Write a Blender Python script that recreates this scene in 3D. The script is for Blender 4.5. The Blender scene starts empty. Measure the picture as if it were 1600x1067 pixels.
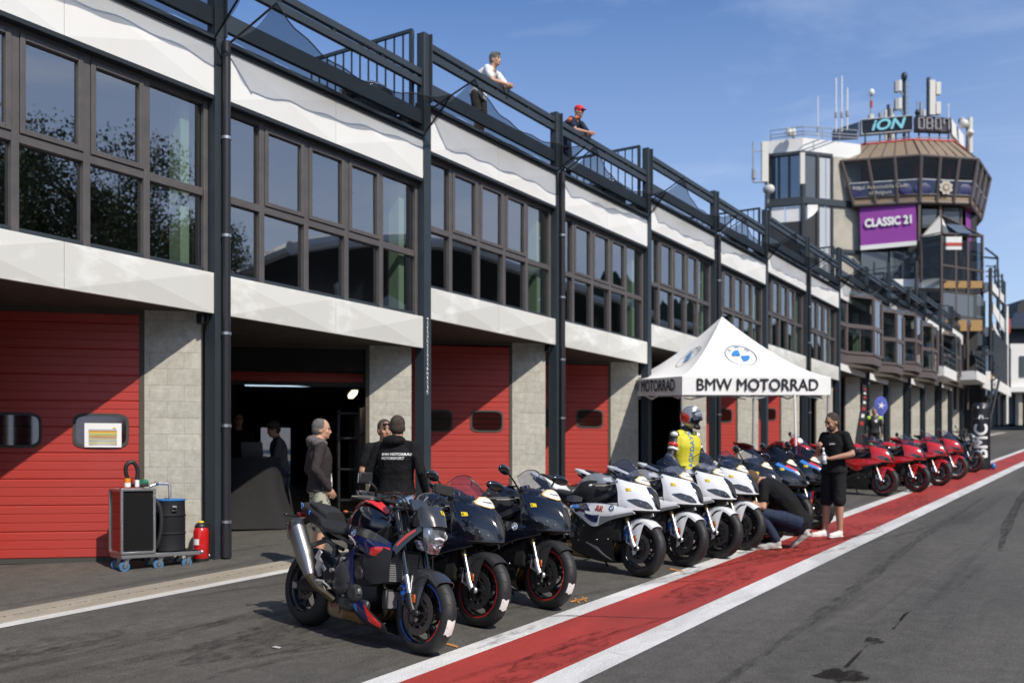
import bpy, math, random
from mathutils import Vector as V, Matrix as M
from mathutils.kdtree import KDTree
from mathutils.bvhtree import BVHTree
R = math.radians
rnd = random.Random(7)
COL = bpy.context.scene.collection
# world axes: x runs along the pit building (uphill), y towards the building, z up; camera over the origin
AX = math.atan(995/1556.0); CA, SA = math.cos(AX), math.sin(AX)
CAMZ = 1.865
def G(x, y): return .0533*x + .0311*y            # the paddock ground is one tilted plane
def at(px, py, D):                                 # a point seen at photo pixel px,py, D metres deep
    X = (px-800)/1556*D
    return V((D*CA+X*SA, D*SA-X*CA, CAMZ+(731-py)/1556*D))
def gnd(px, py):
    u = (px-800)/1556
    return at(px, py, 1.865/((py-731)/1556+.06166+.00252*u))

# ---------------------------------------------------------------- materials
MATS = {}
def _n(nt, t, **kw):
    n = nt.nodes.new(t)
    for k, v in kw.items(): setattr(n, k, v)
    return n
def mat(name, col, rough=.5, metal=0, coat=0, spec=.5, var=0, vscale=6, bump=0, bscale=60, vcol=None, trans=0, emit=None, estr=1, stretch=None, detail=5, bdist=.01, thr=None):
    """principled material; var mixes towards vcol (or darker) by object-space noise; bump is fine relief"""
    m = bpy.data.materials.new(name); m.use_nodes = True; nt = m.node_tree
    b = nt.nodes['Principled BSDF']; I = b.inputs
    I['Base Color'].default_value = (*col, 1); I['Roughness'].default_value = rough; I['Metallic'].default_value = metal
    I['Coat Weight'].default_value = coat; I['Coat Roughness'].default_value = .04; I['Specular IOR Level'].default_value = spec
    if trans: I['Transmission Weight'].default_value = trans
    if emit: I['Emission Color'].default_value = (*emit, 1); I['Emission Strength'].default_value = estr
    if var or bump:
        tc = _n(nt, 'ShaderNodeTexCoord'); src = tc.outputs['Object']
        if stretch:
            mp = _n(nt, 'ShaderNodeMapping'); mp.inputs['Scale'].default_value = stretch
            nt.links.new(src, mp.inputs[0]); src = mp.outputs[0]
    if var:
        no = _n(nt, 'ShaderNodeTexNoise'); no.inputs['Scale'].default_value = vscale; no.inputs['Detail'].default_value = detail
        no.inputs['Roughness'].default_value = .62
        nt.links.new(src, no.inputs['Vector'])
        cr = _n(nt, 'ShaderNodeValToRGB'); lo, hi = thr or (.35, .68)
        cr.color_ramp.elements[0].position = lo; cr.color_ramp.elements[1].position = hi
        dk = vcol or tuple(c*.55 for c in col)
        cr.color_ramp.elements[0].color = (*[c+(d-c)*var for c, d in zip(col, dk)], 1); cr.color_ramp.elements[1].color = (*col, 1)
        nt.links.new(no.outputs['Fac'], cr.inputs[0]); nt.links.new(cr.outputs[0], I['Base Color'])
        rm = _n(nt, 'ShaderNodeMapRange'); rm.inputs['To Min'].default_value = min(1, rough*1.25); rm.inputs['To Max'].default_value = rough*.85
        nt.links.new(no.outputs['Fac'], rm.inputs['Value']); nt.links.new(rm.outputs[0], I['Roughness'])
    if bump:
        n2 = _n(nt, 'ShaderNodeTexNoise'); n2.inputs['Scale'].default_value = bscale; n2.inputs['Detail'].default_value = 4
        nt.links.new(src, n2.inputs['Vector'])
        bp = _n(nt, 'ShaderNodeBump'); bp.inputs['Strength'].default_value = bump; bp.inputs['Distance'].default_value = bdist
        nt.links.new(n2.outputs['Fac'], bp.inputs['Height']); nt.links.new(bp.outputs[0], I['Normal'])
    MATS[name] = m; return m
def glassy(name, tint=(.5,.53,.52), refl=.3, rough=.0, ior=1.5, thru=1.0):
    """thin pane: clear tinted sheet with a mirror reflection that grows towards grazing angles"""
    m = bpy.data.materials.new(name); m.use_nodes = True; nt = m.node_tree; nt.nodes.clear()
    o = _n(nt, 'ShaderNodeOutputMaterial'); mx = _n(nt, 'ShaderNodeMixShader'); t = _n(nt, 'ShaderNodeBsdfTransparent'); g = _n(nt, 'ShaderNodeBsdfGlossy')
    t.inputs[0].default_value = (*[c*thru for c in tint], 1); g.inputs['Roughness'].default_value = rough
    lw = _n(nt, 'ShaderNodeLayerWeight'); lw.inputs[0].default_value = .5; fr = _n(nt, 'ShaderNodeMath', operation='POWER'); fr.inputs[1].default_value = 5.0 if ior > 1.38 else 6.0; nt.links.new(lw.outputs['Facing'], fr.inputs[0])
    mr = _n(nt, 'ShaderNodeMapRange'); mr.inputs['To Min'].default_value = refl; mr.inputs['To Max'].default_value = 1
    nt.links.new(fr.outputs[0], mr.inputs[0]); nt.links.new(mr.outputs[0], mx.inputs[0])
    nt.links.new(t.outputs[0], mx.inputs[1]); nt.links.new(g.outputs[0], mx.inputs[2]); nt.links.new(mx.outputs[0], o.inputs[0])
    MATS[name] = m; return m
def netting(name, col, cover, scale=90):
    """open mesh cloth: part of every ray passes through"""
    m = bpy.data.materials.new(name); m.use_nodes = True; nt = m.node_tree; nt.nodes.clear()
    o = _n(nt, 'ShaderNodeOutputMaterial'); mx = _n(nt, 'ShaderNodeMixShader'); t = _n(nt, 'ShaderNodeBsdfTransparent'); d = _n(nt, 'ShaderNodeBsdfDiffuse')
    d.inputs[0].default_value = (*col, 1); mx.inputs[0].default_value = cover
    nt.links.new(t.outputs[0], mx.inputs[1]); nt.links.new(d.outputs[0], mx.inputs[2]); nt.links.new(mx.outputs[0], o.inputs[0])
    MATS[name] = m; return m

def scuff(name, col, cover, scale=9, st=(1,1,1), lo=.42, hi=.62):
    """patchy dark residue: broken up by noise, clear between"""
    netting(name, col, cover); nt=MATS[name].node_tree; mx=[n for n in nt.nodes if n.type=='MIX_SHADER'][0]
    tc=_n(nt,'ShaderNodeTexCoord'); mp=_n(nt,'ShaderNodeMapping'); mp.inputs['Scale'].default_value=st; no=_n(nt,'ShaderNodeTexNoise'); no.inputs['Scale'].default_value=scale; no.inputs['Detail'].default_value=8; no.inputs['Roughness'].default_value=.78
    mr=_n(nt,'ShaderNodeMapRange'); mr.inputs['From Min'].default_value=lo; mr.inputs['From Max'].default_value=hi; mr.inputs['To Max'].default_value=cover
    L=nt.links.new; L(tc.outputs['Object'],mp.inputs[0]); L(mp.outputs[0],no.inputs['Vector']); L(no.outputs['Fac'],mr.inputs['Value']); L(mr.outputs[0],mx.inputs[0])
# ---------------------------------------------------------------- mesh builder
def frame_z(d):
    d = V(d).normalized(); a = V((0,0,1)) if abs(d.z) < .95 else V((1,0,0))
    x = a.cross(d).normalized(); return x, d.cross(x), d
class MB:
    def __init__(s, xf=None): s.v=[]; s.f=[]; s.mi=[]; s.ms=[]; s.xf = xf or M.Identity(4); s.sm=[]
    def m_(s, m):
        if m not in s.ms: s.ms.append(m)
        return s.ms.index(m)
    def add(s, vs, fs, m, smooth=True):
        o = len(s.v); s.v += [s.xf @ V(p) for p in vs]; i = s.m_(m)
        for f in fs: s.f.append([o+k for k in f]); s.mi.append(i); s.sm.append(smooth)
        return s
    def box(s, c, sz, m, rot=None, bev=0):
        c = V(c); x, y, z = [d/2 for d in sz]; rot = rot or M.Identity(3)
        if bev <= 0:
            P = [(-x,-y,-z),(x,-y,-z),(x,y,-z),(-x,y,-z),(-x,-y,z),(x,-y,z),(x,y,z),(-x,y,z)]
            F = [(3,2,1,0),(4,5,6,7),(0,1,5,4),(1,2,6,5),(2,3,7,6),(3,0,4,7)]
            return s.add([c+rot@V(p) for p in P], F, m, False)
        b = min(bev, x*.9, y*.9, z*.9); P=[]; ix={}
        for sx in (-1,1):
            for sy in (-1,1):
                for sz_ in (-1,1):
                    for a in range(3):
                        q = [sx*x, sy*y, sz_*z]
                        for k in range(3):
                            if k != a: q[k] -= (sx,sy,sz_)[k]*b
                        ix[(sx,sy,sz_,a)] = len(P); P.append(c+rot@V(q))
        F=[]
        for a in range(3):
            u, w = [(1,2),(2,0),(0,1)][a]
            for sg in (-1,1):
                q=[]
                for (su,sw) in ((-1,-1),(1,-1),(1,1),(-1,1)):
                    k=[0,0,0]; k[a]=sg; k[u]=su; k[w]=sw; q.append(ix[(*k,a)])
                F.append(q if sg>0 else q[::-1])
            for su in (-1,1):
                for sw in (-1,1):
                    q=[]
                    for t,ax in ((-1,u),(-1,w),(1,w),(1,u)):
                        k=[0,0,0]; k[a]=t; k[u]=su; k[w]=sw; q.append(ix[(*k,ax)])
                    F.append(q if su*sw>0 else q[::-1])
        for sx in (-1,1):
            for sy in (-1,1):
                for sz_ in (-1,1):
                    q=[ix[(sx,sy,sz_,a)] for a in range(3)]; F.append(q if sx*sy*sz_>0 else q[::-1])
        return s.add(P, F, m, False)
    def beam(s, p0, p1, w, h, m, up=(0,0,1), bev=0):
        p0, p1 = V(p0), V(p1); d = p1-p0; L = d.length; d.normalize(); u = V(up); y = u.cross(d)
        if y.length < 1e-4: y = V((0,1,0))
        y.normalize(); z = d.cross(y)
        return s.box((p0+p1)/2, (L,w,h), m, M((d,y,z)).transposed(), bev)
    def loft(s, rings, m, caps=True, closed=True, smooth=True):
        n = len(rings[0]); vs = [p for r in rings for p in r]; F=[]
        for i in range(len(rings)-1):
            for j in range(n if closed else n-1):
                k=(j+1)%n; F.append((i*n+j, i*n+k, (i+1)*n+k, (i+1)*n+j))
        s.add(vs, F, m, smooth)
        if caps and closed:
            s.add(rings[0], [tuple(range(n))[::-1]], m, False); s.add(rings[-1], [tuple(range(n))], m, False)
        return s
    def tube(s, path, r, m, n=8, closed=False, caps=True, sq=1):
        P=[V(p) for p in path]; k=len(P); rs = r if isinstance(r,(list,tuple)) else [r]*k; rings=[]; px=None
        for i in range(k):
            a=P[(i-1)%k] if (closed or i>0) else P[0]; b=P[(i+1)%k] if (closed or i<k-1) else P[-1]
            d=(b-a).normalized()
            if px is None: x,_,_=frame_z(d)
            else:
                x=px-d*px.dot(d)
                if x.length<1e-5: x,_,_=frame_z(d)
                x.normalize()
            px=x; y=d.cross(x)
            rings.append([P[i]+(x*math.cos(t)+y*math.sin(t)*sq)*rs[i] for t in [2*math.pi*j/n for j in range(n)]])
        if closed: rings.append(rings[0])
        return s.loft(rings, m, caps and not closed)
    def cyl(s, p0, p1, r0, m, r1=None, n=16): return s.tube([p0,p1],[r0, r0 if r1 is None else r1], m, n)
    def lathe(s, prof, m, o=(0,0,0), ax=(0,0,1), n=24, a0=0, a1=2*math.pi, caps=False):
        x,y,z=frame_z(ax); o=V(o); full=abs(a1-a0-2*math.pi)<1e-6; st = n if full else n+1
        rings=[[o+z*h+(x*math.cos(t)+y*math.sin(t))*r for (r,h) in prof] for t in [a0+(a1-a0)*j/n for j in range(st)]]
        if full: rings.append(rings[0])
        return s.loft(rings, m, False, False)
    def ell(s, c, r, m, rot=None, n=16, k=10):
        c=V(c); rot=rot or M.Identity(3); rings=[]
        for i in range(k+1):
            a=math.pi*i/k; rr=max(math.sin(a),1e-3)
            rings.append([c+rot@V((r[0]*rr*math.cos(t), r[1]*rr*math.sin(t), -r[2]*math.cos(a))) for t in [2*math.pi*j/n for j in range(n)]])
        return s.loft(rings, m, True)
    def prism(s, poly, ext, m):
        P=[V(p) for p in poly]; e=V(ext); n=len(P); Q=[p+e for p in P]
        return s.add(P+Q, [tuple(range(n))[::-1], tuple(range(n,2*n))]+[(i,(i+1)%n,n+(i+1)%n,n+i) for i in range(n)], m, False)
    def quad(s, a, b, c, d, m): return s.add([a,b,c,d], [(0,1,2,3)], m, False)
    def grid(s, fn, nu, nv, m, both=False):
        vs=[fn(i/nu, j/nv) for i in range(nu+1) for j in range(nv+1)]; w=nv+1
        F=[(i*w+j,(i+1)*w+j,(i+1)*w+j+1,i*w+j+1) for i in range(nu) for j in range(nv)]
        return s.add(vs, F, m)
    def patch(s, gr, m, u0=0, u1=None, v0=0, v1=None, nu=10, nv=8, off=0, thick=.004, mirror=True, lo=None, up=None):
        """smooth skin over a control grid; lo/up (lists of (u,v)) cut a decal-shaped piece out of it"""
        U=len(gr)-1; W=len(gr[0])-1; u1=U if u1 is None else u1; v1=W if v1 is None else v1
        def E(u,v): return surf(gr,u,v)
        def N(u,v):
            e=1e-3; a=E(min(u+e,U),v)-E(max(u-e,0),v); b=E(u,min(v+e,W))-E(u,max(v-e,0)); n=a.cross(b)
            if n.length<1e-12: return V((0,0,0))
            n.normalize(); p=E(u,v); q=V((p.x-.2, 0, p.z)); 
            return n if n.dot(p-V((.15,0,.62)))>=0 else -n
        pts=[]
        for i in range(nu+1):
            row=[]
            for j in range(nv+1):
                if lo:
                    a=polyat(lo,i/nu); b=polyat(up,i/nu); u=a[0]+(b[0]-a[0])*j/nv; v=a[1]+(b[1]-a[1])*j/nv
                else: u=u0+(u1-u0)*i/nu; v=v0+(v1-v0)*j/nv
                p=E(u,v); n=N(u,v); row.append((p+n*off, p+n*(off-thick)))
            pts.append(row)
        w=nv+1; c=(nu+1)*w
        for sg in ((-1,) if mirror==-1 else (1,-1) if mirror else (1,)):
            f=lambda p: V((p.x, p.y*sg, p.z))
            vs=[f(q[0]) for r in pts for q in r]+[f(q[1]) for r in pts for q in r]; F=[]
            for i in range(nu):
                for j in range(nv):
                    a=(i*w+j,(i+1)*w+j,(i+1)*w+j+1,i*w+j+1); F.append(a); F.append(tuple(k+c for k in a[::-1]))
            for i in range(nu):
                for j in (0,nv): a,b=i*w+j,(i+1)*w+j; F.append((a,b,b+c,a+c))
            for j in range(nv):
                for i in (0,nu): a,b=i*w+j,i*w+j+1; F.append((a,b,b+c,a+c))
            s.add(vs,F,m)
        return s
    def build(s, name, parent=None, loc=None, ang=40, sub=0, smooth=True):
        me=bpy.data.meshes.new(name); me.from_pydata([tuple(p) for p in s.v],[],s.f)
        for k in s.ms: me.materials.append(MATS[k])
        me.polygons.foreach_set('material_index', s.mi); me.update()
        fixn(me)
        if smooth:
            me.polygons.foreach_set('use_smooth',[True]*len(me.polygons)); me.set_sharp_from_angle(angle=R(ang))
        o=bpy.data.objects.new(name, me); COL.objects.link(o)
        if parent: o.parent=parent
        if loc is not None: o.location=loc
        return o
import bmesh
def fixn(me):
    bm=bmesh.new(); bm.from_mesh(me); bmesh.ops.recalc_face_normals(bm, faces=bm.faces); bm.to_mesh(me); bm.free()
def cr(p0,p1,p2,p3,t):
    return ((p1*2)+(p2-p0)*t+(p0*2-p1*5+p2*4-p3)*t*t+(p1*3-p0-p2*3+p3)*t**3)*.5
def crl(P,t):
    n=len(P)-1; i=min(int(t),n-1); f=t-i
    a=P[i-1] if i>0 else P[0]*2-P[1]; d=P[i+2] if i+2<=n else P[n]*2-P[n-1]
    return cr(a,P[i],P[i+1],d,f)
def surf(gr,u,v): return crl([crl([V(p) for p in r],v) for r in gr],u)
def spline(P,n):
    P=[V(p) for p in P]; return [crl(P,(len(P)-1)*i/n) for i in range(n+1)]
def polyat(L,t):
    n=len(L)-1; x=t*n; i=min(int(x),n-1); f=x-i; return (L[i][0]+(L[i+1][0]-L[i][0])*f, L[i][1]+(L[i+1][1]-L[i][1])*f)
def sect(x, z0, z1, hw, n=20, p=2.6, y0=0):
    """superellipse cross-section in the plane x=const"""
    c=(z0+z1)/2; h=(z1-z0)/2; out=[]
    for j in range(n):
        t=2*math.pi*j/n; a,b=math.cos(t),math.sin(t)
        out.append(V((x, y0+hw*math.copysign(abs(a)**(2/p),a), c+h*math.copysign(abs(b)**(2/p),b))))
    return out
def lerp_sects(S, n, N=20, p=2.6):
    Q=[V((s_[0],s_[1],s_[2],s_[3])) for s_ in S]
    return [sect(q[0],q[1],q[2],max(q[3],.002),N,p) for q in [crl(Q,(len(Q)-1)*i/n) for i in range(n+1)]]

# ---------------------------------------------------------------- things
def tag(o, label=None, cat=None, group=None, kind=None):
    if label: o['label']=label
    if cat: o['category']=cat
    if group: o['group']=group
    if kind: o['kind']=kind
    return o
def thing(name, label, cat, loc=(0,0,0), rz=0, group=None):
    o=bpy.data.objects.new(name,None); COL.objects.link(o); o.location=loc; o.rotation_euler=(0,0,rz); o.empty_display_size=.2
    return tag(o,label,cat,group)
def kids(o): return [c for c in bpy.data.objects if c.parent==o]
def split_sides(root):
    """parts that come as a mirrored pair become two separate parts"""
    for o in list(kids(root)):
        split_sides(o)
        if o.type!='MESH' or not o.data.vertices or min(abs(v.co.y) for v in o.data.vertices)<.006: continue
        ys=[v.co.y for v in o.data.vertices]
        if min(ys)>0 or max(ys)<0: continue
        if any(min(ys[k] for k in f.vertices)<0<max(ys[k] for k in f.vertices) for f in o.data.polygons): continue
        c=o.copy(); c.data=o.data.copy(); COL.objects.link(c)
        for ob,sg in ((o,1),(c,-1)):
            bm=bmesh.new(); bm.from_mesh(ob.data); bmesh.ops.delete(bm,geom=[v for v in bm.verts if v.co.y*sg<0],context='VERTS'); bm.to_mesh(ob.data); bm.free()
def dup(root, label=None):
    def cp(o,par):
        c=o.copy(); COL.objects.link(c)
        if par: c.parent=par
        for k in list(kids(o)): cp(k,c)
        return c
    r=cp(root,None)
    if label: r['label']=label
    return r
def bake(o):
    """apply the object's modifiers into its mesh"""
    dg=bpy.context.evaluated_depsgraph_get(); dg.update()
    me=bpy.data.meshes.new_from_object(o.evaluated_get(dg)); old=o.data; o.modifiers.clear(); o.data=me; return o
def txt(body, size, mtx, m, name='lettering', parent=None, ext=.001, bold=0, shear=0, align='CENTER', sx=1, bvh=None, pdir=None, off=.003, spacing=1):
    """lettering as a mesh; mtx maps its x/y plane into place; with bvh it is laid onto a curved surface along pdir"""
    c=bpy.data.curves.new('t','FONT'); c.body=body; c.size=size; c.extrude=ext; c.shear=shear; c.align_x=align; c.align_y='CENTER'; c.resolution_u=4; c.space_character=spacing
    o=bpy.data.objects.new('t',c); COL.objects.link(o); dg=bpy.context.evaluated_depsgraph_get(); dg.update()
    me=bpy.data.meshes.new_from_object(o.evaluated_get(dg)); bpy.data.objects.remove(o); me.name=name
    if bold:       # heavier strokes: shifted copies at slightly different heights
        bm=bmesh.new()
        for k,(dx,dy) in enumerate(((0,0),(-bold,0),(bold,0),(0,bold),(0,-bold))):
            n0=len(bm.verts); bm.from_mesh(me); bm.verts.ensure_lookup_table()
            for v in bm.verts[n0:]: v.co+=V((dx,dy,.0004*k+ext*.02*k))
        bm.to_mesh(me); bm.free()
    lift=[v.co.z for v in me.vertices] if bvh else None
    me.materials.clear(); me.materials.append(MATS[m])
    if bvh:
        bm=bmesh.new(); bm.from_mesh(me); bmesh.ops.triangulate(bm,faces=bm.faces)
        for _ in range(5):
            lim=size*.16; ee=[e for e in bm.edges if e.calc_length()>lim]
            if not ee: break
            bmesh.ops.subdivide_edges(bm,edges=ee,cuts=1); bmesh.ops.triangulate(bm,faces=bm.faces)
        bm.to_mesh(me); bm.free()
    for v in me.vertices:
        p=mtx@V((v.co.x*sx,v.co.y,v.co.z))
        if bvh:
            h=bvh.ray_cast(p-pdir*.6, pdir)
            if h[0] is None: h=bvh.find_nearest(p)
            p=h[0]-pdir*(off+v.co.z*1.5)
        v.co=p
    me.update()
    o=bpy.data.objects.new(name,me); COL.objects.link(o)
    if parent: o.parent=parent
    return o
def basis(o,x,y):
    """matrix with given origin, x and y directions"""
    x=V(x).normalized(); y=V(y); y=(y-x*y.dot(x)).normalized(); z=x.cross(y)
    m=M((x,y,z)).transposed().to_4x4(); m.translation=V(o); return m
# ================================================================ world, sun, camera
sc=bpy.context.scene
w=bpy.data.worlds.new('World'); sc.world=w; w.use_nodes=True; nt=w.node_tree
SUN=V((-.4,-1,1.1)).normalized()
sk=_n(nt,'ShaderNodeTexSky',sky_type='NISHITA'); sk.sun_disc=False; sk.sun_elevation=math.asin(SUN.z); sk.sun_rotation=math.atan2(SUN.x,SUN.y)
sk.altitude=450; sk.air_density=1.0; sk.dust_density=.6; sk.ozone_density=2.2
tc=_n(nt,'ShaderNodeTexCoord'); mp=_n(nt,'ShaderNodeMapping'); mp.inputs['Scale'].default_value=(1.1,1.1,5.5)
no=_n(nt,'ShaderNodeTexNoise'); no.inputs['Scale'].default_value=2.3; no.inputs['Detail'].default_value=7; no.inputs['Roughness'].default_value=.6; no.inputs['Distortion'].default_value=.5
rp=_n(nt,'ShaderNodeValToRGB'); rp.color_ramp.elements[0].position=.50; rp.color_ramp.elements[1].position=.78
rp.color_ramp.elements[0].color=(0,0,0,1); rp.color_ramp.elements[1].color=(.42,.42,.42,1)
mx=_n(nt,'ShaderNodeMix',data_type='RGBA'); mx.inputs['B'].default_value=(4.3,5.1,6.7,1)
L=nt.links.new
L(tc.outputs['Generated'],mp.inputs[0]); L(mp.outputs[0],no.inputs['Vector']); L(no.outputs['Fac'],rp.inputs[0])
sx_=_n(nt,'ShaderNodeSeparateXYZ'); L(tc.outputs['Generated'],sx_.inputs[0])           # thicker cirrus on the sunny side, pale air low down
m1=_n(nt,'ShaderNodeMapRange'); m1.inputs['From Min'].default_value=.15; m1.inputs['From Max'].default_value=-.6; m1.inputs['To Max'].default_value=.62; L(sx_.outputs['Y'],m1.inputs['Value'])
m2=_n(nt,'ShaderNodeMapRange'); m2.inputs['From Min'].default_value=.44; m2.inputs['From Max'].default_value=.08; m2.inputs['To Max'].default_value=.55; L(sx_.outputs['Z'],m2.inputs['Value'])
m4=_n(nt,'ShaderNodeMath',operation='MULTIPLY'); L(no.outputs['Fac'],m4.inputs[0]); L(m1.outputs[0],m4.inputs[1])
m5=_n(nt,'ShaderNodeMath',operation='MULTIPLY_ADD'); m5.inputs[1].default_value=1.5; L(m4.outputs[0],m5.inputs[0]); L(m2.outputs[0],m5.inputs[2])
m3=_n(nt,'ShaderNodeMath',operation='ADD',use_clamp=True); L(rp.outputs[0],m3.inputs[0]); L(m5.outputs[0],m3.inputs[1]); L(m3.outputs[0],mx.inputs['Factor'])
hs=_n(nt,'ShaderNodeHueSaturation'); hs.inputs['Saturation'].default_value=1.18; hs.inputs['Hue'].default_value=.508; hs.inputs['Value'].default_value=1.12; L(sk.outputs[0],hs.inputs['Color']); L(hs.outputs[0],mx.inputs['A']); L(mx.outputs['Result'],nt.nodes['Background'].inputs[0]); nt.nodes['Background'].inputs[1].default_value=.14
sl=bpy.data.lights.new('sun','SUN'); sl.energy=4.6; sl.angle=R(.53); sl.color=(1,.93,.83)
so=bpy.data.objects.new('sun',sl); COL.objects.link(so); so.rotation_euler=(-SUN).to_track_quat('-Z','Y').to_euler(); so.location=(0,-30,40)
cd=bpy.data.cameras.new('camera'); cd.lens=35; cd.sensor_width=36; cd.shift_y=.1234; cd.clip_end=3000; cd.clip_start=.1
cd.dof.use_dof=True; cd.dof.focus_distance=7.9; cd.dof.aperture_fstop=1.8
co=bpy.data.objects.new('camera',cd); COL.objects.link(co); co.location=(0,0,CAMZ); co.rotation_euler=(R(90),0,AX-R(90)); sc.camera=co
sc.view_settings.view_transform='Standard'; sc.view_settings.look='None'; sc.view_settings.gamma=1; sc.view_settings.exposure=0
sc.cycles.max_bounces=8; sc.cycles.transparent_max_bounces=16; sc.cycles.glossy_bounces=4; sc.cycles.diffuse_bounces=3; sc.cycles.sample_clamp_indirect=4

# ================================================================ materials of the place
mat('metal_slate',(.032,.043,.053),.45,var=.35,vscale=3,bump=.05,bscale=200)
mat('metal_slate_dark',(.018,.023,.029),.5,var=.3,vscale=4)
mat('panel_white',(.82,.82,.80),.42,var=.28,vscale=.9,vcol=(.6,.57,.49),stretch=(1,1,.25),thr=(.3,.75))
mat('panel_cream',(.62,.615,.575),.45,var=.75,vscale=1.5,vcol=(.80,.80,.77),stretch=(1,1,1.6),thr=(.35,.47),detail=8)
mat('rust_streak',(.42,.27,.10),.7)
mat('frame_brown',(.078,.072,.072),.5,var=.35,vscale=5,vcol=(.14,.125,.122))
mat('shutter_red',(.42,.040,.030),.42,var=.4,vscale=2.2,vcol=(.36,.055,.045),stretch=(.5,1,1),bump=.05,bscale=40)
mat('shutter_groove',(.16,.015,.012),.6)
mat('rubber_grey',(.05,.05,.045),.7)
mat('concrete_dark',(.10,.095,.085),.8,var=.5,vscale=3)
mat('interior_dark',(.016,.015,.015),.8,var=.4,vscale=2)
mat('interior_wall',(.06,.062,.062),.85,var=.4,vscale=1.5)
mat('soffit_brown',(.085,.07,.055),.8,var=.4,vscale=3)
mat('green_plaster',(.50,.60,.46),.7)
mat('zinc',(.55,.56,.57),.35,.9)
mat('pipe_black',(.022,.022,.026),.35,var=.3,vscale=6)
mat('asphalt_dummy',(.05,.05,.05))
glassy('window_glass',(.66,.74,.70),.40,ior=1.45)
glassy('door_pane',(.30,.32,.33),.20,ior=1.4,rough=.05)
netting('net_black',(.012,.013,.016),.54)
netting('net_fold',(.012,.013,.016),.72)
mat('cable_black',(.012,.012,.013),.6)
mat('white_plain',(.80,.80,.78),.5); mat('black_plain',(.012,.012,.013),.5); mat('ink_black',(.015,.016,.018),.6)
mat('emblem_blue',(.035,.20,.52),.4)

def asphalt(name, c1, c2, stretch=(.25,1.4,1)):
    m=bpy.data.materials.new(name); m.use_nodes=True; nt=m.node_tree; b=nt.nodes['Principled BSDF']; L=nt.links.new
    tc=_n(nt,'ShaderNodeTexCoord')
    def noise(scale,detail,st=None,rough=.6,dist=0):
        n=_n(nt,'ShaderNodeTexNoise'); n.inputs['Scale'].default_value=scale; n.inputs['Detail'].default_value=detail; n.inputs['Roughness'].default_value=rough; n.inputs['Distortion'].default_value=dist
        if st:
            mp=_n(nt,'ShaderNodeMapping'); mp.inputs['Scale'].default_value=st; L(tc.outputs['Object'],mp.inputs[0]); L(mp.outputs[0],n.inputs['Vector'])
        else: L(tc.outputs['Object'],n.inputs['Vector'])
        return n
    def ramp(n,a,b_,ca,cb):
        r=_n(nt,'ShaderNodeValToRGB'); r.color_ramp.elements[0].position=a; r.color_ramp.elements[1].position=b_
        r.color_ramp.elements[0].color=(*ca,1); r.color_ramp.elements[1].color=(*cb,1); L(n.outputs['Fac'],r.inputs[0]); return r
    def mul(a,b_,f=1):
        x=_n(nt,'ShaderNodeMix',data_type='RGBA',blend_type='MULTIPLY'); x.inputs['Factor'].default_value=f; L(a,x.inputs['A']); L(b_,x.inputs['B']); return x.outputs['Result']
    big=ramp(noise(.55,6,stretch,.65,.4),.32,.70,c2,c1)
    mid=ramp(noise(5.5,6,None,.7),.28,.72,(.72,.72,.72),(1.12,1.12,1.12))
    spk=ramp(noise(75,4,None,.8),.34,.70,(.42,.42,.42),(1.68,1.68,1.62))
    gr=ramp(noise(430,2,None,.6),.3,.74,(.7,.7,.7),(1.35,1.35,1.3))
    tyre=ramp(noise(1.0,5,(.12,3.2,1),.6,.8),.30,.46,(.58,.58,.59),(1,1,1))
    c=mul(mul(mul(mul(big.outputs[0],mid.outputs[0]),spk.outputs[0]),tyre.outputs[0],.8),gr.outputs[0],.8)
    L(c,b.inputs['Base Color']); b.inputs['Roughness'].default_value=.82; b.inputs['Specular IOR Level'].default_value=.35
    bp=_n(nt,'ShaderNodeBump'); bp.inputs['Strength'].default_value=.55; bp.inputs['Distance'].default_value=.006
    L(noise(150,4,None,.7).outputs['Fac'],bp.inputs['Height']); L(bp.outputs[0],b.inputs['Normal'])
    MATS[name]=m
asphalt('asphalt_lane',(.116,.109,.100),(.072,.068,.063))
asphalt('asphalt_apron',(.120,.114,.105),(.088,.083,.077),(.4,.7,1))
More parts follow.
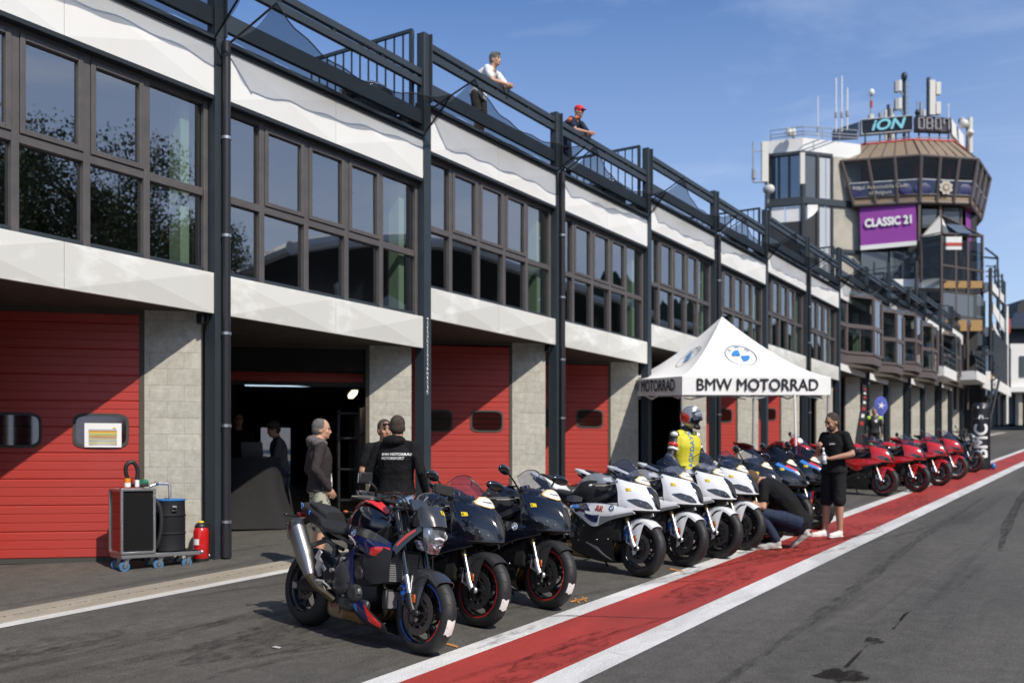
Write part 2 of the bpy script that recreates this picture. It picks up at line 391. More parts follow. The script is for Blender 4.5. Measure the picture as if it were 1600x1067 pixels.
def worn_paint(name, col, under, amount=.44, hide=1.0):
    """road paint with scuffs and bare patches"""
    m=bpy.data.materials.new(name); m.use_nodes=True; nt=m.node_tree; b=nt.nodes['Principled BSDF']; L=nt.links.new
    tc=_n(nt,'ShaderNodeTexCoord')
    def no(scale,detail,st=(1,1,1),dist=0):
        mp=_n(nt,'ShaderNodeMapping'); mp.inputs['Scale'].default_value=st; L(tc.outputs['Object'],mp.inputs[0])
        n=_n(nt,'ShaderNodeTexNoise'); n.inputs['Scale'].default_value=scale; n.inputs['Detail'].default_value=detail; n.inputs['Roughness'].default_value=.65; n.inputs['Distortion'].default_value=dist; L(mp.outputs[0],n.inputs['Vector']); return n
    a=no(1.1,8,(.5,1.6,1),.6); s=no(90,3); k=no(2.3,9,(1.6,.35,1),1.6)
    ra=_n(nt,'ShaderNodeValToRGB'); ra.color_ramp.elements[0].position=.34; ra.color_ramp.elements[1].position=.66
    ra.color_ramp.elements[0].color=(*[c*.66 for c in col],1); ra.color_ramp.elements[1].color=(*col,1); L(a.outputs['Fac'],ra.inputs[0])
    rs=_n(nt,'ShaderNodeValToRGB'); rs.color_ramp.elements[0].position=.34; rs.color_ramp.elements[1].position=.6
    rs.color_ramp.elements[0].color=(.62,.62,.62,1); rs.color_ramp.elements[1].color=(1.06,1.06,1.06,1); L(s.outputs['Fac'],rs.inputs[0])
    mu=_n(nt,'ShaderNodeMix',data_type='RGBA',blend_type='MULTIPLY'); mu.inputs['Factor'].default_value=.8; L(ra.outputs[0],mu.inputs['A']); L(rs.outputs[0],mu.inputs['B'])
    rk=_n(nt,'ShaderNodeValToRGB'); rk.color_ramp.elements[0].position=amount-.08; rk.color_ramp.elements[1].position=amount
    rk.color_ramp.elements[0].color=(1,1,1,1); rk.color_ramp.elements[1].color=(0,0,0,1); L(k.outputs['Fac'],rk.inputs[0])
    mk=_n(nt,'ShaderNodeMath',operation='MULTIPLY'); mk.inputs[1].default_value=hide; L(rk.outputs[0],mk.inputs[0])
    mi=_n(nt,'ShaderNodeMix',data_type='RGBA'); L(mk.outputs[0],mi.inputs['Factor']); L(mu.outputs['Result'],mi.inputs['A']); mi.inputs['B'].default_value=(*under,1)
    L(mi.outputs['Result'],b.inputs['Base Color']); b.inputs['Roughness'].default_value=.7
    bp=_n(nt,'ShaderNodeBump'); bp.inputs['Strength'].default_value=.3; bp.inputs['Distance'].default_value=.004; L(s.outputs['Fac'],bp.inputs['Height']); L(bp.outputs[0],b.inputs['Normal'])
    MATS[name]=m
worn_paint('paint_white',(.74,.73,.70),(.20,.19,.175),.37,.75)
worn_paint('paint_red',(.41,.040,.028),(.10,.035,.032),.38,.7)
worn_paint('kerb_concrete',(.42,.375,.30),(.28,.24,.19),.38,.6)
mat('drain_slot',(.06,.052,.045),.9); scuff('stain_dark',(.016,.014,.012),.62,7,(.5,1,1),.36,.50); scuff('skid_black',(.010,.010,.011),.60,16,(.45,1.6,1),.42,.66); scuff('skid_faint',(.012,.012,.012),.36,12,(.3,1.5,1),.42,.68); scuff('rubber_scuff',(.012,.011,.011),.42,10,(.6,1.3,1),.46,.66)
mat('paint_orange',(.62,.26,.05),.8,var=.6,vscale=60,vcol=(.15,.1,.06))
mat('grass_bank',(.05,.075,.022),.9,var=.6,vscale=.5)

# ================================================================ ground, markings
def sheet(name, x0,x1,y0,y1, m, lift, nx=1):
    b=MB(); b.grid(lambda u,v: V((x0+(x1-x0)*u, y0+(y1-y0)*v, G(x0+(x1-x0)*u, y0+(y1-y0)*v)+lift)), nx, 1, m)
    return tag(b.build(name,smooth=False),kind='structure')
sheet('ground',-60,420,-26,90,'asphalt_lane',0)
sheet('pavement',-30,76,8.76,26,'asphalt_apron',.004)
sheet('road_marking',-20,160,4.27,4.48,'paint_white',.004)
sheet('road_marking',-20,160,3.505,4.27,'paint_red',.004)
sheet('road_marking',-20,160,3.235,3.505,'paint_white',.004)
sheet('road_marking',-20,76,8.19,8.345,'paint_white',.004)
kb=MB()
for (y0,y1,lf) in ((8.345,8.53,.016),(8.57,8.77,.022)):
    kb.add([(-30,y0,G(-30,y0)-.05),(-30,y1,G(-30,y1)-.05),(-30,y1,G(-30,y1)+lf),(-30,y0,G(-30,y0)+lf),(76,y0,G(76,y0)-.05),(76,y1,G(76,y1)-.05),(76,y1,G(76,y1)+lf),(76,y0,G(76,y0)+lf)],
      [(0,1,2,3),(4,7,6,5),(0,4,5,1),(1,5,6,2),(2,6,7,3),(3,7,4,0)],'kerb_concrete',False)
kb.quad((-30,8.53,G(-30,8.53)+.006),(76,8.53,G(76,8.53)+.006),(76,8.57,G(76,8.57)+.006),(-30,8.57,G(-30,8.57)+.006),'drain_slot')
for k in range(200):
    x=2+k*.16; kb.box((x,8.55,G(x,8.55)+.012),(.05,.05,.014),'kerb_concrete')
tag(kb.build('kerb',smooth=False),kind='structure')
def stain(pts, m, name='road_surface'):
    b=MB(); P=[]
    for (px,py) in pts:
        p=gnd(px,py); P.append(V((p.x,p.y,G(p.x,p.y)+.0075)))
    b.add(P,[tuple(range(len(P)))],m,False); return tag(b.build(name,smooth=False),kind='structure')
def blob(cx,cy,rx,ry,m,seed,n=26):
    q=random.Random(seed); ph=[q.uniform(0,6.28) for _ in range(4)]
    pts=[]
    for j in range(n):
        t=2*math.pi*j/n; k=1+.22*math.sin(2*t+ph[0])+.16*math.sin(5*t+ph[1])+.12*math.sin(9*t+ph[2])
        pts.append((cx+rx*k*math.cos(t), cy+ry*k*math.sin(t)))
    stain(pts,m)
def smear(x0,x1,y0,y1,m,seed):
    q=random.Random(seed); P=[]
    for k in range(18):
        t=2*math.pi*k/18; r=q.uniform(.7,1.1); x=(x0+x1)/2+(x1-x0)/2*r*math.cos(t); y=(y0+y1)/2+(y1-y0)/2*r*math.sin(t); P.append(V((x,y,G(x,y)+.0085)))
    b=MB(); b.add(P,[tuple(range(18))],m,False); tag(b.build('road_marking',smooth=False),kind='structure')
blob(1316,1056,34,11,'stain_dark',1); blob(1366,1002,15,5,'stain_dark',2)
stain([(1318,1043),(1335,1026),(1352,1010),(1358,1007),(1345,1022),(1326,1043)],'stain_dark')
stain([(1393,984),(1412,960),(1426,953),(1416,962),(1399,983)],'stain_dark')
stain([(691,1006),(694,1004),(716,1010),(715,1013)],'paint_orange','road_marking')
for (dx,dy) in ((0,0),(22,-2)):
    stain([(890+dx*.5,940+dy),(905+dx*.5,936+dy),(908+dx*.5,938+dy),(893+dx*.5,942+dy)],'paint_orange','road_marking')
    stain([(897+dx*.5,935+dy),(900+dx*.5,935+dy),(907+dx*.5,943+dy),(904+dx*.5,943+dy)],'paint_orange','road_marking')
stain([(1046,890),(1048,888),(1068,893),(1066,894)],'paint_orange','road_marking')
stain([(424,1012),(430,1010),(440,1012),(436,1014)],'paint_white','road_marking')

def streak(pts, w, m, seed=0):
    """a tyre mark along ground points, ragged in width"""
    q=random.Random(seed); P=spline([V((x,y,0)) for x,y in pts],26); b=MB(); vs=[]
    for k,p in enumerate(P):
        a=P[max(k-1,0)]; c=P[min(k+1,len(P)-1)]; d=(c-a).normalized(); n=V((-d.y,d.x,0)); t=k/26; ww=w*(.25+.75*math.sin(math.pi*min(1,max(0,t)))**.6)*q.uniform(.7,1.25)
        for s in (-1,1): e=p+n*ww*.5*s; vs.append(V((e.x,e.y,G(e.x,e.y)+.0095)))
    b.add(vs,[(2*i,2*i+1,2*i+3,2*i+2) for i in range(26)],m,False); tag(b.build('road_marking',smooth=False),kind='structure')
for k,(pts,w_,m) in enumerate((([(5.2,5.6),(8,4.9),(11,4.0),(14,3.2),(18,2.6)],.10,'skid_faint'),([(9.5,4.5),(11.5,4.1),(13.2,3.7),(15,3.5)],.09,'skid_black'),([(12.6,4.5),(13.6,4.1),(14.4,3.6),(15.5,3.3)],.12,'skid_black'),([(4.2,4.3),(5.4,4.0),(7,3.75),(9,3.4)],.07,'skid_faint'),
    ([(14,1.6),(18,1.9),(24,2.2),(32,2.3)],.16,'skid_black'),([(15,1.1),(20,1.4),(27,1.7),(36,1.9)],.16,'skid_faint'),([(6,2.4),(10,2.5),(15,2.7),(22,2.8)],.14,'skid_faint'),([(3.2,7.4),(5,7.0),(6.6,6.6),(9,6.3)],.22,'skid_faint'),([(3,6.6),(4.6,6.3),(6,6.05),(7.6,5.9)],.18,'skid_faint'),([(2.8,7.0),(4.4,6.8),(5.8,6.75),(7.2,6.9)],.2,'skid_faint'),([(6.4,8.0),(8,7.6),(9.6,7.3),(11,7.2)],.14,'skid_faint'),([(2.6,5.7),(4,5.5),(5.2,5.4),(6,5.1)],.10,'skid_faint'))):
    streak(pts,w_,m,k)

for k,(x0,x1,y0,y1) in enumerate(((11.5,13.6,3.6,4.45),(8.6,11.2,3.55,4.1),(6.2,7.2,4.28,4.47),(10.2,11.0,4.2,4.48),(13.6,16.5,3.3,4.2),(5.2,7.6,3.5,3.9),(17,22,3.5,4.3),(4.4,8.5,5.2,6.6),(3.0,5.5,6.8,7.6))): smear(x0,x1,y0,y1,'rubber_scuff',k)
for k,(pts) in enumerate(([(9.6,4.48),(10.0,4.0),(10.1,3.7)],[(7.6,4.48),(7.75,4.3),(8.1,3.5)],[(12.2,4.48),(12.25,4.3),(12.5,3.5)]  )): streak(pts,.014,'cable_black',k+60)
# ================================================================ pit building
PB=thing('pit_building','long two storey pit building with red garage doors, grey block pillars and white panel bands','pit building',(0,0,0))
B=4.163; X1=8.38; YF=9.63
REF={-1:3.81,0:4.248,1:4.732,2:5.168,3:5.585,4:6.0,5:6.42,6:6.84,7:7.26,8:7.68}
def cx(i): return X1+(i-1)*B
def ref(bay): return REF[bay//2]
def blocks(name, c, mort):
    m=bpy.data.materials.new(name); m.use_nodes=True; nt=m.node_tree; b=nt.nodes['Principled BSDF']; L=nt.links.new
    tc=_n(nt,'ShaderNodeTexCoord'); sp=_n(nt,'ShaderNodeSeparateXYZ'); cb=_n(nt,'ShaderNodeCombineXYZ'); L(tc.outputs['Object'],sp.inputs[0]); L(sp.outputs['X'],cb.inputs['X']); L(sp.outputs['Z'],cb.inputs['Y'])
    br=_n(nt,'ShaderNodeTexBrick'); br.inputs['Scale'].default_value=1; br.inputs['Brick Width'].default_value=.40; br.inputs['Row Height'].default_value=.20; br.inputs['Mortar Size'].default_value=.006; br.inputs['Mortar Smooth'].default_value=.5
    br.inputs['Color1'].default_value=(*c,1); br.inputs['Color2'].default_value=(*[k*.86 for k in c],1); br.inputs['Mortar'].default_value=(*mort,1); br.offset=.5
    L(cb.outputs[0],br.inputs['Vector'])
    no=_n(nt,'ShaderNodeTexNoise'); no.inputs['Scale'].default_value=9; no.inputs['Detail'].default_value=8; no.inputs['Roughness'].default_value=.75; L(tc.outputs['Object'],no.inputs['Vector'])
    r=_n(nt,'ShaderNodeValToRGB'); r.color_ramp.elements[0].position=.3; r.color_ramp.elements[1].position=.65; r.color_ramp.elements[0].color=(.66,.64,.6,1); r.color_ramp.elements[1].color=(1.05,1.05,1.05,1); L(no.outputs['Fac'],r.inputs[0])
    mu=_n(nt,'ShaderNodeMix',data_type='RGBA',blend_type='MULTIPLY'); mu.inputs['Factor'].default_value=1; L(br.outputs['Color'],mu.inputs['A']); L(r.outputs[0],mu.inputs['B']); L(mu.outputs['Result'],b.inputs['Base Color'])
    b.inputs['Roughness'].default_value=.9
    n2=_n(nt,'ShaderNodeTexNoise'); n2.inputs['Scale'].default_value=70; n2.inputs['Detail'].default_value=5; L(tc.outputs['Object'],n2.inputs['Vector'])
    ad=_n(nt,'ShaderNodeMath',operation='MULTIPLY_ADD'); ad.inputs[1].default_value=-1.6; L(br.outputs['Fac'],ad.inputs[0]); L(n2.outputs['Fac'],ad.inputs[2])
    bp=_n(nt,'ShaderNodeBump'); bp.inputs['Strength'].default_value=.6; bp.inputs['Distance'].default_value=.006; L(ad.outputs[0],bp.inputs['Height']); L(bp.outputs[0],b.inputs['Normal'])
    MATS[name]=m
blocks('block_wall',(.53,.515,.455),(.47,.455,.41))
def xpanel(b,x0,x1,z0,z1,y,m,dep=.05,bulge=.028):
    """folded sheet panel: four facets meeting in a raised middle, with returned edges"""
    c=((x0+x1)/2,y-bulge,(z0+z1)/2); f=[(x0,y,z0),(x1,y,z0),(x1,y,z1),(x0,y,z1)]; k=[(p[0],y+dep,p[2]) for p in f]
    b.add(f+[c],[(0,1,4),(1,2,4),(2,3,4),(3,0,4)],m,False)
    b.add(f+k,[(0,4,5,1),(1,5,6,2),(2,6,7,3),(3,7,4,0),(4,7,6,5)],m,False)
def pane(b,mid,y,z0,z1,w):      # one sheet of glass, never set perfectly true
    q=random.Random(int(mid*997+z0*131)); t=q.uniform(-.004,.004)*w; u=q.uniform(-.003,.003)
    b.quad((mid-w/2,y+t,z0),(mid+w/2,y-t,z0),(mid+w/2,y-t+u,z1),(mid-w/2,y+t+u,z1),'window_glass')
OPEN={1,4,7,8,9,10,11,12,13,14}; ORIEL={8,9,10,11,13}; BALC={12,14}
for i in range(-1,15):
    x0,x1=cx(i),cx(i+1); r=ref(i); f0,f1=x0+.085,x1-.085
    if i%2==1: f1=x1-.03
    # ---- panel bands
    if i not in ORIEL and i not in BALC:
        b=MB(); xm=(x0+x1)/2
        xpanel(b,f0,xm-.003,r-.494,r,YF,'panel_cream'); xpanel(b,xm+.003,f1,r-.494,r,YF,'panel_cream')
        b.build('lower_panel_band',PB,smooth=False)
    else:
        b=MB(); b.box(((x0+x1)/2,YF+.03,r-.37),(B-.17,.05,.25),'panel_white'); b.build('lower_panel_band',PB,smooth=False)
    b=MB(); xm=(x0+x1)/2
    xpanel(b,f0,xm-.003,r+2.17,r+2.78,YF,'panel_white'); xpanel(b,xm+.003,f1,r+2.17,r+2.78,YF,'panel_white')
    b.box((xm,YF+.04,r+2.145),(B-.2,.10,.05),'metal_slate_dark')
    b.box((xm,YF+.02,r+2.805),(B-.17,.10,.045),'metal_slate_dark'); b.box((xm,YF+.0,r+2.855),(B-.17,.13,.05),'metal_slate')
    b.build('upper_panel_band',PB,smooth=False)
    # ---- glazing
    if i not in ORIEL and i not in BALC:
        zb,zt=r+.0,r+2.12; yw=YF+.13; fr=MB(); gl=MB()
        ts=[.02,.19,.385,.58,.765,.97]; xs=[x0+t*B for t in ts]
        for k,xx in enumerate(xs): fr.box((xx,yw,(zb+zt)/2),(.085 if 0<k<5 else .06,.07,zt-zb),'frame_brown',bev=.006)
        for k in range(5):
            a,c=xs[k]+.043,xs[k+1]-.043; mid=(a+c)/2; wd=c-a
            fr.box((mid,yw+.002,zb+.035),(wd,.064,.07),'metal_slate' ,bev=.004); fr.box((mid,yw+.002,r+.985),(wd,.064,.095),'frame_brown',bev=.004); fr.box((mid,yw+.002,zt-.03),(wd,.064,.06),'frame_brown')
            pane(gl,mid,yw+.028,zb+.06,r+.94,wd)
            za,zc=r+1.035,zt-.06
            if k in (1,2,3):
                for (qx,qz,sx,sz) in ((a+.033,(za+zc)/2,.06,zc-za),(c-.033,(za+zc)/2,.06,zc-za),(mid,za+.03,wd-.13,.06),(mid,zc-.03,wd-.13,.06)):
                    fr.box((qx,yw-.018,qz),(sx,.06,sz),'frame_brown',bev=.006)
                pane(gl,mid,yw,za+.055,zc-.055,wd-.12)
            else: pane(gl,mid,yw+.028,za-.01,zc+.01,wd)
        w_=fr.build('window',PB,smooth=False); gl.build('glass',w_,smooth=False)
    # ---- floors, party walls, rooms behind the glass
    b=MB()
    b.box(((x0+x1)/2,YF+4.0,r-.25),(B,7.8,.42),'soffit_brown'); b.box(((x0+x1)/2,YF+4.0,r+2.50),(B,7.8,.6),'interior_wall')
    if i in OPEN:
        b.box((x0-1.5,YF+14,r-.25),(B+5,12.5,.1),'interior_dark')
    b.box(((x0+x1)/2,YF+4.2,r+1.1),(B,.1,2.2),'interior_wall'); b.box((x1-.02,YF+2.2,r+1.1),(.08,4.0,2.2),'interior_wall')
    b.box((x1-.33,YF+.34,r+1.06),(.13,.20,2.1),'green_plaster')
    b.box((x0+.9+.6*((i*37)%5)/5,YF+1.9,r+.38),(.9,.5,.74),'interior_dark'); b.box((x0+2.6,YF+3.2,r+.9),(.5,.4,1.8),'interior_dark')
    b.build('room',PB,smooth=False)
    # ---- sawtooth ground storey: wall runs back at 45 degrees from the far column
    E=V((x1-.10,YF+.22,0)); gb=G(x1-1.0,11.0)-.06; top=r-.40; q2=math.sqrt(.5)
    def place(o,along,z=0): o.location=E+V((q2,-q2,0))*along+V((0,0,z)); o.rotation_euler=(0,0,R(-45)); return o
    b=MB(); b.box((-.33,.11,(top+gb-.5)/2-gb),(.66,.22,top-gb+.5),'block_wall'); place(b.build('block_pillar',PB,smooth=False),0,gb)
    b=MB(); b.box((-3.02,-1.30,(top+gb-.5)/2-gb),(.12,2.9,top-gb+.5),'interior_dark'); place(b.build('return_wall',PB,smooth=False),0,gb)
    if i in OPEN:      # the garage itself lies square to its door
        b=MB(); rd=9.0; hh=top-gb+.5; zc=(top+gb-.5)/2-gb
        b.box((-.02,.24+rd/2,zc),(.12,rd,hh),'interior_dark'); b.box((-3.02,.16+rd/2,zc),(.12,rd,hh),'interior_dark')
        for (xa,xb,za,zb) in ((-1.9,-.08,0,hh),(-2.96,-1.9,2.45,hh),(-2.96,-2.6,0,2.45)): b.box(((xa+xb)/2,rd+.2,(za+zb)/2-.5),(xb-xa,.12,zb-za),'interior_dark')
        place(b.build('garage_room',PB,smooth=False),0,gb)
    fr=MB(); fr.box((-.69,.06,(top-gb)/2),(.06,.14,top-gb),'soffit_brown'); fr.box((-2.94,.06,(top-gb)/2),(.06,.14,top-gb),'soffit_brown'); fr.box((-1.81,.06,top-gb-.06),(2.2,.14,.12),'soffit_brown')
    dw=2.19; dh=top-gb-.10
    prof=[]; z=.09 if i not in OPEN else dh-.52; zend=dh if i not in OPEN else dh-.30; pf=[]
    while z<zend:
        for (dz,dy) in ((0,.012),(.012,0),(.10,.0),(.104,.006),(.112,.006),(.116,0),(.205,0),(.209,.006),(.217,.006),(.221,0),(.30,0),(.312,.012)):
            if z+dz<=zend: pf.append((dy,z+dz))
        z+=.315
    dm=MB(); dm.loft([[V((-.72-dw,dy,zz)) for (dy,zz) in pf],[V((-.72,dy,zz)) for (dy,zz) in pf]],'shutter_red',caps=False,closed=False,smooth=False)
    dm.box((-.72-dw/2,.055,(pf[0][1]+pf[-1][1])/2),(dw,.06,pf[-1][1]-pf[0][1]),'shutter_groove')
    dm.box((-.72-dw/2,.03,pf[0][1]-.03),(dw,.05,.06),'rubber_grey')
    d=place(dm.build('shutter_door',PB,smooth=False),0,gb+.02)
    if i in OPEN:
        d.location+=V((q2,q2,0))*.55; b=MB(); b.box((-.72-dw/2,.33,dh-.17),(dw,.5,.42),'interior_dark'); place(b.build('shade_box',PB,smooth=False),0,gb+.02)  # dark box stands in for the deep shade hiding the shutter top
    place(fr.build('door_frame',PB,smooth=False),0,gb)
    if i not in OPEN:
        for t in (.837,1.82):
            wb=MB(); c=(-t-.32,-.012,1.62); n=40; outer=[];inner=[]
            for j in range(n):
                a=2*math.pi*j/n; p_=5
                ca,sa=math.cos(a),math.sin(a); ux=math.copysign(abs(ca)**(2/p_),ca); uz=math.copysign(abs(sa)**(2/p_),sa)
                outer.append((ux*.32,uz*.21)); inner.append((ux*.288,uz*.178))
            rings=[[V((c[0]+u,yy,c[2]+w2)) for (u,w2) in L_] for (L_,yy) in ((outer,.01),(outer,-.012),(inner,-.012),(inner,.004))]
            wb.loft(rings,'rubber_grey',caps=False); wb.add([V((c[0]+u,-.002,c[2]+w2)) for (u,w2) in inner],[tuple(range(n))],'door_pane',False)
            wb.add([V((c[0]+u,.006,c[2]+w2)) for (u,w2) in inner],[tuple(range(n))],'interior_dark',False)
            wb.build('door_window',d,ang=50)
    # ---- railing of the roof terrace
    b=MB(); ya=YF+.05
    b.box((xm,ya,r+3.145),(B-.18,.07,.22),'metal_slate'); b.box((xm,ya,r+3.695),(B-.18,.07,.11),'metal_slate'); b.box((xm,ya,r+3.85),(B-.18,.08,.095),'metal_slate')
    for t in (.25,.5,.75): b.box((x0+t*B,ya,r+3.777),(.05,.05,.053),'metal_slate_dark')
    b.build('railing',PB,smooth=False)
for i in range(-1,16):
    x=cx(i); hi=max(ref(i-1) if i>-1 else 0, ref(i) if i<15 else 0); g0=G(x,YF)-.3
    b=MB(); zt=hi+2.9
    b.box((x,YF-.016,(g0+zt)/2),(.18,.018,zt-g0),'metal_slate'); b.box((x,YF+.145,(g0+zt)/2),(.18,.018,zt-g0),'metal_slate'); b.box((x+.0,YF+.064,(g0+zt)/2),(.014,.144,zt-g0),'metal_slate')
    b.box((x-.082,YF+.064,(g0+zt)/2),(.014,.144,zt-g0),'metal_slate')
    b.box((x,YF+.05,hi+3.45),(.17,.15,1.1),'metal_slate',bev=.004); b.box((x+.05,YF-.03,hi+3.45),(.02,.10,1.08),'metal_slate')
    b.build('column',PB,smooth=False)
    if i%2==1 and i<14:
        b=MB(); xp=x+.035; b.tube([(xp,YF-.085,G(x,YF)+.02),(xp,YF-.085,hi+2.85)],.052,'pipe_black',n=14)
        b.tube([(xp,YF-.085,G(x,YF)+.02),(xp,YF-.085,G(x,YF)+.42)],.062,'pipe_black',n=14)
        for zz in (.44,1.62,2.75,3.95,5.15): b.tube([(xp,YF-.085,G(x,YF)+zz),(xp,YF-.085,G(x,YF)+zz+.035)],.059,'zinc',n=14)
        b.build('downpipe',PB)
    if i%2==0 and 0<i<16:
        b=MB(); z0=ref(i-1)+2.95; zt=hi+4.03; n=13
        b.beam((x-.16,YF+.15,zt),(x-.16,YF+2.4,zt),.05,.05,'metal_slate'); b.beam((x-.16,YF+.15,z0+.12),(x-.16,YF+2.4,z0+.12),.04,.05,'metal_slate')
        for k in range(n): b.box((x-.16,YF+.16+k*.18,(z0+zt)/2),(.022,.022,zt-z0),'metal_slate_dark')
        b.box((x-.16,YF+.17,(z0+zt)/2),(.06,.06,zt-z0),'metal_slate')
        b.build('terrace_divider',PB,smooth=False)
    b=MB(); b.box((x+.05,YF+4.2,hi+2.82),(B*.9,7.2,.03),'concrete_dark')
# chain beside the second column, lamps under the bands
b=MB()
for k in range(34):
    zz=4.22-k*.036; b.lathe([(.012,-.003),(.015,0),(.012,.003),(.009,0),(.012,-.003)],'zinc',(cx(2)-.03,YF-.05,zz),(1,0,0) if k%2 else (0,1,0),8)
tag(b.build('chain'),'thin steel chain hanging down the second slate column','chain')
for (i) in (1,3):
    b=MB(); b.box((cx(i)-.16,YF+.12,ref(i-1)-.56),(.10,.12,.13),'pipe_black',bev=.01); b.box((cx(i)-.16,YF+.055,ref(i-1)-.56),(.07,.02,.09),'door_pane'); b.build('lamp_box',PB)
# ---- oriel windows further up the building
mat('oriel_frame',(.115,.095,.092),.5,var=.3,vscale=4)
for i in sorted(ORIEL):
    x0=cx(i); r=ref(i); o=1.22
    pl=[(x0+.25,YF+.1),(x0+o,YF+.06),(x0+2.55,YF-.64),(x0+B-.22,YF-.64),(x0+B-.12,YF+.1)] if i!=13 else [(x0+.3,YF+.1),(x0+.8,YF+.0),(x0+2.2,YF-.5),(x0+B-.4,YF-.5),(x0+B-.12,YF+.1)]
    zb,zm,zt=r+.23,r+1.28,r+2.4
    fr=MB(); gl=MB()
    P=[V((a,c,0)) for a,c in pl]
    fr.prism([p+V((0,0,r-.12)) for p in P],(0,0,.36),'oriel_frame'); fr.prism([p+V((0,0,r-.30))+(V((0,.12,0)) if k in (2,3) else V((0,0,0))) for k,p in enumerate(P)],(0,0,.17),'soffit_brown')
    fr.prism([p+V((0,0,zt)) for p in P],(0,0,.10),'oriel_frame')
    for k in range(len(P)-1):
        a,c=P[k],P[k+1]; d=(c-a).normalized()
        for p in ((a,c) if k==0 else (c,)): fr.tube([p+V((0,0,zb)),p+V((0,0,zt))],.07,'oriel_frame',n=6)
        fr.beam(a+V((0,0,zm)),c+V((0,0,zm)),.09,.15,'oriel_frame'); fr.beam(a+V((0,0,zb+.03)),c+V((0,0,zb+.03)),.08,.10,'oriel_frame')
        if (c-a).length>1.2: fr.tube([(a+c)/2+V((0,0,zb)),(a+c)/2+V((0,0,zm))],.02,'oriel_frame',n=4)
        gl.quad(a+V((0,0,zb)),c+V((0,0,zb)),c+V((0,0,zt)),a+V((0,0,zt)),'window_glass')
    apex=[V((x0+1.6,YF+.1,r+2.8)),V((x0+B-.9,YF+.1,r+2.8))]
    top=[p+V((0,0,zt+.1)) for p in P]
    for a,c,d_,e in ((top[0],top[1],apex[0],apex[0]),(top[1],top[2],apex[0],apex[0]),(top[2],top[3],apex[1],apex[0]),(top[3],top[4],apex[1],apex[1])):
        gl.add([a,c,d_] if d_ is e else [a,c,d_,e],[(0,1,2)] if d_ is e else [(0,1,2,3)],'window_glass',False)
        fr.beam(c,d_,.05,.05,'oriel_frame')
    fr.box((x0+B/2,YF+.18,r+1.2),(B-.2,.06,.1),'oriel_frame')
    w_=fr.build('oriel_window',PB,smooth=False); gl.build('glass',w_,smooth=False)
    b=MB(); b.box((x0+B/2,YF+1.6,r+1.2),(B-.2,.08,2.6),'interior_wall'); b.build('room',PB,smooth=False)
# ---- two white balconies in the far part
for i in sorted(BALC):
    x0=cx(i); r=ref(i); y0=YF-(.9 if i==12 else 1.3)
    b=MB(); b.box((x0+B/2,(y0+YF)/2,r-.05),(B-.2,YF-y0,.5),'panel_white')
    for zz in (.55,.85,1.15): b.beam((x0+.1,y0+.05,r+zz),(x0+B-.1,y0+.05,r+zz),.04,.05,'metal_slate')
    for t in (0,.33,.66,1): b.box((x0+.12+t*(B-.24),y0+.05,r+.65),(.06,.05,1.0),'metal_slate')
    b.box((x0+B-.1,y0+.12,r+.9),(.12,.2,2.2),'metal_slate')
    b.box((x0+B/2,YF+1.0,r+1.1),(B-.2,.1,2.2),'interior_wall'); b.build('balcony',PB,smooth=False)

ORD=['first','second','third','fourth','fifth','sixth','seventh','eighth','ninth','tenth','eleventh','twelfth']
NETW=['before the first slate column']+['between the %s and %s slate columns'%(ORD[k],ORD[k+1]) for k in range(11)]
# ---- safety nets hung out from the roof edge on struts
mat('strut_black',(.01,.011,.013),.5)
for k,i in enumerate(range(0,12)):
    x0,x1=cx(i),cx(i+1); r=ref(i); q=random.Random(i+40)
    zz=r+2.87; o_=.72+.12*q.random(); upz=.30+.16*q.random()
    A0=V((x0+.12,YF-.08,zz)); A1=V((x1-.12,YF-.08,zz)); T0=V((x0+.2,YF-o_,zz+upz)); T1=V((x1-.14-.15*q.random(),YF-.42-.2*q.random(),zz+.46)) if i%2 else V((x1-.2,YF-o_*.9,zz+upz*.95))
    sag=.20+.16*q.random()
    def fn(u,v):
        e=T0.lerp(T1,u)-V((0,0,1))*sag*4*u*(1-u)*.9+V((0,.25*4*u*(1-u),0)); a=A0.lerp(A1,u)
        p=a.lerp(e,v)-V((0,0,.16*4*v*(1-v)*(1-abs(2*u-1)*.6)))
        return p+V((0,0,.02*math.sin(u*31+v*7+i)))
    b=MB(); b.grid(fn,26,8,'net_black')
    b.tube([fn(u/26,1) for u in range(27)],.009,'cable_black',n=5)
    n_=b.build('safety_net'); tag(n_,'black safety net sagging from the roof edge '+NETW[k],'net','safety nets along the roof edge')
    b=MB(); b.tube([A0+V((-.04,.06,-.05)),T0],.014,'strut_black',n=6); b.build('strut',n_); b=MB(); b.tube([A1+V((0,.06,-.05)),T1],.014,'strut_black',n=6); b.build('strut',n_)
# ================================================================ motorcycles (x forward, y left, z up)
mat('tyre_rubber',(.012,.012,.0125),.55,var=.5,vscale=14,vcol=(.03,.029,.027),bump=.15,bscale=120)
mat('rim_black',(.012,.012,.013),.28,coat=.3)
mat('rim_stripe_red',(.55,.02,.015),.4); mat('rim_stripe_blue',(.02,.09,.5),.4)
mat('disc_steel',(.20,.195,.19),.32,.9,var=.3,vscale=30); mat('steel',(.50,.50,.51),.25,1); mat('alloy_silver',(.62,.62,.63),.35,.8,var=.2,vscale=12)
mat('gold_tube',(.50,.40,.20),.3,.9); mat('black_satin',(.016,.016,.017),.42,spec=.4); mat('black_gloss',(.006,.0065,.008),.12,coat=1)
mat('black_matt',(.015,.015,.016),.7,bump=.08,bscale=150); mat('engine_grey',(.075,.075,.077),.42,.6,var=.5,vscale=10); mat('engine_dark',(.022,.022,.024),.5,.3,var=.5,vscale=14)
mat('seat_vinyl',(.013,.013,.014),.62,bump=.2,bscale=220)
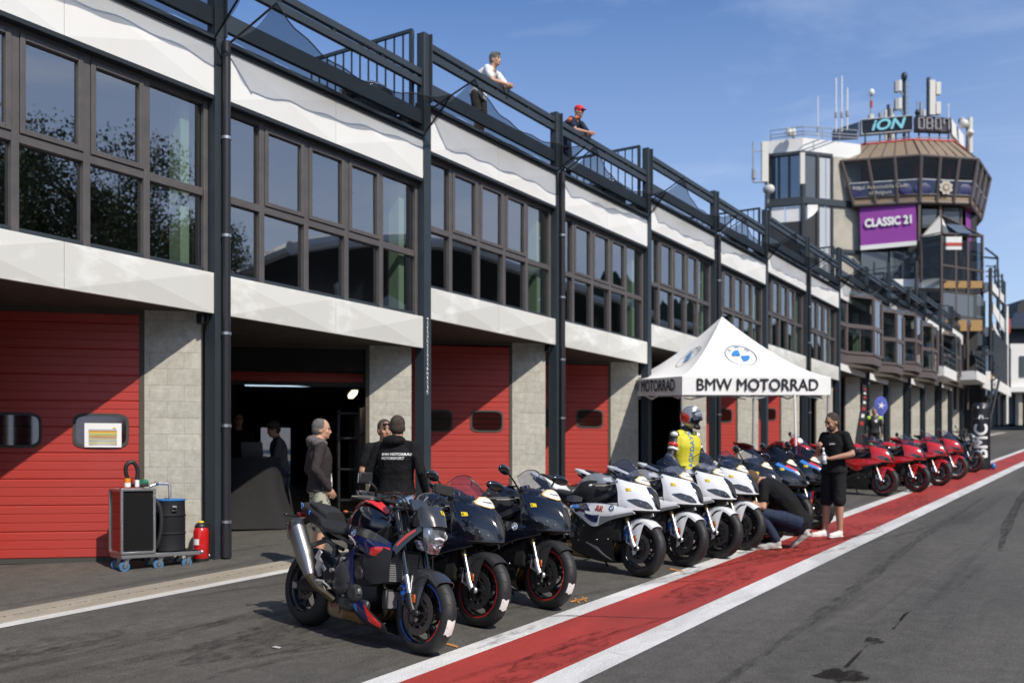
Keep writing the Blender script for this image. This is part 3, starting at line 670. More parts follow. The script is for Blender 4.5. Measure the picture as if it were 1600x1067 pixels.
mat('paint_white_gloss',(.78,.79,.80),.18,coat=1); mat('paint_navy_black',(.005,.006,.011),.12,coat=1,bump=0); mat('paint_red_gloss',(.50,.010,.010),.16,coat=1)
mat('paint_blue_light',(.045,.21,.62),.2,coat=1); mat('paint_blue_dark',(.008,.013,.075),.2,coat=1); mat('paint_red_stripe',(.62,.022,.018),.2,coat=1)
mat('carbon',(.022,.022,.024),.28,coat=.8,var=.5,vscale=90,vcol=(.045,.045,.048))
mat('titanium',(.42,.385,.34),.27,1,var=.5,vscale=5,vcol=(.30,.24,.18)); mat('exhaust_steel',(.36,.355,.35),.40,1,var=.2,vscale=6); mat('exhaust_brass',(.33,.24,.13),.33,1,var=.6,vscale=9,vcol=(.16,.12,.09))
mat('caliper_blue',(.02,.14,.55),.3,coat=.6); mat('reflector_orange',(.55,.10,.01),.25,coat=.6); mat('sticker_yellow',(.80,.58,.02),.4); mat('sticker_cream',(.78,.76,.70),.4); mat('sticker_gold',(.60,.42,.12),.4)
mat('lens_dark',(.03,.033,.04),.06,coat=1); mat('lens_clear',(.35,.37,.40),.06,.6,coat=1,var=.8,vscale=22,vcol=(.04,.045,.05)); mat('led_white',(.75,.78,.80),.2,coat=.5); mat('mirror_glass',(.55,.58,.6),.03,1)
mat('radiator_fin',(.34,.34,.34),.5,.6,stretch=(1,1,1)); mat('plate_dark',(.05,.055,.055),.35); mat('grey_shade',(.20,.205,.215),.3,coat=.6); mat('oil_amber',(.05,.02,.008),.15,coat=.5)
mat('tape_white',(.72,.71,.68),.75); mat('grey_metal_paint',(.27,.28,.29),.3,.4,coat=.6)
glassy('screen_clear',(.86,.86,.90),.06,ior=1.35); glassy('screen_smoke',(.30,.28,.36),.06,ior=1.35)
FA=V((.72,0,.30)); RA=V((-.72,0,.318)); FU=V((-.407,0,.9135))
def fork(t,y,dx=-.03): return FA+V((dx,y,0))+FU*t
def add_wheel(root, name, c, Ro, w, stripes, disc_ys, dr, tape=None):
    h=.058 if Ro<.31 else .080; Y=(0,1,0)
    ts=[-1.95+3.9*k/18 for k in range(19)]
    b=MB(); b.lathe([(.2235,-w*.40),(.206,-w*.34),(.192,-w*.26),(.186,0),(.192,w*.26),(.206,w*.34),(.2235,w*.40)],'rim_black',c,Y,48)
    for sg in (-1,1): b.lathe([(.2235,sg*w*.40),(.228,sg*w*.43),(.2235,sg*w*.455),(.213,sg*w*.44),(.206,sg*w*.34)],'rim_black',c,Y,48)
    n=5
    for k in range(n):
        a=2*math.pi*k/n+.3; 
        for da in (-.20,.20):
            p0=V(c)+V((math.cos(a)*.045,0,math.sin(a)*.045)); p1=V(c)+V((math.cos(a+da*.4)*.115,0,math.sin(a+da*.4)*.115)); p2=V(c)+V((math.cos(a+da)*.196,0,math.sin(a+da)*.196))
            b.tube([p0,p1,p2],[.017,.0135,.015],'rim_black',6,sq=1.2)
    b.cyl(V(c)+V((0,-.045,0)),V(c)+V((0,.045,0)),.052,'rim_black',n=18); b.cyl(V(c)+V((0,-.115,0)),V(c)+V((0,.115,0)),.017,'steel',n=12); b.cyl(V(c)+V((0,-.122,0)),V(c)+V((0,-.10,0)),.026,'black_satin',n=12)
    W=b.build(name,root)
    b=MB(); b.lathe([(Ro-h*(1-math.cos(t)), w/2*math.sin(t)) for t in ts],'tyre_rubber',c,Y,72)
    q=random.Random(3)
    for k in range(22):      # moulded tread grooves
        a=2*math.pi*k/22
        for sg in (-1,1):
            pts=[]
            for t in (.35,.62,.9): 
                aa=a+sg*.02+t*.14; rr=Ro-h*(1-math.cos(t))+.0006; pts.append(V(c)+V((math.cos(aa)*rr, sg*w/2*math.sin(t), math.sin(aa)*rr)))
            b.tube(pts,[.0015,.0035,.0015],'black_plain',4)
    if tape:
        a0,a1,t0,t1=tape
        b.grid(lambda u,v: V(c)+V((math.cos(a0+(a1-a0)*u+.02*math.sin(v*9))*(Ro+.0025-h*(1-math.cos(t0+(t1-t0)*v))), w/2*math.sin(t0+(t1-t0)*v)*1.02, math.sin(a0+(a1-a0)*u+.02*math.sin(v*9))*(Ro+.0025-h*(1-math.cos(t0+(t1-t0)*v))))),6,8,'tape_white')
    b.build('tyre',W)
    if stripes:
        b=MB()
        for (m,a0,a1) in stripes:
            for sg in (-1,1): b.lathe([(.2275,sg*w*.462),(.2215,sg*w*.468),(.2150,sg*w*.46)],m,c,Y,24,a0,a1)
        b.build('rim_stripe',W)
    b=MB()
    for y in disc_ys:
        cc=V(c)+V((0,y,0)); b.lathe([(dr*.70,-.0025),(dr,-.0025),(dr,.0025),(dr*.70,.0025),(dr*.70,-.0025)],'disc_steel',cc,Y,40)
        b.lathe([(dr*.44,-.004),(dr*.56,-.004),(dr*.56,.004),(dr*.44,.004),(dr*.44,-.004)],'black_satin',cc,Y,24)
        for k in range(10):
            a=2*math.pi*k/10; b.tube([cc+V((math.cos(a)*dr*.5,0,math.sin(a)*dr*.5)),cc+V((math.cos(a+.12)*dr*.73,0,math.sin(a+.12)*dr*.73))],.0055,'black_satin',6)
        for k in range(40):
            a=2*math.pi*k/40; rr=dr*(.78+.07*(k%3)); b.add([cc+V(((math.cos(a)*rr)+dx,-.0029*(1 if y<0 else -1),math.sin(a)*rr+dz)) for dx,dz in ((-.004,0),(0,-.004),(.004,0),(0,.004))],[(0,1,2,3)],'black_plain')
    b.build('brake_disc',W)
    return W
def add_fork(root, foot='alloy_silver', tube_='steel', ring='gold_tube', upper='black_satin', caliper='black_gloss', clamp=True):
    for sg in (-1,1):
        y=.105*sg; b=MB()
        b.tube([fork(.30,y),fork(.84,y)],.0265,upper,14); b.tube([fork(.285,y),fork(.345,y)],.0285,ring,14); b.tube([fork(.10,y),fork(.30,y)],.0215,tube_,14)
        b.tube([fork(.145,y,-.03),fork(.06,y,-.03),fork(.0,y,-.02)],[.0255,.030,.026],foot,12); b.box(fork(.0,y,.0),(.075,.034,.05),foot,bev=.012)
        b.tube([fork(.02,y),fork(.02,y)+V((-.10,0,.035)),fork(.13,y)+V((-.055,0,0))],[.016,.014,.013],foot,8)
        b.cyl(FA+V((0,y-.02,0)),FA+V((0,y+.02,0)),.022,'black_satin',n=12)
        b.build('fork_leg',root)
        b=MB(); cc=fork(.15,y*.80)+V((-.075,0,-.01)); rot=M.Rotation(R(24),3,'Y').transposed()
        b.box(cc,(.055,.058,.125),caliper,rot,.014); b.box(cc+V((.012,0,.03)),(.045,.07,.03),caliper,rot,.01); b.box(cc+V((-.008,0,-.035)),(.045,.07,.03),caliper,rot,.01)
        b.cyl(cc+V((0,.032*sg,.03)),cc+V((0,.042*sg,.03)),.017,'black_satin',n=10); b.cyl(cc+V((0,.032*sg,-.03)),cc+V((0,.042*sg,-.03)),.017,'black_satin',n=10)
        b.build('brake_caliper',root)
    b=MB()
    for t in (.60,.80): b.box(fork(t,0,-.045),(.10,.27,.036),'black_satin',M.Rotation(R(-24),3,'Y'),.012)
    b.tube([fork(.56,0,-.07),fork(.86,0,-.07)],.03,'black_satin',10)
    for sg in (-1,1):                 # hoses
        b.tube(spline([fork(.17,.085*sg)+V((-.06,0,.05)),fork(.32,.085*sg)+V((-.06,-.02*sg,0)),fork(.5,.07*sg)+V((.0,0,0)),fork(.66,.05*sg)+V((.03,0,0))],14),.006,'cable_black',6)
    b.build('yoke',root)
def add_fender(root, m, grey=None):
    g=[]
    for a in (152,128,100,74,52):                  # over the tyre from rear to front
        t=R(a); r=.322; c=FA+V((math.cos(t)*r,0,math.sin(t)*r)); r2=.318; k=.075
        g.append([V((c.x,0,c.z)),V((c.x-.0*1,.045,c.z-.004)),V((c.x-math.cos(t)*.02,.074,c.z-math.sin(t)*.022)),V((c.x-math.cos(t)*.052,.083,c.z-math.sin(t)*.055))])
    b=MB(); b.patch(g,m,nu=20,nv=8,thick=.005)
    sd=[[V((.585,.084,.56)),V((.625,.100,.47)),V((.655,.104,.35)),V((.672,.098,.225))],[V((.68,.086,.598)),V((.695,.104,.49)),V((.705,.106,.36)),V((.690,.10,.23))],[V((.79,.080,.585)),V((.765,.092,.51)),V((.742,.100,.38)),V((.706,.098,.235))]]
    b.patch(sd,m,nu=8,nv=12,thick=.006)
    ff=b.build('front_fender',root)
    b=MB(); b.patch(sd,'black_satin',nu=6,nv=4,off=.003,thick=.002,lo=[(.35,.75),(1.1,.35),(1.75,.2)],up=[(.4,.95),(1.1,.62),(1.8,.28)]); b.build('fender_vent',ff)
    if m=='black_gloss':
        b=MB(); b.patch(sd,'paint_blue_light',nu=3,nv=6,off=.004,thick=.002,lo=[(.6,.6),(.9,.55)],up=[(.5,2.7),(.8,2.7)]); b.patch(sd,'paint_red_stripe',nu=3,nv=6,off=.004,thick=.002,lo=[(1.0,.5),(1.4,.45)],up=[(.9,2.7),(1.3,2.5)]); b.build('stripe',ff)
    b=MB()
    for sg in (-1,1):
        b.box((.695,.113*sg,.40),(.034,.009,.062),'reflector_orange',M.Rotation(R(-10),3,'Y'),.004); b.box((.695,.110*sg,.40),(.042,.006,.070),'black_satin',M.Rotation(R(-10),3,'Y'),.003)
    b.build('reflector',root)
def add_rear(root, muffler='titanium'):
    b=MB()
    for sg in (-1,1):
        b.loft([sect(-.10,.34,.48,.022,12,4,.115*sg),sect(-.30,.33,.46,.026,12,4,.125*sg),sect(-.52,.29,.40,.026,12,4,.14*sg),sect(-.76,.285,.355,.022,12,4,.14*sg)],'black_satin')
    b.box((-.16,0,.41),(.16,.23,.12),'black_satin',bev=.02); b.cyl((-.74,-.165,.318),(-.74,.165,.318),.024,'alloy_silver',n=12); b.box((-.765,-.15,.318),(.06,.02,.05),'alloy_silver',bev=.006)
    b.build('swingarm',root)
    b=MB(); b.tube([(-.17,.0,.74),(-.24,.0,.42)],.036,'black_satin',12); b.tube([(-.18,0,.69),(-.235,0,.47)],.050,'engine_dark',12)
    b.build('shock',root)
    b=MB(); r=.085
    b.lathe([(r*.5,-.004),(r,-.004),(r,.004),(r*.5,.004)],'engine_dark',RA+V((0,.085,0)),(0,1,0),24)
    b.tube([RA+V((0,.09,.088)),V((-.12,.09,.44))],.010,'engine_grey',6); b.tube([RA+V((0,.09,-.088)),V((-.12,.09,.36))],.010,'engine_grey',6)
    b.build('chain_drive',root)
def add_engine(root, tuck=0):
    b=MB()
    b.loft([sect(.30,.34,.66,.15,16,5),sect(.18,.22,.70,.20,16,5),sect(.0,.20,.66,.20,16,5),sect(-.16,.24,.56,.17,16,5),sect(-.22,.30,.50,.12,16,5)],'engine_dark')
    b.build('engine',root)
    b=MB()
    for (x,z,r,y) in ((-.05-tuck*3,.43,.105-tuck,-.20+tuck),(.12-tuck*8,.36,.075-tuck,-.20+tuck),(-.05-tuck*3,.43,.09-tuck,.20-tuck),(.15-tuck*8,.52,.06-tuck,-.19+tuck)):
        s_=1 if y>0 else -1; b.lathe([(r,0),(r*.97,.03),(r*.8,.045),(r*.45,.05),(r*.3,.046),(0,.046)],'engine_grey',(x,y-s_*.01,z),(0,s_,0),24)
        for k in range(8):
            a=k*math.pi/4; b.cyl((x+math.cos(a)*r*.92,y+s_*.01,z+math.sin(a)*r*.92),(x+math.cos(a)*r*.92,y+s_*.032,z+math.sin(a)*r*.92),.007,'black_satin',n=6)
    for k in range(6): b.box((.22,0,.52+k*.022),(.16,.36,.008),'engine_grey')
    b.build('engine_cover',root)
def add_rearset(root, bright='alloy_silver'):
    for sg in (-1,1):
        b=MB(); y=.175*sg
        b.prism([(-.20,y,.50),(-.34,y,.56),(-.37,y,.50),(-.33,y,.40),(-.24,y,.34)],(0,.012*sg,0),'black_satin')
        b.prism([(-.34,y+.02*sg,.55),(-.42,y+.02*sg,.57),(-.44,y+.02*sg,.50),(-.38,y+.02*sg,.43),(-.35,y+.02*sg,.44),(-.37,y+.02*sg,.49),(-.355,y+.02*sg,.52)],(0,.012*sg,0),bright)
        b.tube([(-.31,y+.02*sg,.40),(-.31,y+.10*sg,.405)],.013,bright,8); b.tube([(-.31,y+.03*sg,.40),(-.18,y+.035*sg,.36)],.008,bright,6); b.tube([(-.18,y+.03*sg,.36),(-.18,y+.07*sg,.36)],.009,bright,6)
        b.build('footrest',root)
def add_stand(root):
    b=MB(); b.tube(spline([(-.05,.16,.30),(-.03,.20,.20),(.02,.285,.075),(.045,.33,.010)],8),.012,'black_satin',8); b.box((.05,.335,.008),(.06,.05,.012),'black_satin',M.Rotation(R(-11),3,'X'),.004)
    b.build('side_stand',root)
def roundel(root, c, n, r, name='emblem'):
    b=MB(); x,y,z=frame_z(n); c=V(c)
    b.lathe([(0,.001),(r,.001),(r,.004),(r*.93,.0055),(r*.60,.0055),(r*.58,.004)],'white_plain',c,n,28); b.lathe([(r*.96,.0045),(r*.9,.0062),(r*.66,.0062),(r*.62,.0045)],'ink_black',c,n,28)
    for k in range(4):
        b.add([c+z*.0052]+[c+z*.0052+(x*math.cos(a)+y*math.sin(a))*r*.58 for a in [k*math.pi/2+math.pi/2*j/8 for j in range(9)]],[tuple(range(10))],'emblem_blue' if k%2 else 'white_plain',False)
    o=b.build(name,root)
    for j,(ch,a) in enumerate((('B',R(150)),('M',R(90)),('W',R(30)))):
        if root is None: break
    return o
def sport(scheme):
    """faired sport bike; scheme: white, black, tri, red, redplate"""
    root=thing('sport_motorcycle','sport motorcycle','motorcycle')
    main={'white':'paint_white_gloss','black':'paint_navy_black','tri':'paint_navy_black','red':'paint_red_gloss'}[scheme]
    blk='black_gloss'; low={'white':'black_satin','black':'black_gloss','tri':'carbon','red':'black_gloss'}[scheme]
    st={'black':[('rim_stripe_red',0,2*math.pi)],'red':[('rim_stripe_red',0,2*math.pi)]}.get(scheme)
    add_wheel(root,'front_wheel',FA,.302,.122,st,(-.075,.075),.160,tape=(R(-8),R(-26),-.9,.15) if scheme=='black' else None)
    add_wheel(root,'rear_wheel',RA,.320,.192,st,(-.07,),.11)
    add_fork(root,caliper='caliper_blue' if scheme in('white','tri') else 'black_gloss',foot='alloy_silver')
    add_fender(root,{'white':main,'black':'black_matt','tri':'black_gloss','red':main}[scheme])
    add_rear(root); add_engine(root,.03); add_rearset(root,'alloy_silver' if scheme!='black' else 'engine_grey'); add_stand(root)
    # nose
    NO=[[(.895,0,.715),(.868,0,.812),(.805,0,.905),(.715,0,.966)],[(.85,.052,.705),(.828,.062,.81),(.758,.082,.91),(.665,.092,.976)],[(.745,.125,.695),(.73,.142,.79),(.66,.162,.90),(.56,.158,.991)],[(.62,.190,.69),(.605,.205,.775),(.54,.213,.895),(.455,.197,1.010)],[(.51,.222,.70),(.50,.230,.765),(.475,.226,.875),(.405,.205,1.004)]]
    b=MB(); b.patch(NO,main,nu=28,nv=18,thick=.006)
    ARM=[[(.45,.192,.985),(.45,.197,1.016)],[(.36,.212,.975),(.345,.208,1.022)],[(.27,.222,.985),(.25,.218,1.015)]]
    b.patch(ARM,main,nu=8,nv=3,thick=.012)
    b.patch([[(.50,.224,.700),(.495,.231,.755)],[(.42,.236,.70),(.41,.240,.745)],[(.30,.240,.715),(.29,.240,.735)]],main,nu=6,nv=3,thick=.008)
    b.patch(NO,'black_matt',nu=3,nv=3,off=.003,thick=.002,lo=[(3.35,2.72),(3.75,2.70)],up=[(3.35,2.86),(3.75,2.84)])
    # roll under the nose and the flat cockpit floor
    UN=[[(.895,0,.715),(.80,0,.70),(.68,0,.695)],[(.85,.055,.705),(.76,.05,.69),(.64,.05,.69)],[(.74,.13,.695),(.66,.115,.675),(.56,.09,.68)],[(.60,.195,.69),(.54,.17,.66),(.46,.12,.67)],[(.47,.228,.70),(.42,.19,.66),(.36,.13,.66)]]
    b.patch(UN,'black_matt',nu=12,nv=4,thick=.004)
    fa=b.build('nose_fairing',root)
    b=MB(); b.patch(NO,blk,nu=16,nv=10,off=.003,thick=.003,lo=[(0,.12),(.5,.16),(.8,.5),(.95,1.2)],up=[(0,2.85),(.5,2.75),(.75,2.4),(.97,1.7)])
    b.patch(NO,'black_matt',nu=10,nv=10,off=-.0+.0045,thick=.003,lo=[(.05,.35),(.3,.4),(.5,.7)],up=[(.05,2.2),(.3,2.1),(.5,1.6)])
    b.build('air_intake',fa)
    b=MB(); b.patch(NO,'lens_dark',nu=16,nv=6,off=.003,thick=.004,lo=[(1.05,.18),(1.6,.22),(2.3,.55),(2.95,1.12)],up=[(1.05,.32),(1.5,.95),(2.2,1.28),(2.95,1.2)])
    for (u,v) in ((1.5,.52),(2.0,.84)):
        for sg in (1,-1):
            p=surf(NO,u,v); b.ell((p.x,(p.y+.001)*sg,p.z),(.010,.012,.012),'lens_clear',n=8,k=6)
    b.build('headlight',fa)
    if scheme!='red':
        b=MB(); b.patch(NO,'sticker_yellow',nu=4,nv=4,off=.004,thick=.002,lo=[(2.3,1.95),(2.72,1.9)],up=[(2.26,2.22),(2.68,2.2)],mirror=-1); b.patch(NO,'ink_black',nu=2,nv=2,off=.005,thick=.002,lo=[(2.56,1.98),(2.64,1.97)],up=[(2.55,2.14),(2.62,2.13)],mirror=-1); b.build('yellow_sticker',fa)
    # screen
    WS=[[(.715,0,.969),(.615,0,1.07),(.495,0,1.17),(.375,0,1.240)],[(.665,.093,.979),(.575,.092,1.07),(.465,.088,1.162),(.36,.078,1.226)],[(.56,.161,.994),(.49,.153,1.065),(.41,.140,1.138),(.33,.117,1.192)],[(.455,.199,1.013),(.405,.184,1.06),(.35,.168,1.108),(.30,.145,1.152)]]
    b=MB(); b.patch(WS,'screen_smoke' if scheme in('tri',) else 'screen_clear',nu=14,nv=12,thick=.003)
    if scheme!='red':
        b.patch(WS,'sticker_gold',nu=8,nv=6,off=.004,thick=.002,lo=[(0,.04),(.6,.06),(1.25,.18)],up=[(0,.98),(.6,.90),(1.3,.42)]); b.patch(WS,'sticker_cream',nu=8,nv=6,off=.006,thick=.002,lo=[(0,.10),(.6,.12),(1.12,.22)],up=[(0,.90),(.6,.82),(1.15,.40)]); b.patch(WS,'grey_shade',nu=6,nv=2,off=.0075,thick=.002,lo=[(0,.42),(.55,.42)],up=[(0,.55),(.55,.54)])
    edge=[surf(WS,0+3*k/12,3) for k in range(13)]
    b.tube([V((p.x,-p.y,p.z)) for p in edge[::-1]]+edge[1:],.0035,'screen_smoke',5); b.build('windscreen',root)
    # side fairing
    LO=[[(.43,0,.115),(.44,.10,.14),(.44,.155,.26),(.44,.195,.42),(.52,.20,.62)],[(.25,0,.105),(.25,.13,.125),(.25,.19,.27),(.25,.232,.45),(.30,.238,.64)],[(.05,0,.125),(.04,.13,.15),(.06,.195,.28),(.09,.230,.45),(.13,.235,.62)],[(-.16,0,.17),(-.17,.11,.19),(-.12,.17,.29),(-.05,.195,.42),(.02,.215,.58)]]
    b=MB(); b.patch(LO,low,nu=18,nv=16,thick=.006)
    sf=b.build('belly_fairing',root)
    b=MB(); b.patch(LO,'grey_shade' if scheme!='red' else 'black_satin',nu=12,nv=3,off=.005,thick=.004,lo=[(.1,1.0),(1.0,1.75),(1.8,2.1)],up=[(.25,1.22),(1.0,1.95),(1.8,2.16)]); b.build('belly_ridge',sf); b=MB()  # pale grey paints the highlight along the ridge line
    for (u,v) in ((.25,2.6),(.7,3.4),(1.5,3.5),(2.3,3.2),(2.5,2.2),(.35,3.6),(1.0,2.4)):
        for sg in (-1,1):
            p=surf(LO,u,v); b.ell((p.x,p.y*sg,p.z),(.008,.006,.008),'steel',n=8,k=5)
    b.build('fasteners',sf)
    US=[[(.70,.165,.655),(.67,.182,.685),(.60,.20,.72)],[(.45,.235,.57),(.44,.25,.645),(.42,.238,.735)],[(.22,.248,.475),(.19,.264,.60),(.16,.242,.735)],[(.0,.24,.565),(-.02,.252,.64),(-.04,.228,.712)],[(-.18,.212,.645),(-.18,.214,.668),(-.18,.20,.688)]]
    b=MB(); b.patch(US,main,nu=24,nv=10,thick=.010); us=b.build('side_fairing',root)
    b=MB()
    if scheme=='white':
        b.patch(US,'grey_shade',nu=12,nv=5,off=.002,thick=.002,lo=[(.02,0.02),(1.0,.02),(1.7,.02)],up=[(.02,.75),(1.0,.55),(1.55,.85)])
        b.patch(US,'paint_blue_dark',nu=8,nv=4,off=.003,thick=.002,lo=[(1.75,.35),(2.2,.45),(2.5,.65)],up=[(1.6,.98),(2.15,1.0),(2.5,1.0)]); b.patch(US,'paint_blue_dark',nu=6,nv=4,off=.003,thick=.002,lo=[(2.1,1.3),(2.95,1.3)],up=[(2.35,1.9),(3.1,1.9)]); b.patch(US,'paint_blue_light',nu=6,nv=4,off=.003,thick=.002,lo=[(2.95,1.3),(3.8,.9)],up=[(3.1,1.9),(3.85,1.9)])
        b.patch(US,'black_matt',nu=10,nv=4,off=.0025,thick=.002,lo=[(2.45,1.05),(2.9,.9),(3.4,.3)],up=[(2.5,1.4),(2.95,1.4),(3.5,1.0)])
    elif scheme=='tri':
        b.patch(US,'paint_white_gloss',nu=10,nv=4,off=.003,thick=.002,lo=[(.1,.2),(1.0,.8),(1.9,1.0)],up=[(.1,1.4),(1.0,1.7),(1.9,1.9)]); b.patch(US,'paint_red_stripe',nu=6,nv=4,off=.004,thick=.002,lo=[(.6,.5),(1.3,.4)],up=[(.5,.9),(1.2,.9)])
        b.patch(NO,'paint_blue_light',nu=12,nv=4,off=.0035,thick=.002,lo=[(1.2,1.25),(1.5,1.7),(2.2,2.1),(3.0,2.6)],up=[(1.05,1.6),(1.4,2.1),(1.9,2.6),(2.4,3.0)]); b.patch(NO,'paint_red_stripe',nu=12,nv=4,off=.003,thick=.002,lo=[(1.05,1.6),(1.4,2.1),(1.9,2.6)],up=[(.95,2.0),(1.15,2.5),(1.4,3.0)])
    elif scheme=='red':
        b.patch(US,'black_gloss',nu=12,nv=5,off=.002,thick=.002,lo=[(.02,0.02),(1.0,.02),(1.5,.02)],up=[(.02,.55),(1.0,.45),(1.45,.6)])
    if b.v: b.build('stripe',us)
    if scheme!='red':
        for sg in (-1,1):
            p=surf(US,.95,1.55); roundel(us,(p.x,(p.y+.002)*sg,p.z),(.15,sg,.15),.034)
    if scheme in ('white','black'):
        p=surf(US,1.65,1.5); txt('RR',.085,basis((p.x+.01,-(p.y+.006),p.z),(1,0,-.05),(0,-.06,1)),'paint_red_stripe' if scheme=='white' else 'white_plain','model_lettering',us,bold=.003,shear=.35)
    # dark gaps between the panels
    b=MB()
    for sg in (-1,1):
        f=lambda gr,u,v: V((surf(gr,u,v).x,surf(gr,u,v).y*sg,surf(gr,u,v).z))
        b.tube([f(NO,4,3*k/10) for k in range(11)],.0035,'black_plain',5); b.tube([f(NO,4*k/14,0) for k in range(15)],.0035,'black_plain',5)
        b.tube([f(US,4*k/20,2) for k in range(21)],.004,'black_plain',5); b.tube([f(US,4*k/20,0) for k in range(21)],.005,'black_plain',5); b.tube([f(LO,3*k/12,4) for k in range(13)],.004,'black_plain',5); b.tube([f(LO,3,v*.5) for v in range(2,9)],.004,'black_plain',5)
    b.build('panel_gap',root)
    # hoses, wiring and small fittings in the open middle of the bike
    b=MB()
    for sg in (-1,1):
        b.tube(spline([(.33,.10*sg,.92),(.24,.17*sg,.83),(.10,.185*sg,.74),(-.06,.17*sg,.66)],10),.008,'cable_black',6); b.tube(spline([(.36,.12*sg,.95),(.44,.15*sg,.86),(.46,.16*sg,.74),(.42,.13*sg,.62)],10),.006,'cable_black',6)
        b.tube(spline([(-.10,.15*sg,.62),(-.20,.165*sg,.56),(-.26,.16*sg,.46),(-.20,.17*sg,.36)],10),.009,'cable_black',6); b.tube(spline([(-.12,.13*sg,.50),(-.30,.15*sg,.48),(-.48,.15*sg,.42),(-.66,.15*sg,.36)],10),.006,'cable_black',6)
        b.cyl((-.20,.155*sg,.60),(-.20,.155*sg,.67),.020,'engine_grey',n=12); b.cyl((-.20,.155*sg,.67),(-.20,.155*sg,.685),.022,'black_satin',n=12)
        b.cyl((-.14,.17*sg,.42),(-.14,.20*sg,.42),.030,'alloy_silver',n=14); b.cyl((-.02,.17*sg,.56),(-.02,.195*sg,.56),.022,'alloy_silver',n=12); b.cyl((-.28,.12*sg,.70),(-.28,.14*sg,.70),.014,'steel',n=8)
        b.box((-.06,.165*sg,.50),(.09,.03,.07),'engine_grey',bev=.01); b.box((-.13,.15*sg,.33),(.10,.04,.06),'engine_grey',bev=.01)
    b.build('fittings',root)
    # frame mass, tank, seat, tail
    b=MB()
    for sg in (-1,1): b.tube(spline([(.40,.06*sg,.90),(.28,.165*sg,.80),(.05,.185*sg,.70),(-.12,.165*sg,.55),(-.16,.15*sg,.42)],10),[.045]*11,'black_satin',8)
    b.loft([sect(.46,.70,.86,.14,12,4),sect(.25,.62,.84,.15,12,4),sect(0,.6,.84,.14,12,4),sect(-.2,.6,.82,.12,12,4),sect(-.5,.74,.84,.10,12,4)],'black_satin'); b.loft([sect(.50,.34,.70,.15,12,5),sect(.42,.32,.70,.18,12,5)],'engine_dark'); b.build('frame',root)
    b=MB(); tk=lerp_sects([(.285,.84,.965,.09),(.19,.79,1.035,.150),(.06,.76,1.075,.172),(-.08,.76,1.055,.165),(-.20,.77,.955,.135),(-.29,.77,.865,.095)],18,24,2.5)
    b.loft(tk,main if scheme in('black','red') else ('grey_metal_paint' if scheme=='white' else 'carbon'))
    t_=b.build('fuel_tank',root)
    b=MB()
    for sg in (-1,1):
        SIDE=[[(.27,.10*sg,.80),(.27,.125*sg,.88),(.27,.10*sg,.955)],[(.10,.168*sg,.76),(.10,.186*sg,.87),(.10,.163*sg,.98)],[(-.08,.165*sg,.755),(-.08,.183*sg,.85),(-.08,.163*sg,.955)],[(-.26,.115*sg,.77),(-.26,.125*sg,.80),(-.25,.112*sg,.845)]]
        b.patch(SIDE,'black_matt',nu=12,nv=6,thick=.005,mirror=False)
    b.lathe([(.045,0),(.045,.008),(.03,.012),(0,.012)],'black_satin',(.11,0,1.068),(-.1,0,1),18); b.build('tank_side_pad',t_)
    b=MB()
    for sg in (-1,1):
        KN=[[(-.05,.19*sg,.735),(-.04,.195*sg,.78)],[(-.18,.18*sg,.725),(-.17,.188*sg,.80)],[(-.30,.15*sg,.735),(-.30,.155*sg,.785)]]
        b.patch(KN,main if scheme!='white' else 'grey_metal_paint',nu=8,nv=4,thick=.008,mirror=False)
    b.build('knee_panel',root)
    b=MB(); b.loft(lerp_sects([(-.24,.77,.855,.085),(-.34,.775,.845,.125),(-.46,.79,.855,.145),(-.56,.81,.885,.13)],12,20,3),'seat_vinyl'); b.build('seat',root)
    b=MB(); b.loft(lerp_sects([(-.50,.80,.885,.125),(-.60,.84,.955,.125),(-.76,.90,1.005,.105),(-.92,.955,1.035,.075),(-1.03,1.005,1.045,.03)],16,20,2.8),main); tl=b.build('tail_cowl',root)
    b=MB(); b.loft(lerp_sects([(-.56,.92,.965,.10),(-.68,.96,1.008,.095),(-.82,.99,1.030,.07),(-.88,1.0,1.03,.03)],10,16,3),'seat_vinyl')
    for sg in (-1,1): b.patch([[(-.60,.118*sg,.87),(-.60,.128*sg,.92)],[(-.76,.108*sg,.925),(-.77,.112*sg,.965)],[(-.86,.09*sg,.955),(-.87,.09*sg,.985)]],'black_gloss',nu=8,nv=3,off=.004,thick=.004,mirror=False)
    b.build('passenger_pad',tl)
    b=MB(); b.loft([sect(-.55,.74,.84,.08,10,4),sect(-.80,.86,.93,.06,10,4),sect(-.98,.955,.995,.03,10,4)],'black_satin'); b.tube(spline([(-.78,0,.88),(-.90,0,.84),(-1.0,0,.76)],6),.018,'black_satin',8); b.build('under_tail',root)
    b=MB(); b.box((-1.02,0,.70),(.012,.17,.13),'plate_dark',M.Rotation(R(-28),3,'Y'),.003); b.box((-.985,0,.835),(.03,.10,.03),'paint_red_stripe',bev=.006)
    for sg in (-1,1): b.tube([(-.97,.05*sg,.82),(-.98,.15*sg,.82)],.009,'black_satin',6); b.ell((-.985,.16*sg,.82),(.03,.016,.014),'reflector_orange',n=8,k=6)
    b.build('tail_light',root)
    # exhaust
    b=MB()
    for k in range(4): b.tube(spline([(.30,-.09+.06*k,.52),(.40,-.09+.06*k,.42),(.36,-.08+.05*k,.24),(.15,-.06+.03*k,.16)],8),.021,'exhaust_brass',8)
    b.loft(lerp_sects([(.16,.13,.26,.06),(.0,.12,.28,.11),(-.25,.13,.29,.12),(-.36,.17,.27,.08)],10,14,4),'exhaust_brass'); b.tube(spline([(-.30,-.07,.22),(-.42,-.13,.26),(-.50,-.165,.34)],8),.035,'exhaust_brass',10)
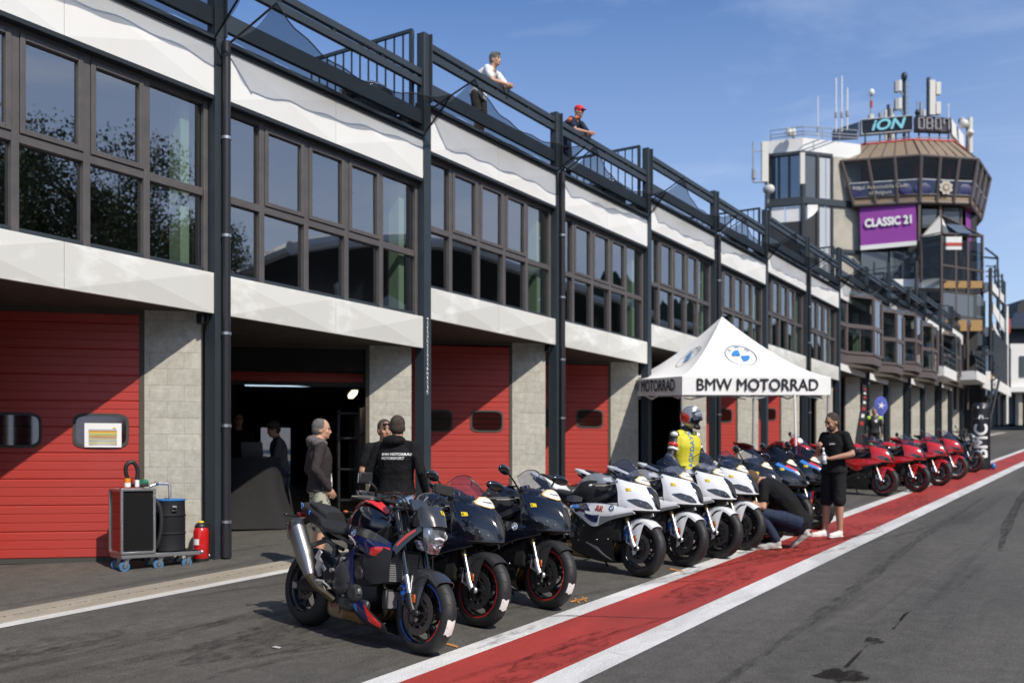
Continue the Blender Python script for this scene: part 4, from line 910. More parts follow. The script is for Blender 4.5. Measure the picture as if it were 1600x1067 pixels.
    b.loft([[V(p) for p in ring] for ring in [[(-.47-.012*math.sin(a)+.0,-.185+.05*math.cos(a),.31+.05*math.sin(a)) for a in [2*math.pi*j/14 for j in range(14)]],[(-.58-.02*math.sin(a),-.195+.064*math.cos(a),.40+.064*math.sin(a)) for a in [2*math.pi*j/14 for j in range(14)]],[(-.80-.02*math.sin(a),-.20+.058*math.cos(a),.545+.06*math.sin(a)) for a in [2*math.pi*j/14 for j in range(14)]],[(-.84-.01*math.sin(a),-.20+.03*math.cos(a),.57+.03*math.sin(a)) for a in [2*math.pi*j/14 for j in range(14)]]]],'exhaust_steel' if scheme!='black' else 'titanium')
    b.build('exhaust',root)
    # handlebars and mirrors
    for sg in (-1,1):
        b=MB(); g0=V((.36,.11*sg,.965)); g1=V((.235,.36*sg,.925)); d=(g1-g0).normalized()
        b.tube([g0,g1],.011,'black_satin',8); b.tube([g0.lerp(g1,.45),g1],.0175,'rubber_grey',12); b.tube([g1,g1+d*.03],[.019,.015],'steel' if scheme!='black' else 'black_satin',10); b.box(g0.lerp(g1,.33),(.05,.05,.05),'black_satin',M.Rotation(sg*.45,3,'Z'),.012)
        b.tube(spline([g0.lerp(g1,.3)+V((.05,0,0)),g0.lerp(g1,.6)+V((.075,0,-.005)),g1+V((.06,0,-.005))],6),.007,'engine_grey',6)
        b.tube(spline([g0+V((.02,0,.01)),g0+V((.09,.02*sg,.03)),g0+V((.14,-.03*sg,-.04))],6),.006,'cable_black',6)
        b.build('handlebar',root)
    b=MB(); b.tube([(.40,-.10,.99),(.40,-.10,1.03)],.022,'oil_amber',10); b.tube([(.40,-.10,1.03),(.40,-.10,1.045)],.024,'black_satin',10); b.box((.50,0,.96),(.05,.17,.08),'lens_dark',M.Rotation(R(-35),3,'Y'),.01); b.build('instrument',root)
    if scheme!='white':
        for sg in (-1,1):
            b=MB(); p0=V((.40,.20*sg,1.03)); p1=V((.37,.27*sg,1.12)); p2=V((.35,.33*sg,1.175))
            b.tube(spline([p0,p1,p2],6),[.016,.014,.012,.011,.011,.011,.012],'black_satin',8,sq=.6); rot=M.Rotation(sg*-.25,3,'Z')@M.Rotation(R(-8),3,'X')
            b.ell(p2+V((.015,.055*sg,.015)),(.032,.098,.045),'black_gloss',rot,n=18,k=12); b.ell(p2+V((.0,.055*sg,.015)),(.026,.088,.037),'mirror_glass',rot,n=18,k=12)
            b.build('mirror',root)
    else:
        for sg in (-1,1):
            b=MB(); b.box((.40,.208*sg,1.02),(.06,.012,.022),'black_matt',M.Rotation(R(30),3,'Y'),.004); b.build('mirror_cap',root)
    return root
def ground_frame(x, y, yaw, lean):
    n=V((-.0533,-.0311,1)).normalized(); h=V((math.cos(yaw),math.sin(yaw),0)); h=(h-n*h.dot(n)).normalized(); l=n.cross(h)
    m=M((h,l,n)).transposed()@M.Rotation(-lean,3,'X'); return m.to_4x4()
def put(o, x, y, yaw, lean=R(10), fwd=.72, s=1.0):
    """stand a bike with its front tyre on the ground at x,y"""
    m=ground_frame(x,y,yaw,lean); h=(m@V((1,0,0,0))).to_3d(); p=V((x,y,G(x,y)))-h*fwd*s
    m.translation=p; o.matrix_world=m@M.Scale(s,4); return o
def naked(trim):
    """unfaired roadster: wide bar, single headlamp under a fly screen, bare engine, big silver muffler on the right"""
    root=thing('naked_motorcycle','naked motorcycle','motorcycle')
    tri=trim=='tri'; body='paint_navy_black' if tri else 'black_gloss'
    fs=[('rim_stripe_blue',R(100),R(170)),('rim_stripe_red',R(185),R(240)),('rim_stripe_blue',R(-75),R(-20)),('rim_stripe_red',R(20),R(75))]
    add_wheel(root,'front_wheel',FA,.302,.122,fs if tri else [('rim_stripe_red',0,2*math.pi)],(-.075,.075),.160,tape=(R(-2),R(-24),-.75,.35) if tri else None)
    add_wheel(root,'rear_wheel',RA,.322,.200,[('rim_stripe_red',R(140),R(200)),('rim_stripe_blue',R(215),R(290)),('rim_stripe_red',R(-20),R(50))] if tri else None,(-.07,),.11)
    add_fork(root,foot='black_satin',tube_='steel',ring='black_gloss',upper='black_gloss',caliper='caliper_blue')
    add_fender(root,'carbon'); add_rear(root); add_engine(root); add_rearset(root); add_stand(root)
    # frame spars
    b=MB()
    for sg in (-1,1):
        b.loft([[V(p) for p in r] for r in [[(.36,.10*sg,.90),(.36,.15*sg,.90),(.32,.15*sg,.78),(.32,.10*sg,.78)],[(.16,.15*sg,.80),(.16,.20*sg,.79),(.12,.205*sg,.70),(.12,.15*sg,.70)],[(-.02,.17*sg,.68),(-.02,.205*sg,.67),(-.06,.205*sg,.58),(-.06,.16*sg,.58)],[(-.13,.15*sg,.52),(-.13,.19*sg,.52),(-.20,.19*sg,.46),(-.20,.14*sg,.46)],[(-.14,.14*sg,.36),(-.14,.185*sg,.36),(-.20,.185*sg,.34),(-.20,.14*sg,.34)]]],'engine_dark')
        for (p,q) in (((-.08,.13*sg,.72),(-.72,.10*sg,.86)),((-.14,.14*sg,.56),(-.56,.11*sg,.81)),((-.20,.13*sg,.67),(-.50,.12*sg,.73))): b.tube([p,q],.016,'black_satin',8)
        b.cyl((-.16,.185*sg,.41),(-.16,.205*sg,.41),.032,'engine_grey',n=14)
    b.loft([sect(.36,.62,.92,.11,12,4),sect(.1,.62,.84,.12,12,4),sect(-.2,.66,.80,.10,12,4)],'black_satin'); b.build('frame',root)
    # radiator and its shrouds
    b=MB(); b.box((.405,0,.60),(.05,.40,.26),'black_satin',M.Rotation(R(-12),3,'Y'),.01); b.box((.435,0,.60),(.015,.36,.22),'radiator_fin',M.Rotation(R(-12),3,'Y')); b.box((.40,0,.355),(.05,.30,.16),'black_satin',M.Rotation(R(-8),3,'Y'),.01); b.box((.43,0,.355),(.012,.26,.125),'radiator_fin',M.Rotation(R(-8),3,'Y'))
    for k in range(9): b.box((.4365-.003*k,0,.305+.0125*k),(.012,.255,.003),'alloy_silver')
    for k in range(14): b.box((.441-.0035*k+.026,0,.495+.016*k),(.004,.355,.004),'engine_grey')
    b.build('radiator',root)
    SH=[[(.50,.205,.50),(.50,.215,.60),(.49,.205,.72)],[(.36,.225,.46),(.36,.235,.60),(.36,.225,.74)],[(.22,.22,.50),(.20,.23,.60),(.20,.22,.70)]]
    b=MB(); b.patch(SH,'black_matt',nu=8,nv=8,thick=.006); b.build('radiator_shroud',root)
    # engine plates seen on the right
    b=MB()
    for sg in (-1,1):
        b.lathe([(.118,0),(.112,.03),(.085,.05),(.0,.055)],'engine_grey',(-.045,.188*sg,.47),(0,sg,0),28); b.lathe([(.052,0),(.050,.035),(.034,.04),(.030,.02),(0,.02)],'engine_grey',(.135,.18*sg,.36),(0,sg,0),20)
        b.loft([sect(.30,.44,.66,.03,12,4,.17*sg),sect(.05,.40,.66,.04,12,4,.175*sg)],'engine_dark')
        b.tube(spline([(.28,.20*sg,.62),(.10,.215*sg,.66),(-.05,.205*sg,.60)],8),.012,'black_satin',8)
        for k in range(5): b.cyl((.02+.05*k,.19*sg,.30),(.02+.05*k,.205*sg,.30),.010,'black_satin',n=8)
    b.tube(spline([(.05,-.20,.56),(.0,-.225,.50),(-.08,-.23,.40),(-.05,-.22,.34)],8),.009,'cable_black',6)
    b.box((.02,-.19,.27),(.18,.06,.10),'engine_grey',bev=.02); b.box((-.10,-.17,.30),(.10,.05,.10),'engine_dark',bev=.02)
    b.build('crankcase',root)
    b=MB()
    for sg in (-1,1):
        b.tube(spline([(.34,.13*sg,1.02),(.38,.18*sg,.92),(.30,.20*sg,.84),(.12,.20*sg,.74)],12),.008,'cable_black',6); b.tube(spline([(.30,.16*sg,1.05),(.44,.16*sg,.98),(.50,.13*sg,.84),(.48,.12*sg,.66)],12),.006,'cable_black',6)
        b.tube(spline([(-.06,.16*sg,.66),(-.18,.18*sg,.58),(-.24,.17*sg,.46),(-.16,.19*sg,.34)],12),.011,'cable_black',6); b.tube(spline([(-.10,.15*sg,.52),(-.30,.155*sg,.50),(-.50,.155*sg,.43),(-.68,.155*sg,.37)],12),.006,'cable_black',6); b.tube(spline([(.10,.19*sg,.62),(.22,.21*sg,.66),(.34,.20*sg,.60),(.40,.18*sg,.50)],12),.013,'rubber_grey',8)
        b.cyl((-.26,.165*sg,.60),(-.26,.165*sg,.68),.022,'engine_grey',n=12); b.cyl((-.26,.165*sg,.68),(-.26,.165*sg,.70),.025,'black_satin',n=12)
        for (x,z,r) in ((-.10,.60,.020),(.02,.63,.016),(-.22,.50,.018),(.20,.58,.014),(.06,.25,.014),(-.02,.33,.013)): b.cyl((x,.185*sg,z),(x,.212*sg,z),r,'alloy_silver',n=12)
        b.box((-.02,.185*sg,.56),(.12,.03,.05),'engine_grey',bev=.01); b.box((.22,.175*sg,.28),(.10,.05,.09),'engine_grey',bev=.015)
    b.build('fittings',root)
    # belly pan with its three-coloured wedge
    BP=[[(.48,.145,.115),(.475,.155,.145),(.45,.165,.175)],[(.33,.175,.14),(.33,.19,.20),(.31,.195,.255)],[(.17,.19,.19),(.17,.205,.27),(.16,.205,.335)],[(.05,.195,.29),(.04,.205,.345),(.03,.205,.395)]]
    b=MB(); b.patch(BP,'black_satin',nu=14,nv=8,thick=.008); b.patch([[(.48,0,.10),(.48,.08,.105),(.48,.145,.115)],[(.33,0,.105),(.33,.10,.115),(.33,.175,.14)],[(.15,0,.11),(.15,.09,.13),(.17,.19,.19)]],'black_satin',nu=8,nv=6,thick=.005); bp=b.build('belly_pan',root)
    b=MB()
    if tri:
        b.patch(BP,'paint_red_stripe',nu=8,nv=6,off=.003,thick=.002,lo=[(.35,.55),(1.15,.45)],up=[(.25,1.5),(1.5,1.98)]); b.patch(BP,'paint_blue_dark',nu=6,nv=6,off=.003,thick=.002,lo=[(1.15,.45),(2.0,.45)],up=[(1.5,1.98),(2.35,1.98)]); b.patch(BP,'paint_blue_light',nu=6,nv=6,off=.003,thick=.002,lo=[(2.0,.45),(2.9,.4)],up=[(2.35,1.98),(2.95,1.98)]); b.build('stripe',bp)
    # side blade behind the shroud
    b=MB(); b.patch([[(.10,.235,.735),(.13,.235,.78)],[(.0,.235,.60),(.08,.24,.70)],[(.02,.225,.47),(.08,.235,.56)],[(.10,.215,.37),(.11,.22,.40)]],'paint_blue_dark' if tri else 'black_gloss',nu=12,nv=4,thick=.008); b.build('side_blade',root)
    # tank with shoulders
    b=MB(); b.loft(lerp_sects([(.30,.83,.94,.09),(.20,.78,1.03,.150),(.07,.75,1.075,.178),(-.06,.75,1.06,.172),(-.18,.76,.97,.135),(-.27,.77,.87,.085)],18,24,2.6),body); tk=b.build('fuel_tank',root)
    WG=[[(.46,.18,.665),(.47,.195,.72),(.44,.18,.78)],[(.30,.235,.66),(.30,.245,.745),(.28,.215,.84)],[(.12,.225,.70),(.10,.235,.775),(.08,.20,.865)],[(-.06,.185,.755),(-.07,.195,.80),(-.08,.18,.865)]]
    b=MB(); b.patch(WG,'paint_blue_dark' if tri else body,nu=16,nv=8,thick=.008)
    wg=b.build('tank_wing',root); b=MB()
    if tri:
        b.patch(WG,'paint_red_stripe',nu=8,nv=6,off=.003,thick=.002,lo=[(.05,.4),(.6,.15),(1.15,.1)],up=[(.05,1.3),(.65,1.05),(1.05,.75)]); b.patch(WG,'carbon',nu=8,nv=5,off=.003,thick=.002,lo=[(.2,1.5),(1.4,1.35),(2.8,1.2)],up=[(.2,1.98),(1.4,1.98),(2.8,1.98)])
        b.build('stripe',wg)
        b=MB(); 
        for sg in (-1,1):
            TS=[[(.25,.105*sg,.985),(.25,.065*sg,1.008)],[(.13,.150*sg,1.045),(.13,.090*sg,1.078)],[(.0,.150*sg,1.060),(.0,.095*sg,1.087)],[(-.13,.118*sg,1.005),(-.13,.078*sg,1.028)]]
            b.patch(TS,'paint_red_stripe',nu=14,nv=3,off=.006,thick=.008,mirror=False)
        b.build('tank_stripe',tk)
    for sg in (-1,1): roundel(wg,(.02,.218*sg,.815),(0,sg,.25),.030)
    # seat and tail
    b=MB(); b.loft(lerp_sects([(-.22,.77,.855,.095),(-.33,.765,.840,.150),(-.46,.785,.850,.165),(-.55,.81,.885,.14)],12,22,3),'seat_vinyl'); b.build('seat',root)
    b=MB(); b.loft(lerp_sects([(-.46,.73,.83,.12),(-.60,.80,.935,.145),(-.76,.875,.985,.125),(-.90,.93,1.01,.09),(-.97,.965,1.005,.05)],14,20,2.8),'black_satin'); tl=b.build('tail_cowl',root)
    b=MB(); b.loft(lerp_sects([(-.54,.86,.955,.095),(-.66,.93,.998,.115),(-.80,.975,1.018,.085),(-.86,.99,1.018,.04)],10,18,3),'black_matt'); b.build('passenger_pad',tl)
    b=MB()
    for sg in (-1,1):
        b.patch([[(-.86,.095*sg,.93),(-.87,.105*sg,.99)],[(-.93,.075*sg,.955),(-.94,.08*sg,1.005)],[(-.985,.04*sg,.97),(-.985,.045*sg,1.0)]],'paint_blue_light' if tri else 'black_gloss',nu=6,nv=3,off=.004,thick=.006,mirror=False)
        b.patch([[(-.56,.150*sg,.82),(-.56,.154*sg,.90)],[(-.72,.142*sg,.88),(-.72,.146*sg,.945)],[(-.84,.118*sg,.925),(-.84,.12*sg,.965)]],'black_satin',nu=8,nv=3,off=.004,thick=.006,mirror=False)
        b.ell((-.70,.148*sg,.925),(.014,.008,.022),'caliper_blue',n=10,k=6)
    b.build('tail_panel',tl)
    b=MB(); b.tube(spline([(-.80,0,.88),(-.93,0,.86),(-1.04,0,.80)],6),.028,'black_satin',8); b.box((-1.07,0,.745),(.012,.19,.15),'plate_dark',M.Rotation(R(-24),3,'Y'),.003); b.box((-1.0,0,.90),(.05,.11,.035),'paint_red_stripe',bev=.008)
    for sg in (-1,1): b.tube([(-1.0,.05*sg,.88),(-1.01,.16*sg,.885)],.010,'black_satin',6); b.ell((-1.015,.175*sg,.885),(.034,.018,.016),'black_gloss',n=10,k=6)
    b.build('tail_light',root)
    # exhaust
    b=MB()
    for k in range(4): b.tube(spline([(.30,-.10+.065*k,.50),(.375,-.10+.065*k,.40),(.35,-.085+.055*k,.23),(.16,-.06+.035*k,.165)],8),.022,'exhaust_brass',8)
    b.loft(lerp_sects([(.17,.12,.25,.07),(.10,.115,.26,.105),(-.12,.12,.265,.115)],8,18,5),'exhaust_brass'); b.loft(lerp_sects([(-.12,.12,.27,.115),(-.28,.125,.30,.12),(-.37,.15,.31,.09)],8,18,6),'titanium')
    b.box((-.17,-.125,.235),(.03,.02,.13),'titanium',bev=.005)
    b.tube(spline([(-.26,-.10,.27),(-.33,-.155,.325),(-.42,-.185,.375),(-.50,-.20,.43)],10),[.042,.042,.043,.045,.046,.046,.046,.045,.044,.043,.043],'exhaust_brass',14); b.tube([(-.36,-.165,.340),(-.375,-.170,.349)],.049,'exhaust_brass',14)
    b.build('exhaust_pipe',root)
    b=MB(); d=V((-.60,-.03,.80)).normalized(); x=V((0,1,0)); x=(x-d*x.dot(d)).normalized(); y=d.cross(x); o=V((-.49,-.20,.425)); rings=[]
    for (t,ra,rb) in ((0,.042,.044),(.04,.047,.053),(.16,.058,.075),(.165,.060,.077),(.44,.064,.082)):
        rings.append([o+d*t+x*(math.copysign(abs(math.cos(a))**.75,math.cos(a))*ra)+y*(math.copysign(abs(math.sin(a))**.75,math.sin(a))*rb) for a in [2*math.pi*j/24 for j in range(24)]])
    b.loft(rings,'exhaust_steel'); mf=b.build('muffler',root,ang=30)
    b=MB(); rings=[]
    for (t,ra,rb) in ((.435,.066,.084),(.48,.064,.082),(.51,.052,.068),(.50,.037,.05),(.45,.033,.046)): rings.append([o+d*t+x*(math.cos(a)*ra)+y*(math.sin(a)*rb) for a in [2*math.pi*j/24 for j in range(24)]])
    b.loft(rings,'carbon'); b.build('muffler_cap',mf)
    b=MB(); b.beam(o+d*.25+V((.02,.05,.03)),(-.45,-.13,.72),.02,.035,'black_satin'); b.box((-.37,-.19,.53),(.13,.014,.035),'alloy_silver',M.Rotation(R(40),3,'Y'),.004); b.box((-.435,-.19,.60),(.05,.014,.09),'alloy_silver',M.Rotation(R(35),3,'Y'),.004)
    b.build('muffler_bracket',root)
    # head lamp and fly screen
    HL=[[(.725,0,.735),(.765,0,.83),(.745,0,.93)],[(.720,.045,.735),(.755,.055,.83),(.735,.06,.935)],[(.69,.065,.755),(.715,.095,.84),(.70,.10,.925)],[(.62,.06,.77),(.62,.105,.85),(.62,.105,.93)]]
    b=MB(); b.patch(HL,'lens_clear',nu=14,nv=12,thick=.02); h=b.build('headlight',root)
    b=MB(); b.patch(HL,'black_gloss',nu=6,nv=10,off=.004,thick=.006,lo=[(2.2,.02),(3,.02)],up=[(2.2,1.98),(3,1.98)])
    for sg in (-1,1):
        b.tube([(.752,.012*sg,.78),(.742,.045*sg,.80),(.735,.07*sg,.86),(.728,.082*sg,.905)],.007,'led_white',6)
    b.tube([(.764,-.045,.845),(.768,0,.855),(.764,.045,.845)],.010,'led_white',6); b.ell((.735,0,.79),(.03,.03,.03),'mirror_glass',n=12,k=8); b.build('headlight_bezel',h)
    FSC=[[(.775,0,.945),(.735,0,1.02),(.665,0,1.085)],[(.765,.06,.94),(.725,.065,1.015),(.655,.075,1.085)],[(.70,.115,.925),(.675,.12,.99),(.625,.11,1.065)],[(.60,.125,.92),(.60,.125,.97),(.59,.11,1.02)]]
    b=MB(); b.patch(FSC,'carbon',nu=12,nv=10,thick=.006); fsn=b.build('fly_screen',root)
    b=MB(); b.patch(FSC,'sticker_yellow',nu=4,nv=4,off=.004,thick=.002,lo=[(.45,1.15),(1.05,1.1)],up=[(.45,1.55),(1.05,1.5)],mirror=False); b.patch(FSC,'ink_black',nu=2,nv=2,off=.005,thick=.002,lo=[(.58,1.22),(.72,1.2)],up=[(.58,1.46),(.72,1.44)],mirror=False); b.build('yellow_sticker',fsn)
    LW=[[(.69,.105,.90),(.67,.115,.93)],[(.60,.145,.81),(.58,.155,.87)],[(.52,.175,.71),(.49,.182,.78)],[(.47,.185,.66),(.45,.19,.70)]]
    b=MB(); b.patch(LW,body,nu=10,nv=4,thick=.008); lw=b.build('lamp_wing',root); b=MB()
    if tri: b.patch(LW,'paint_red_stripe',nu=8,nv=3,off=.003,thick=.002,lo=[(.4,.55),(1.2,.55),(1.9,.55)],up=[(.4,.85),(1.2,.85),(1.9,.8)]); b.build('stripe',lw)
    # bar, levers, mirrors, clocks
    b=MB(); L_=spline([(.25,-.40,1.085),(.31,-.26,1.095),(.36,-.10,1.075),(.36,.10,1.075),(.31,.26,1.095),(.25,.40,1.085)],24); b.tube(L_,.0135,'black_satin',10)
    for sg in (-1,1):
        g1=V((.25,.40*sg,1.085)); g0=V((.297,.285*sg,1.094)); d_=(g1-g0).normalized(); b.tube([g0,g1],.018,'rubber_grey',12); b.tube([g1,g1+d_*.045],[.018,.015],'black_satin',10); b.box(g0+V((.015,-.03*sg,0)),(.06,.05,.055),'black_satin',M.Rotation(sg*.4,3,'Z'),.012)
        b.tube(spline([g0+V((.05,-.01*sg,-.005)),g0+V((.075,.06*sg,-.01)),g1+V((.065,.0,-.01))],8),.007,'engine_grey',6)
        b.tube(spline([g0+V((.03,-.04*sg,0)),g0+V((.16,-.12*sg,.03)),(.47,.05*sg,.95)],8),.0065,'cable_black',6); b.tube(spline([g0+V((.0,-.05*sg,.02)),g0+V((.12,-.15*sg,.06)),(.44,-.02*sg,.98)],8),.005,'alloy_silver' if sg>0 else 'cable_black',6)
    for y in (-.05,.05): b.box((.36,y,1.07),(.05,.03,.05),'black_satin',bev=.008)
    b.build('handlebar',root)
    b=MB(); b.box((.50,0,1.075),(.03,.17,.115),'lens_dark',M.Rotation(R(-40),3,'Y'),.01); b.tube([(.345,-.13,1.10),(.345,-.13,1.145)],.027,'oil_amber',14); b.tube([(.345,-.13,1.145),(.345,-.13,1.165)],.030,'black_satin',14); b.lathe([(.04,0),(.045,.012),(.02,.018),(0,.018)],'black_satin',(.09,0,1.072),(-.1,0,1),20); b.build('instrument',root)
    for sg in (-1,1):
        b=MB(); p=V((.31,.28*sg,1.115)); q=V((.30,.36*sg,1.215)); b.tube(spline([p,p+V((.03,.03*sg,.05)),q],6),.009,'black_satin',8)
        b.box(q+V((.01,.035*sg,.018)),(.022,.165,.085),'black_matt',M.Rotation(sg*-.30,3,'Z')@M.Rotation(R(-6)*sg,3,'X'),.011); b.box(q+V((-.003,.035*sg,.018)),(.008,.150,.070),'mirror_glass',M.Rotation(sg*-.30,3,'Z')@M.Rotation(R(-6)*sg,3,'X')); b.build('mirror',root)
    return root
# ---------------------------------------------------------------- where they stand
YAW=math.atan2(-1.365,-.28)
SQ=random.Random(11)
FRONT={'front_wheel','fork_leg','brake_caliper','yoke','front_fender','reflector','handlebar'}
def steer(o, a):
    """turn the bar, fork and front wheel of one bike about its steering head"""
    p=FA+FU*.6+V((-.055,0,0)); T=M.Translation(p)@M.Rotation(a,4,FU)@M.Translation(-p)
    for c in kids(o):
        if c.name.split('.')[0] in FRONT: c.matrix_basis=T
def stand(o, px, py, label, dyaw=None, lean=None, s=1.03, group='motorcycles parked in a row beside the red strip'):
    dyaw=R(SQ.uniform(-2.4,2.4)) if dyaw is None else dyaw; lean=R(SQ.uniform(9,11.2)) if lean is None else lean
    if o.name.startswith('sport'): steer(o,R(SQ.choice((-1,1))*SQ.uniform(1.5,6)))
    p=gnd(px,py); put(o,p.x,p.y,YAW+dyaw,lean,s=s); tag(o,label,'motorcycle',group); return o
nk=naked('tri'); split_sides(nk); stand(nk,657,1022,'dark unfaired motorcycle with blue and red stripes and a large silver muffler')
bk=sport('black'); split_sides(bk); stand(bk,748,979,'glossy black faired motorcycle standing next to the striped unfaired one')
b2=dup(bk); stand(b2,853,951,'glossy black faired motorcycle beside the first white one')
w0=sport('white'); split_sides(w0); stand(w0,1000,901,'white faired motorcycle whose blue side stripes show whole, beside a black one')
for (px,py,lb) in ((1068,885,'white faired motorcycle, second in its white group counting from the black ones'),(1122,872,'white faired motorcycle, third in its white group counting from the black ones'),(1158,859,'white faired motorcycle next to the crouching man')):
    stand(dup(w0),px,py,lb)
stand(dup(bk),1197,848,'black faired motorcycle behind the crouching man')
tr=sport('tri'); split_sides(tr); stand(tr,1235,837,'blue and black faired motorcycle with a red nose stripe, directly above the crouching man'); stand(dup(tr),1272,827,'blue and black faired motorcycle partly behind the standing man with the bottle')
rd=sport('red'); split_sides(rd); stand(rd,1380,775,'red faired motorcycle first of the red group, beside the bearded standing man',s=1.0)
for (px,py,lb) in ((1431,769,'red faired motorcycle, second of the red group from the bearded man'),(1466,759,'red faired motorcycle, third of the red group from the bearded man'),(1492,749,'red faired motorcycle next to the far black naked one')):
    stand(dup(rd),px,py,lb,s=1.0)
nb=naked('plain'); split_sides(nb); stand(nb,1519,738,'black naked motorcycle beside the black inflatable pillar, last of the far row',s=1.0)
o=dup(rd); put(o,22.2,6.4,YAW+.25,R(10)); tag(o,'red motorcycle with helmets on it parked behind the row under the tent','motorcycle')
# ================================================================ people (each body one continuous skin)
mat('skin',(.52,.29,.19),.55,var=.25,vscale=14,vcol=(.46,.21,.14)); mat('skin_tan',(.45,.24,.155),.5,var=.25,vscale=14); mat('hair_grey',(.17,.16,.15),.85,var=.8,vscale=70,vcol=(.05,.045,.04),bump=.9,bscale=150); mat('hair_dark',(.078,.054,.042),.85,var=.7,vscale=70,vcol=(.015,.011,.009),bump=.9,bscale=150); mat('hair_brown',(.11,.065,.038),.85,var=.7,vscale=70,bump=.9,bscale=150)
mat('stubble',(.12,.07,.05),.8,var=.6,vscale=120); mat('eye_dark',(.02,.015,.012),.3)
def cloth(n,c,**k): mat(n,c,.85,bump=.9,bscale=10,bdist=.03,spec=.2,**k)
cloth('hoodie_black',(.008,.008,.009)); cloth('softshell_brown',(.040,.032,.032)); cloth('softshell_grey',(.115,.10,.10)); cloth('tee_black',(.009,.009,.0095)); cloth('tee_white',(.74,.73,.70)); cloth('jeans_blue',(.16,.25,.40),var=.7,vscale=5,vcol=(.33,.42,.55)); cloth('jeans_navy',(.022,.03,.058),var=.5,vscale=6,vcol=(.04,.055,.09))
cloth('shorts_black',(.014,.014,.015)); cloth('shorts_grey',(.06,.058,.055)); cloth('navy_shirt',(.02,.026,.05)); cloth('grey_shirt',(.075,.075,.08)); cloth('orange_trim',(.62,.16,.03)); cloth('trousers_grey',(.12,.115,.105))
mat('camo',(.40,.40,.31),.9,var=1,vscale=13,vcol=(.045,.05,.035),thr=(.44,.5),detail=3,bump=.3,bscale=16)
mat('leather_black',(.015,.015,.016),.42,bump=.2,bscale=50); mat('leather_navy',(.03,.045,.085),.4); mat('vest_yellow',(.62,.56,.03),.6,bump=.3,bscale=14,bdist=.02); mat('hivis_lime',(.42,.70,.05),.6); mat('cap_red',(.55,.02,.025),.7); mat('leather_belt',(.06,.025,.012),.4)
mat('shoe_white',(.70,.68,.63),.6); mat('shoe_grey',(.42,.42,.40),.8); mat('sole_beige',(.55,.50,.42),.8); mat('sole_white',(.72,.71,.68),.7); mat('shoe_dark',(.03,.03,.03),.6); mat('glove_white',(.66,.66,.64),.6)
def hand(b, wr, d, n, curl=.5, m='skin', th=1, s=1.0):
    """palm, four unequal fingers bent at the knuckles, a thumb from the side of the palm"""
    d=V(d).normalized(); n=V(n); n=(n-d*n.dot(d)).normalized(); sd=d.cross(n)*th; wr=V(wr)
    rot=M((d,sd,n)).transposed(); b.ell(wr+d*.05*s,(.055*s,.043*s,.018*s),m,rot,12,8)
    for k,(o,l) in enumerate(((-.030,.062),(-.010,.078),(.011,.082),(.031,.072))):
        p=wr+d*.088*s+sd*o*s; a=curl*.75; q=p+(d*math.cos(a)+n*math.sin(a))*l*.5*s; a2=curl*1.6; r=q+(d*math.cos(a2)+n*math.sin(a2))*l*.32*s; a3=curl*2.3; t=r+(d*math.cos(a3)+n*math.sin(a3))*l*.25*s
        b.tube([p-d*.02*s,p,q,r,t],[.010*s,.0098*s,.0092*s,.0085*s,.0072*s],m,8)
    p=wr+d*.025*s+sd*.032*s; q=p+(d*.6+sd*.55+n*.35)*.045*s; r=q+(d*.85+n*.45*curl-sd*.05)*.036*s; b.tube([p,q,r],[.0125*s,.0115*s,.009*s],m,8)
def limb(b, P, rr, m, n=14, sq=1):
    Q=spline(P,8*(len(P)-1)); k=len(P)-1
    R_=[crl([V((r,0,0)) for r in rr],k*i/(8*k)).x for i in range(8*k+1)]; b.tube(Q,R_,m,n)
    for p,r in ((P[0],rr[0]),(P[-1],rr[-1])): b.ell(p,(r,r,r),m,n=12,k=8)
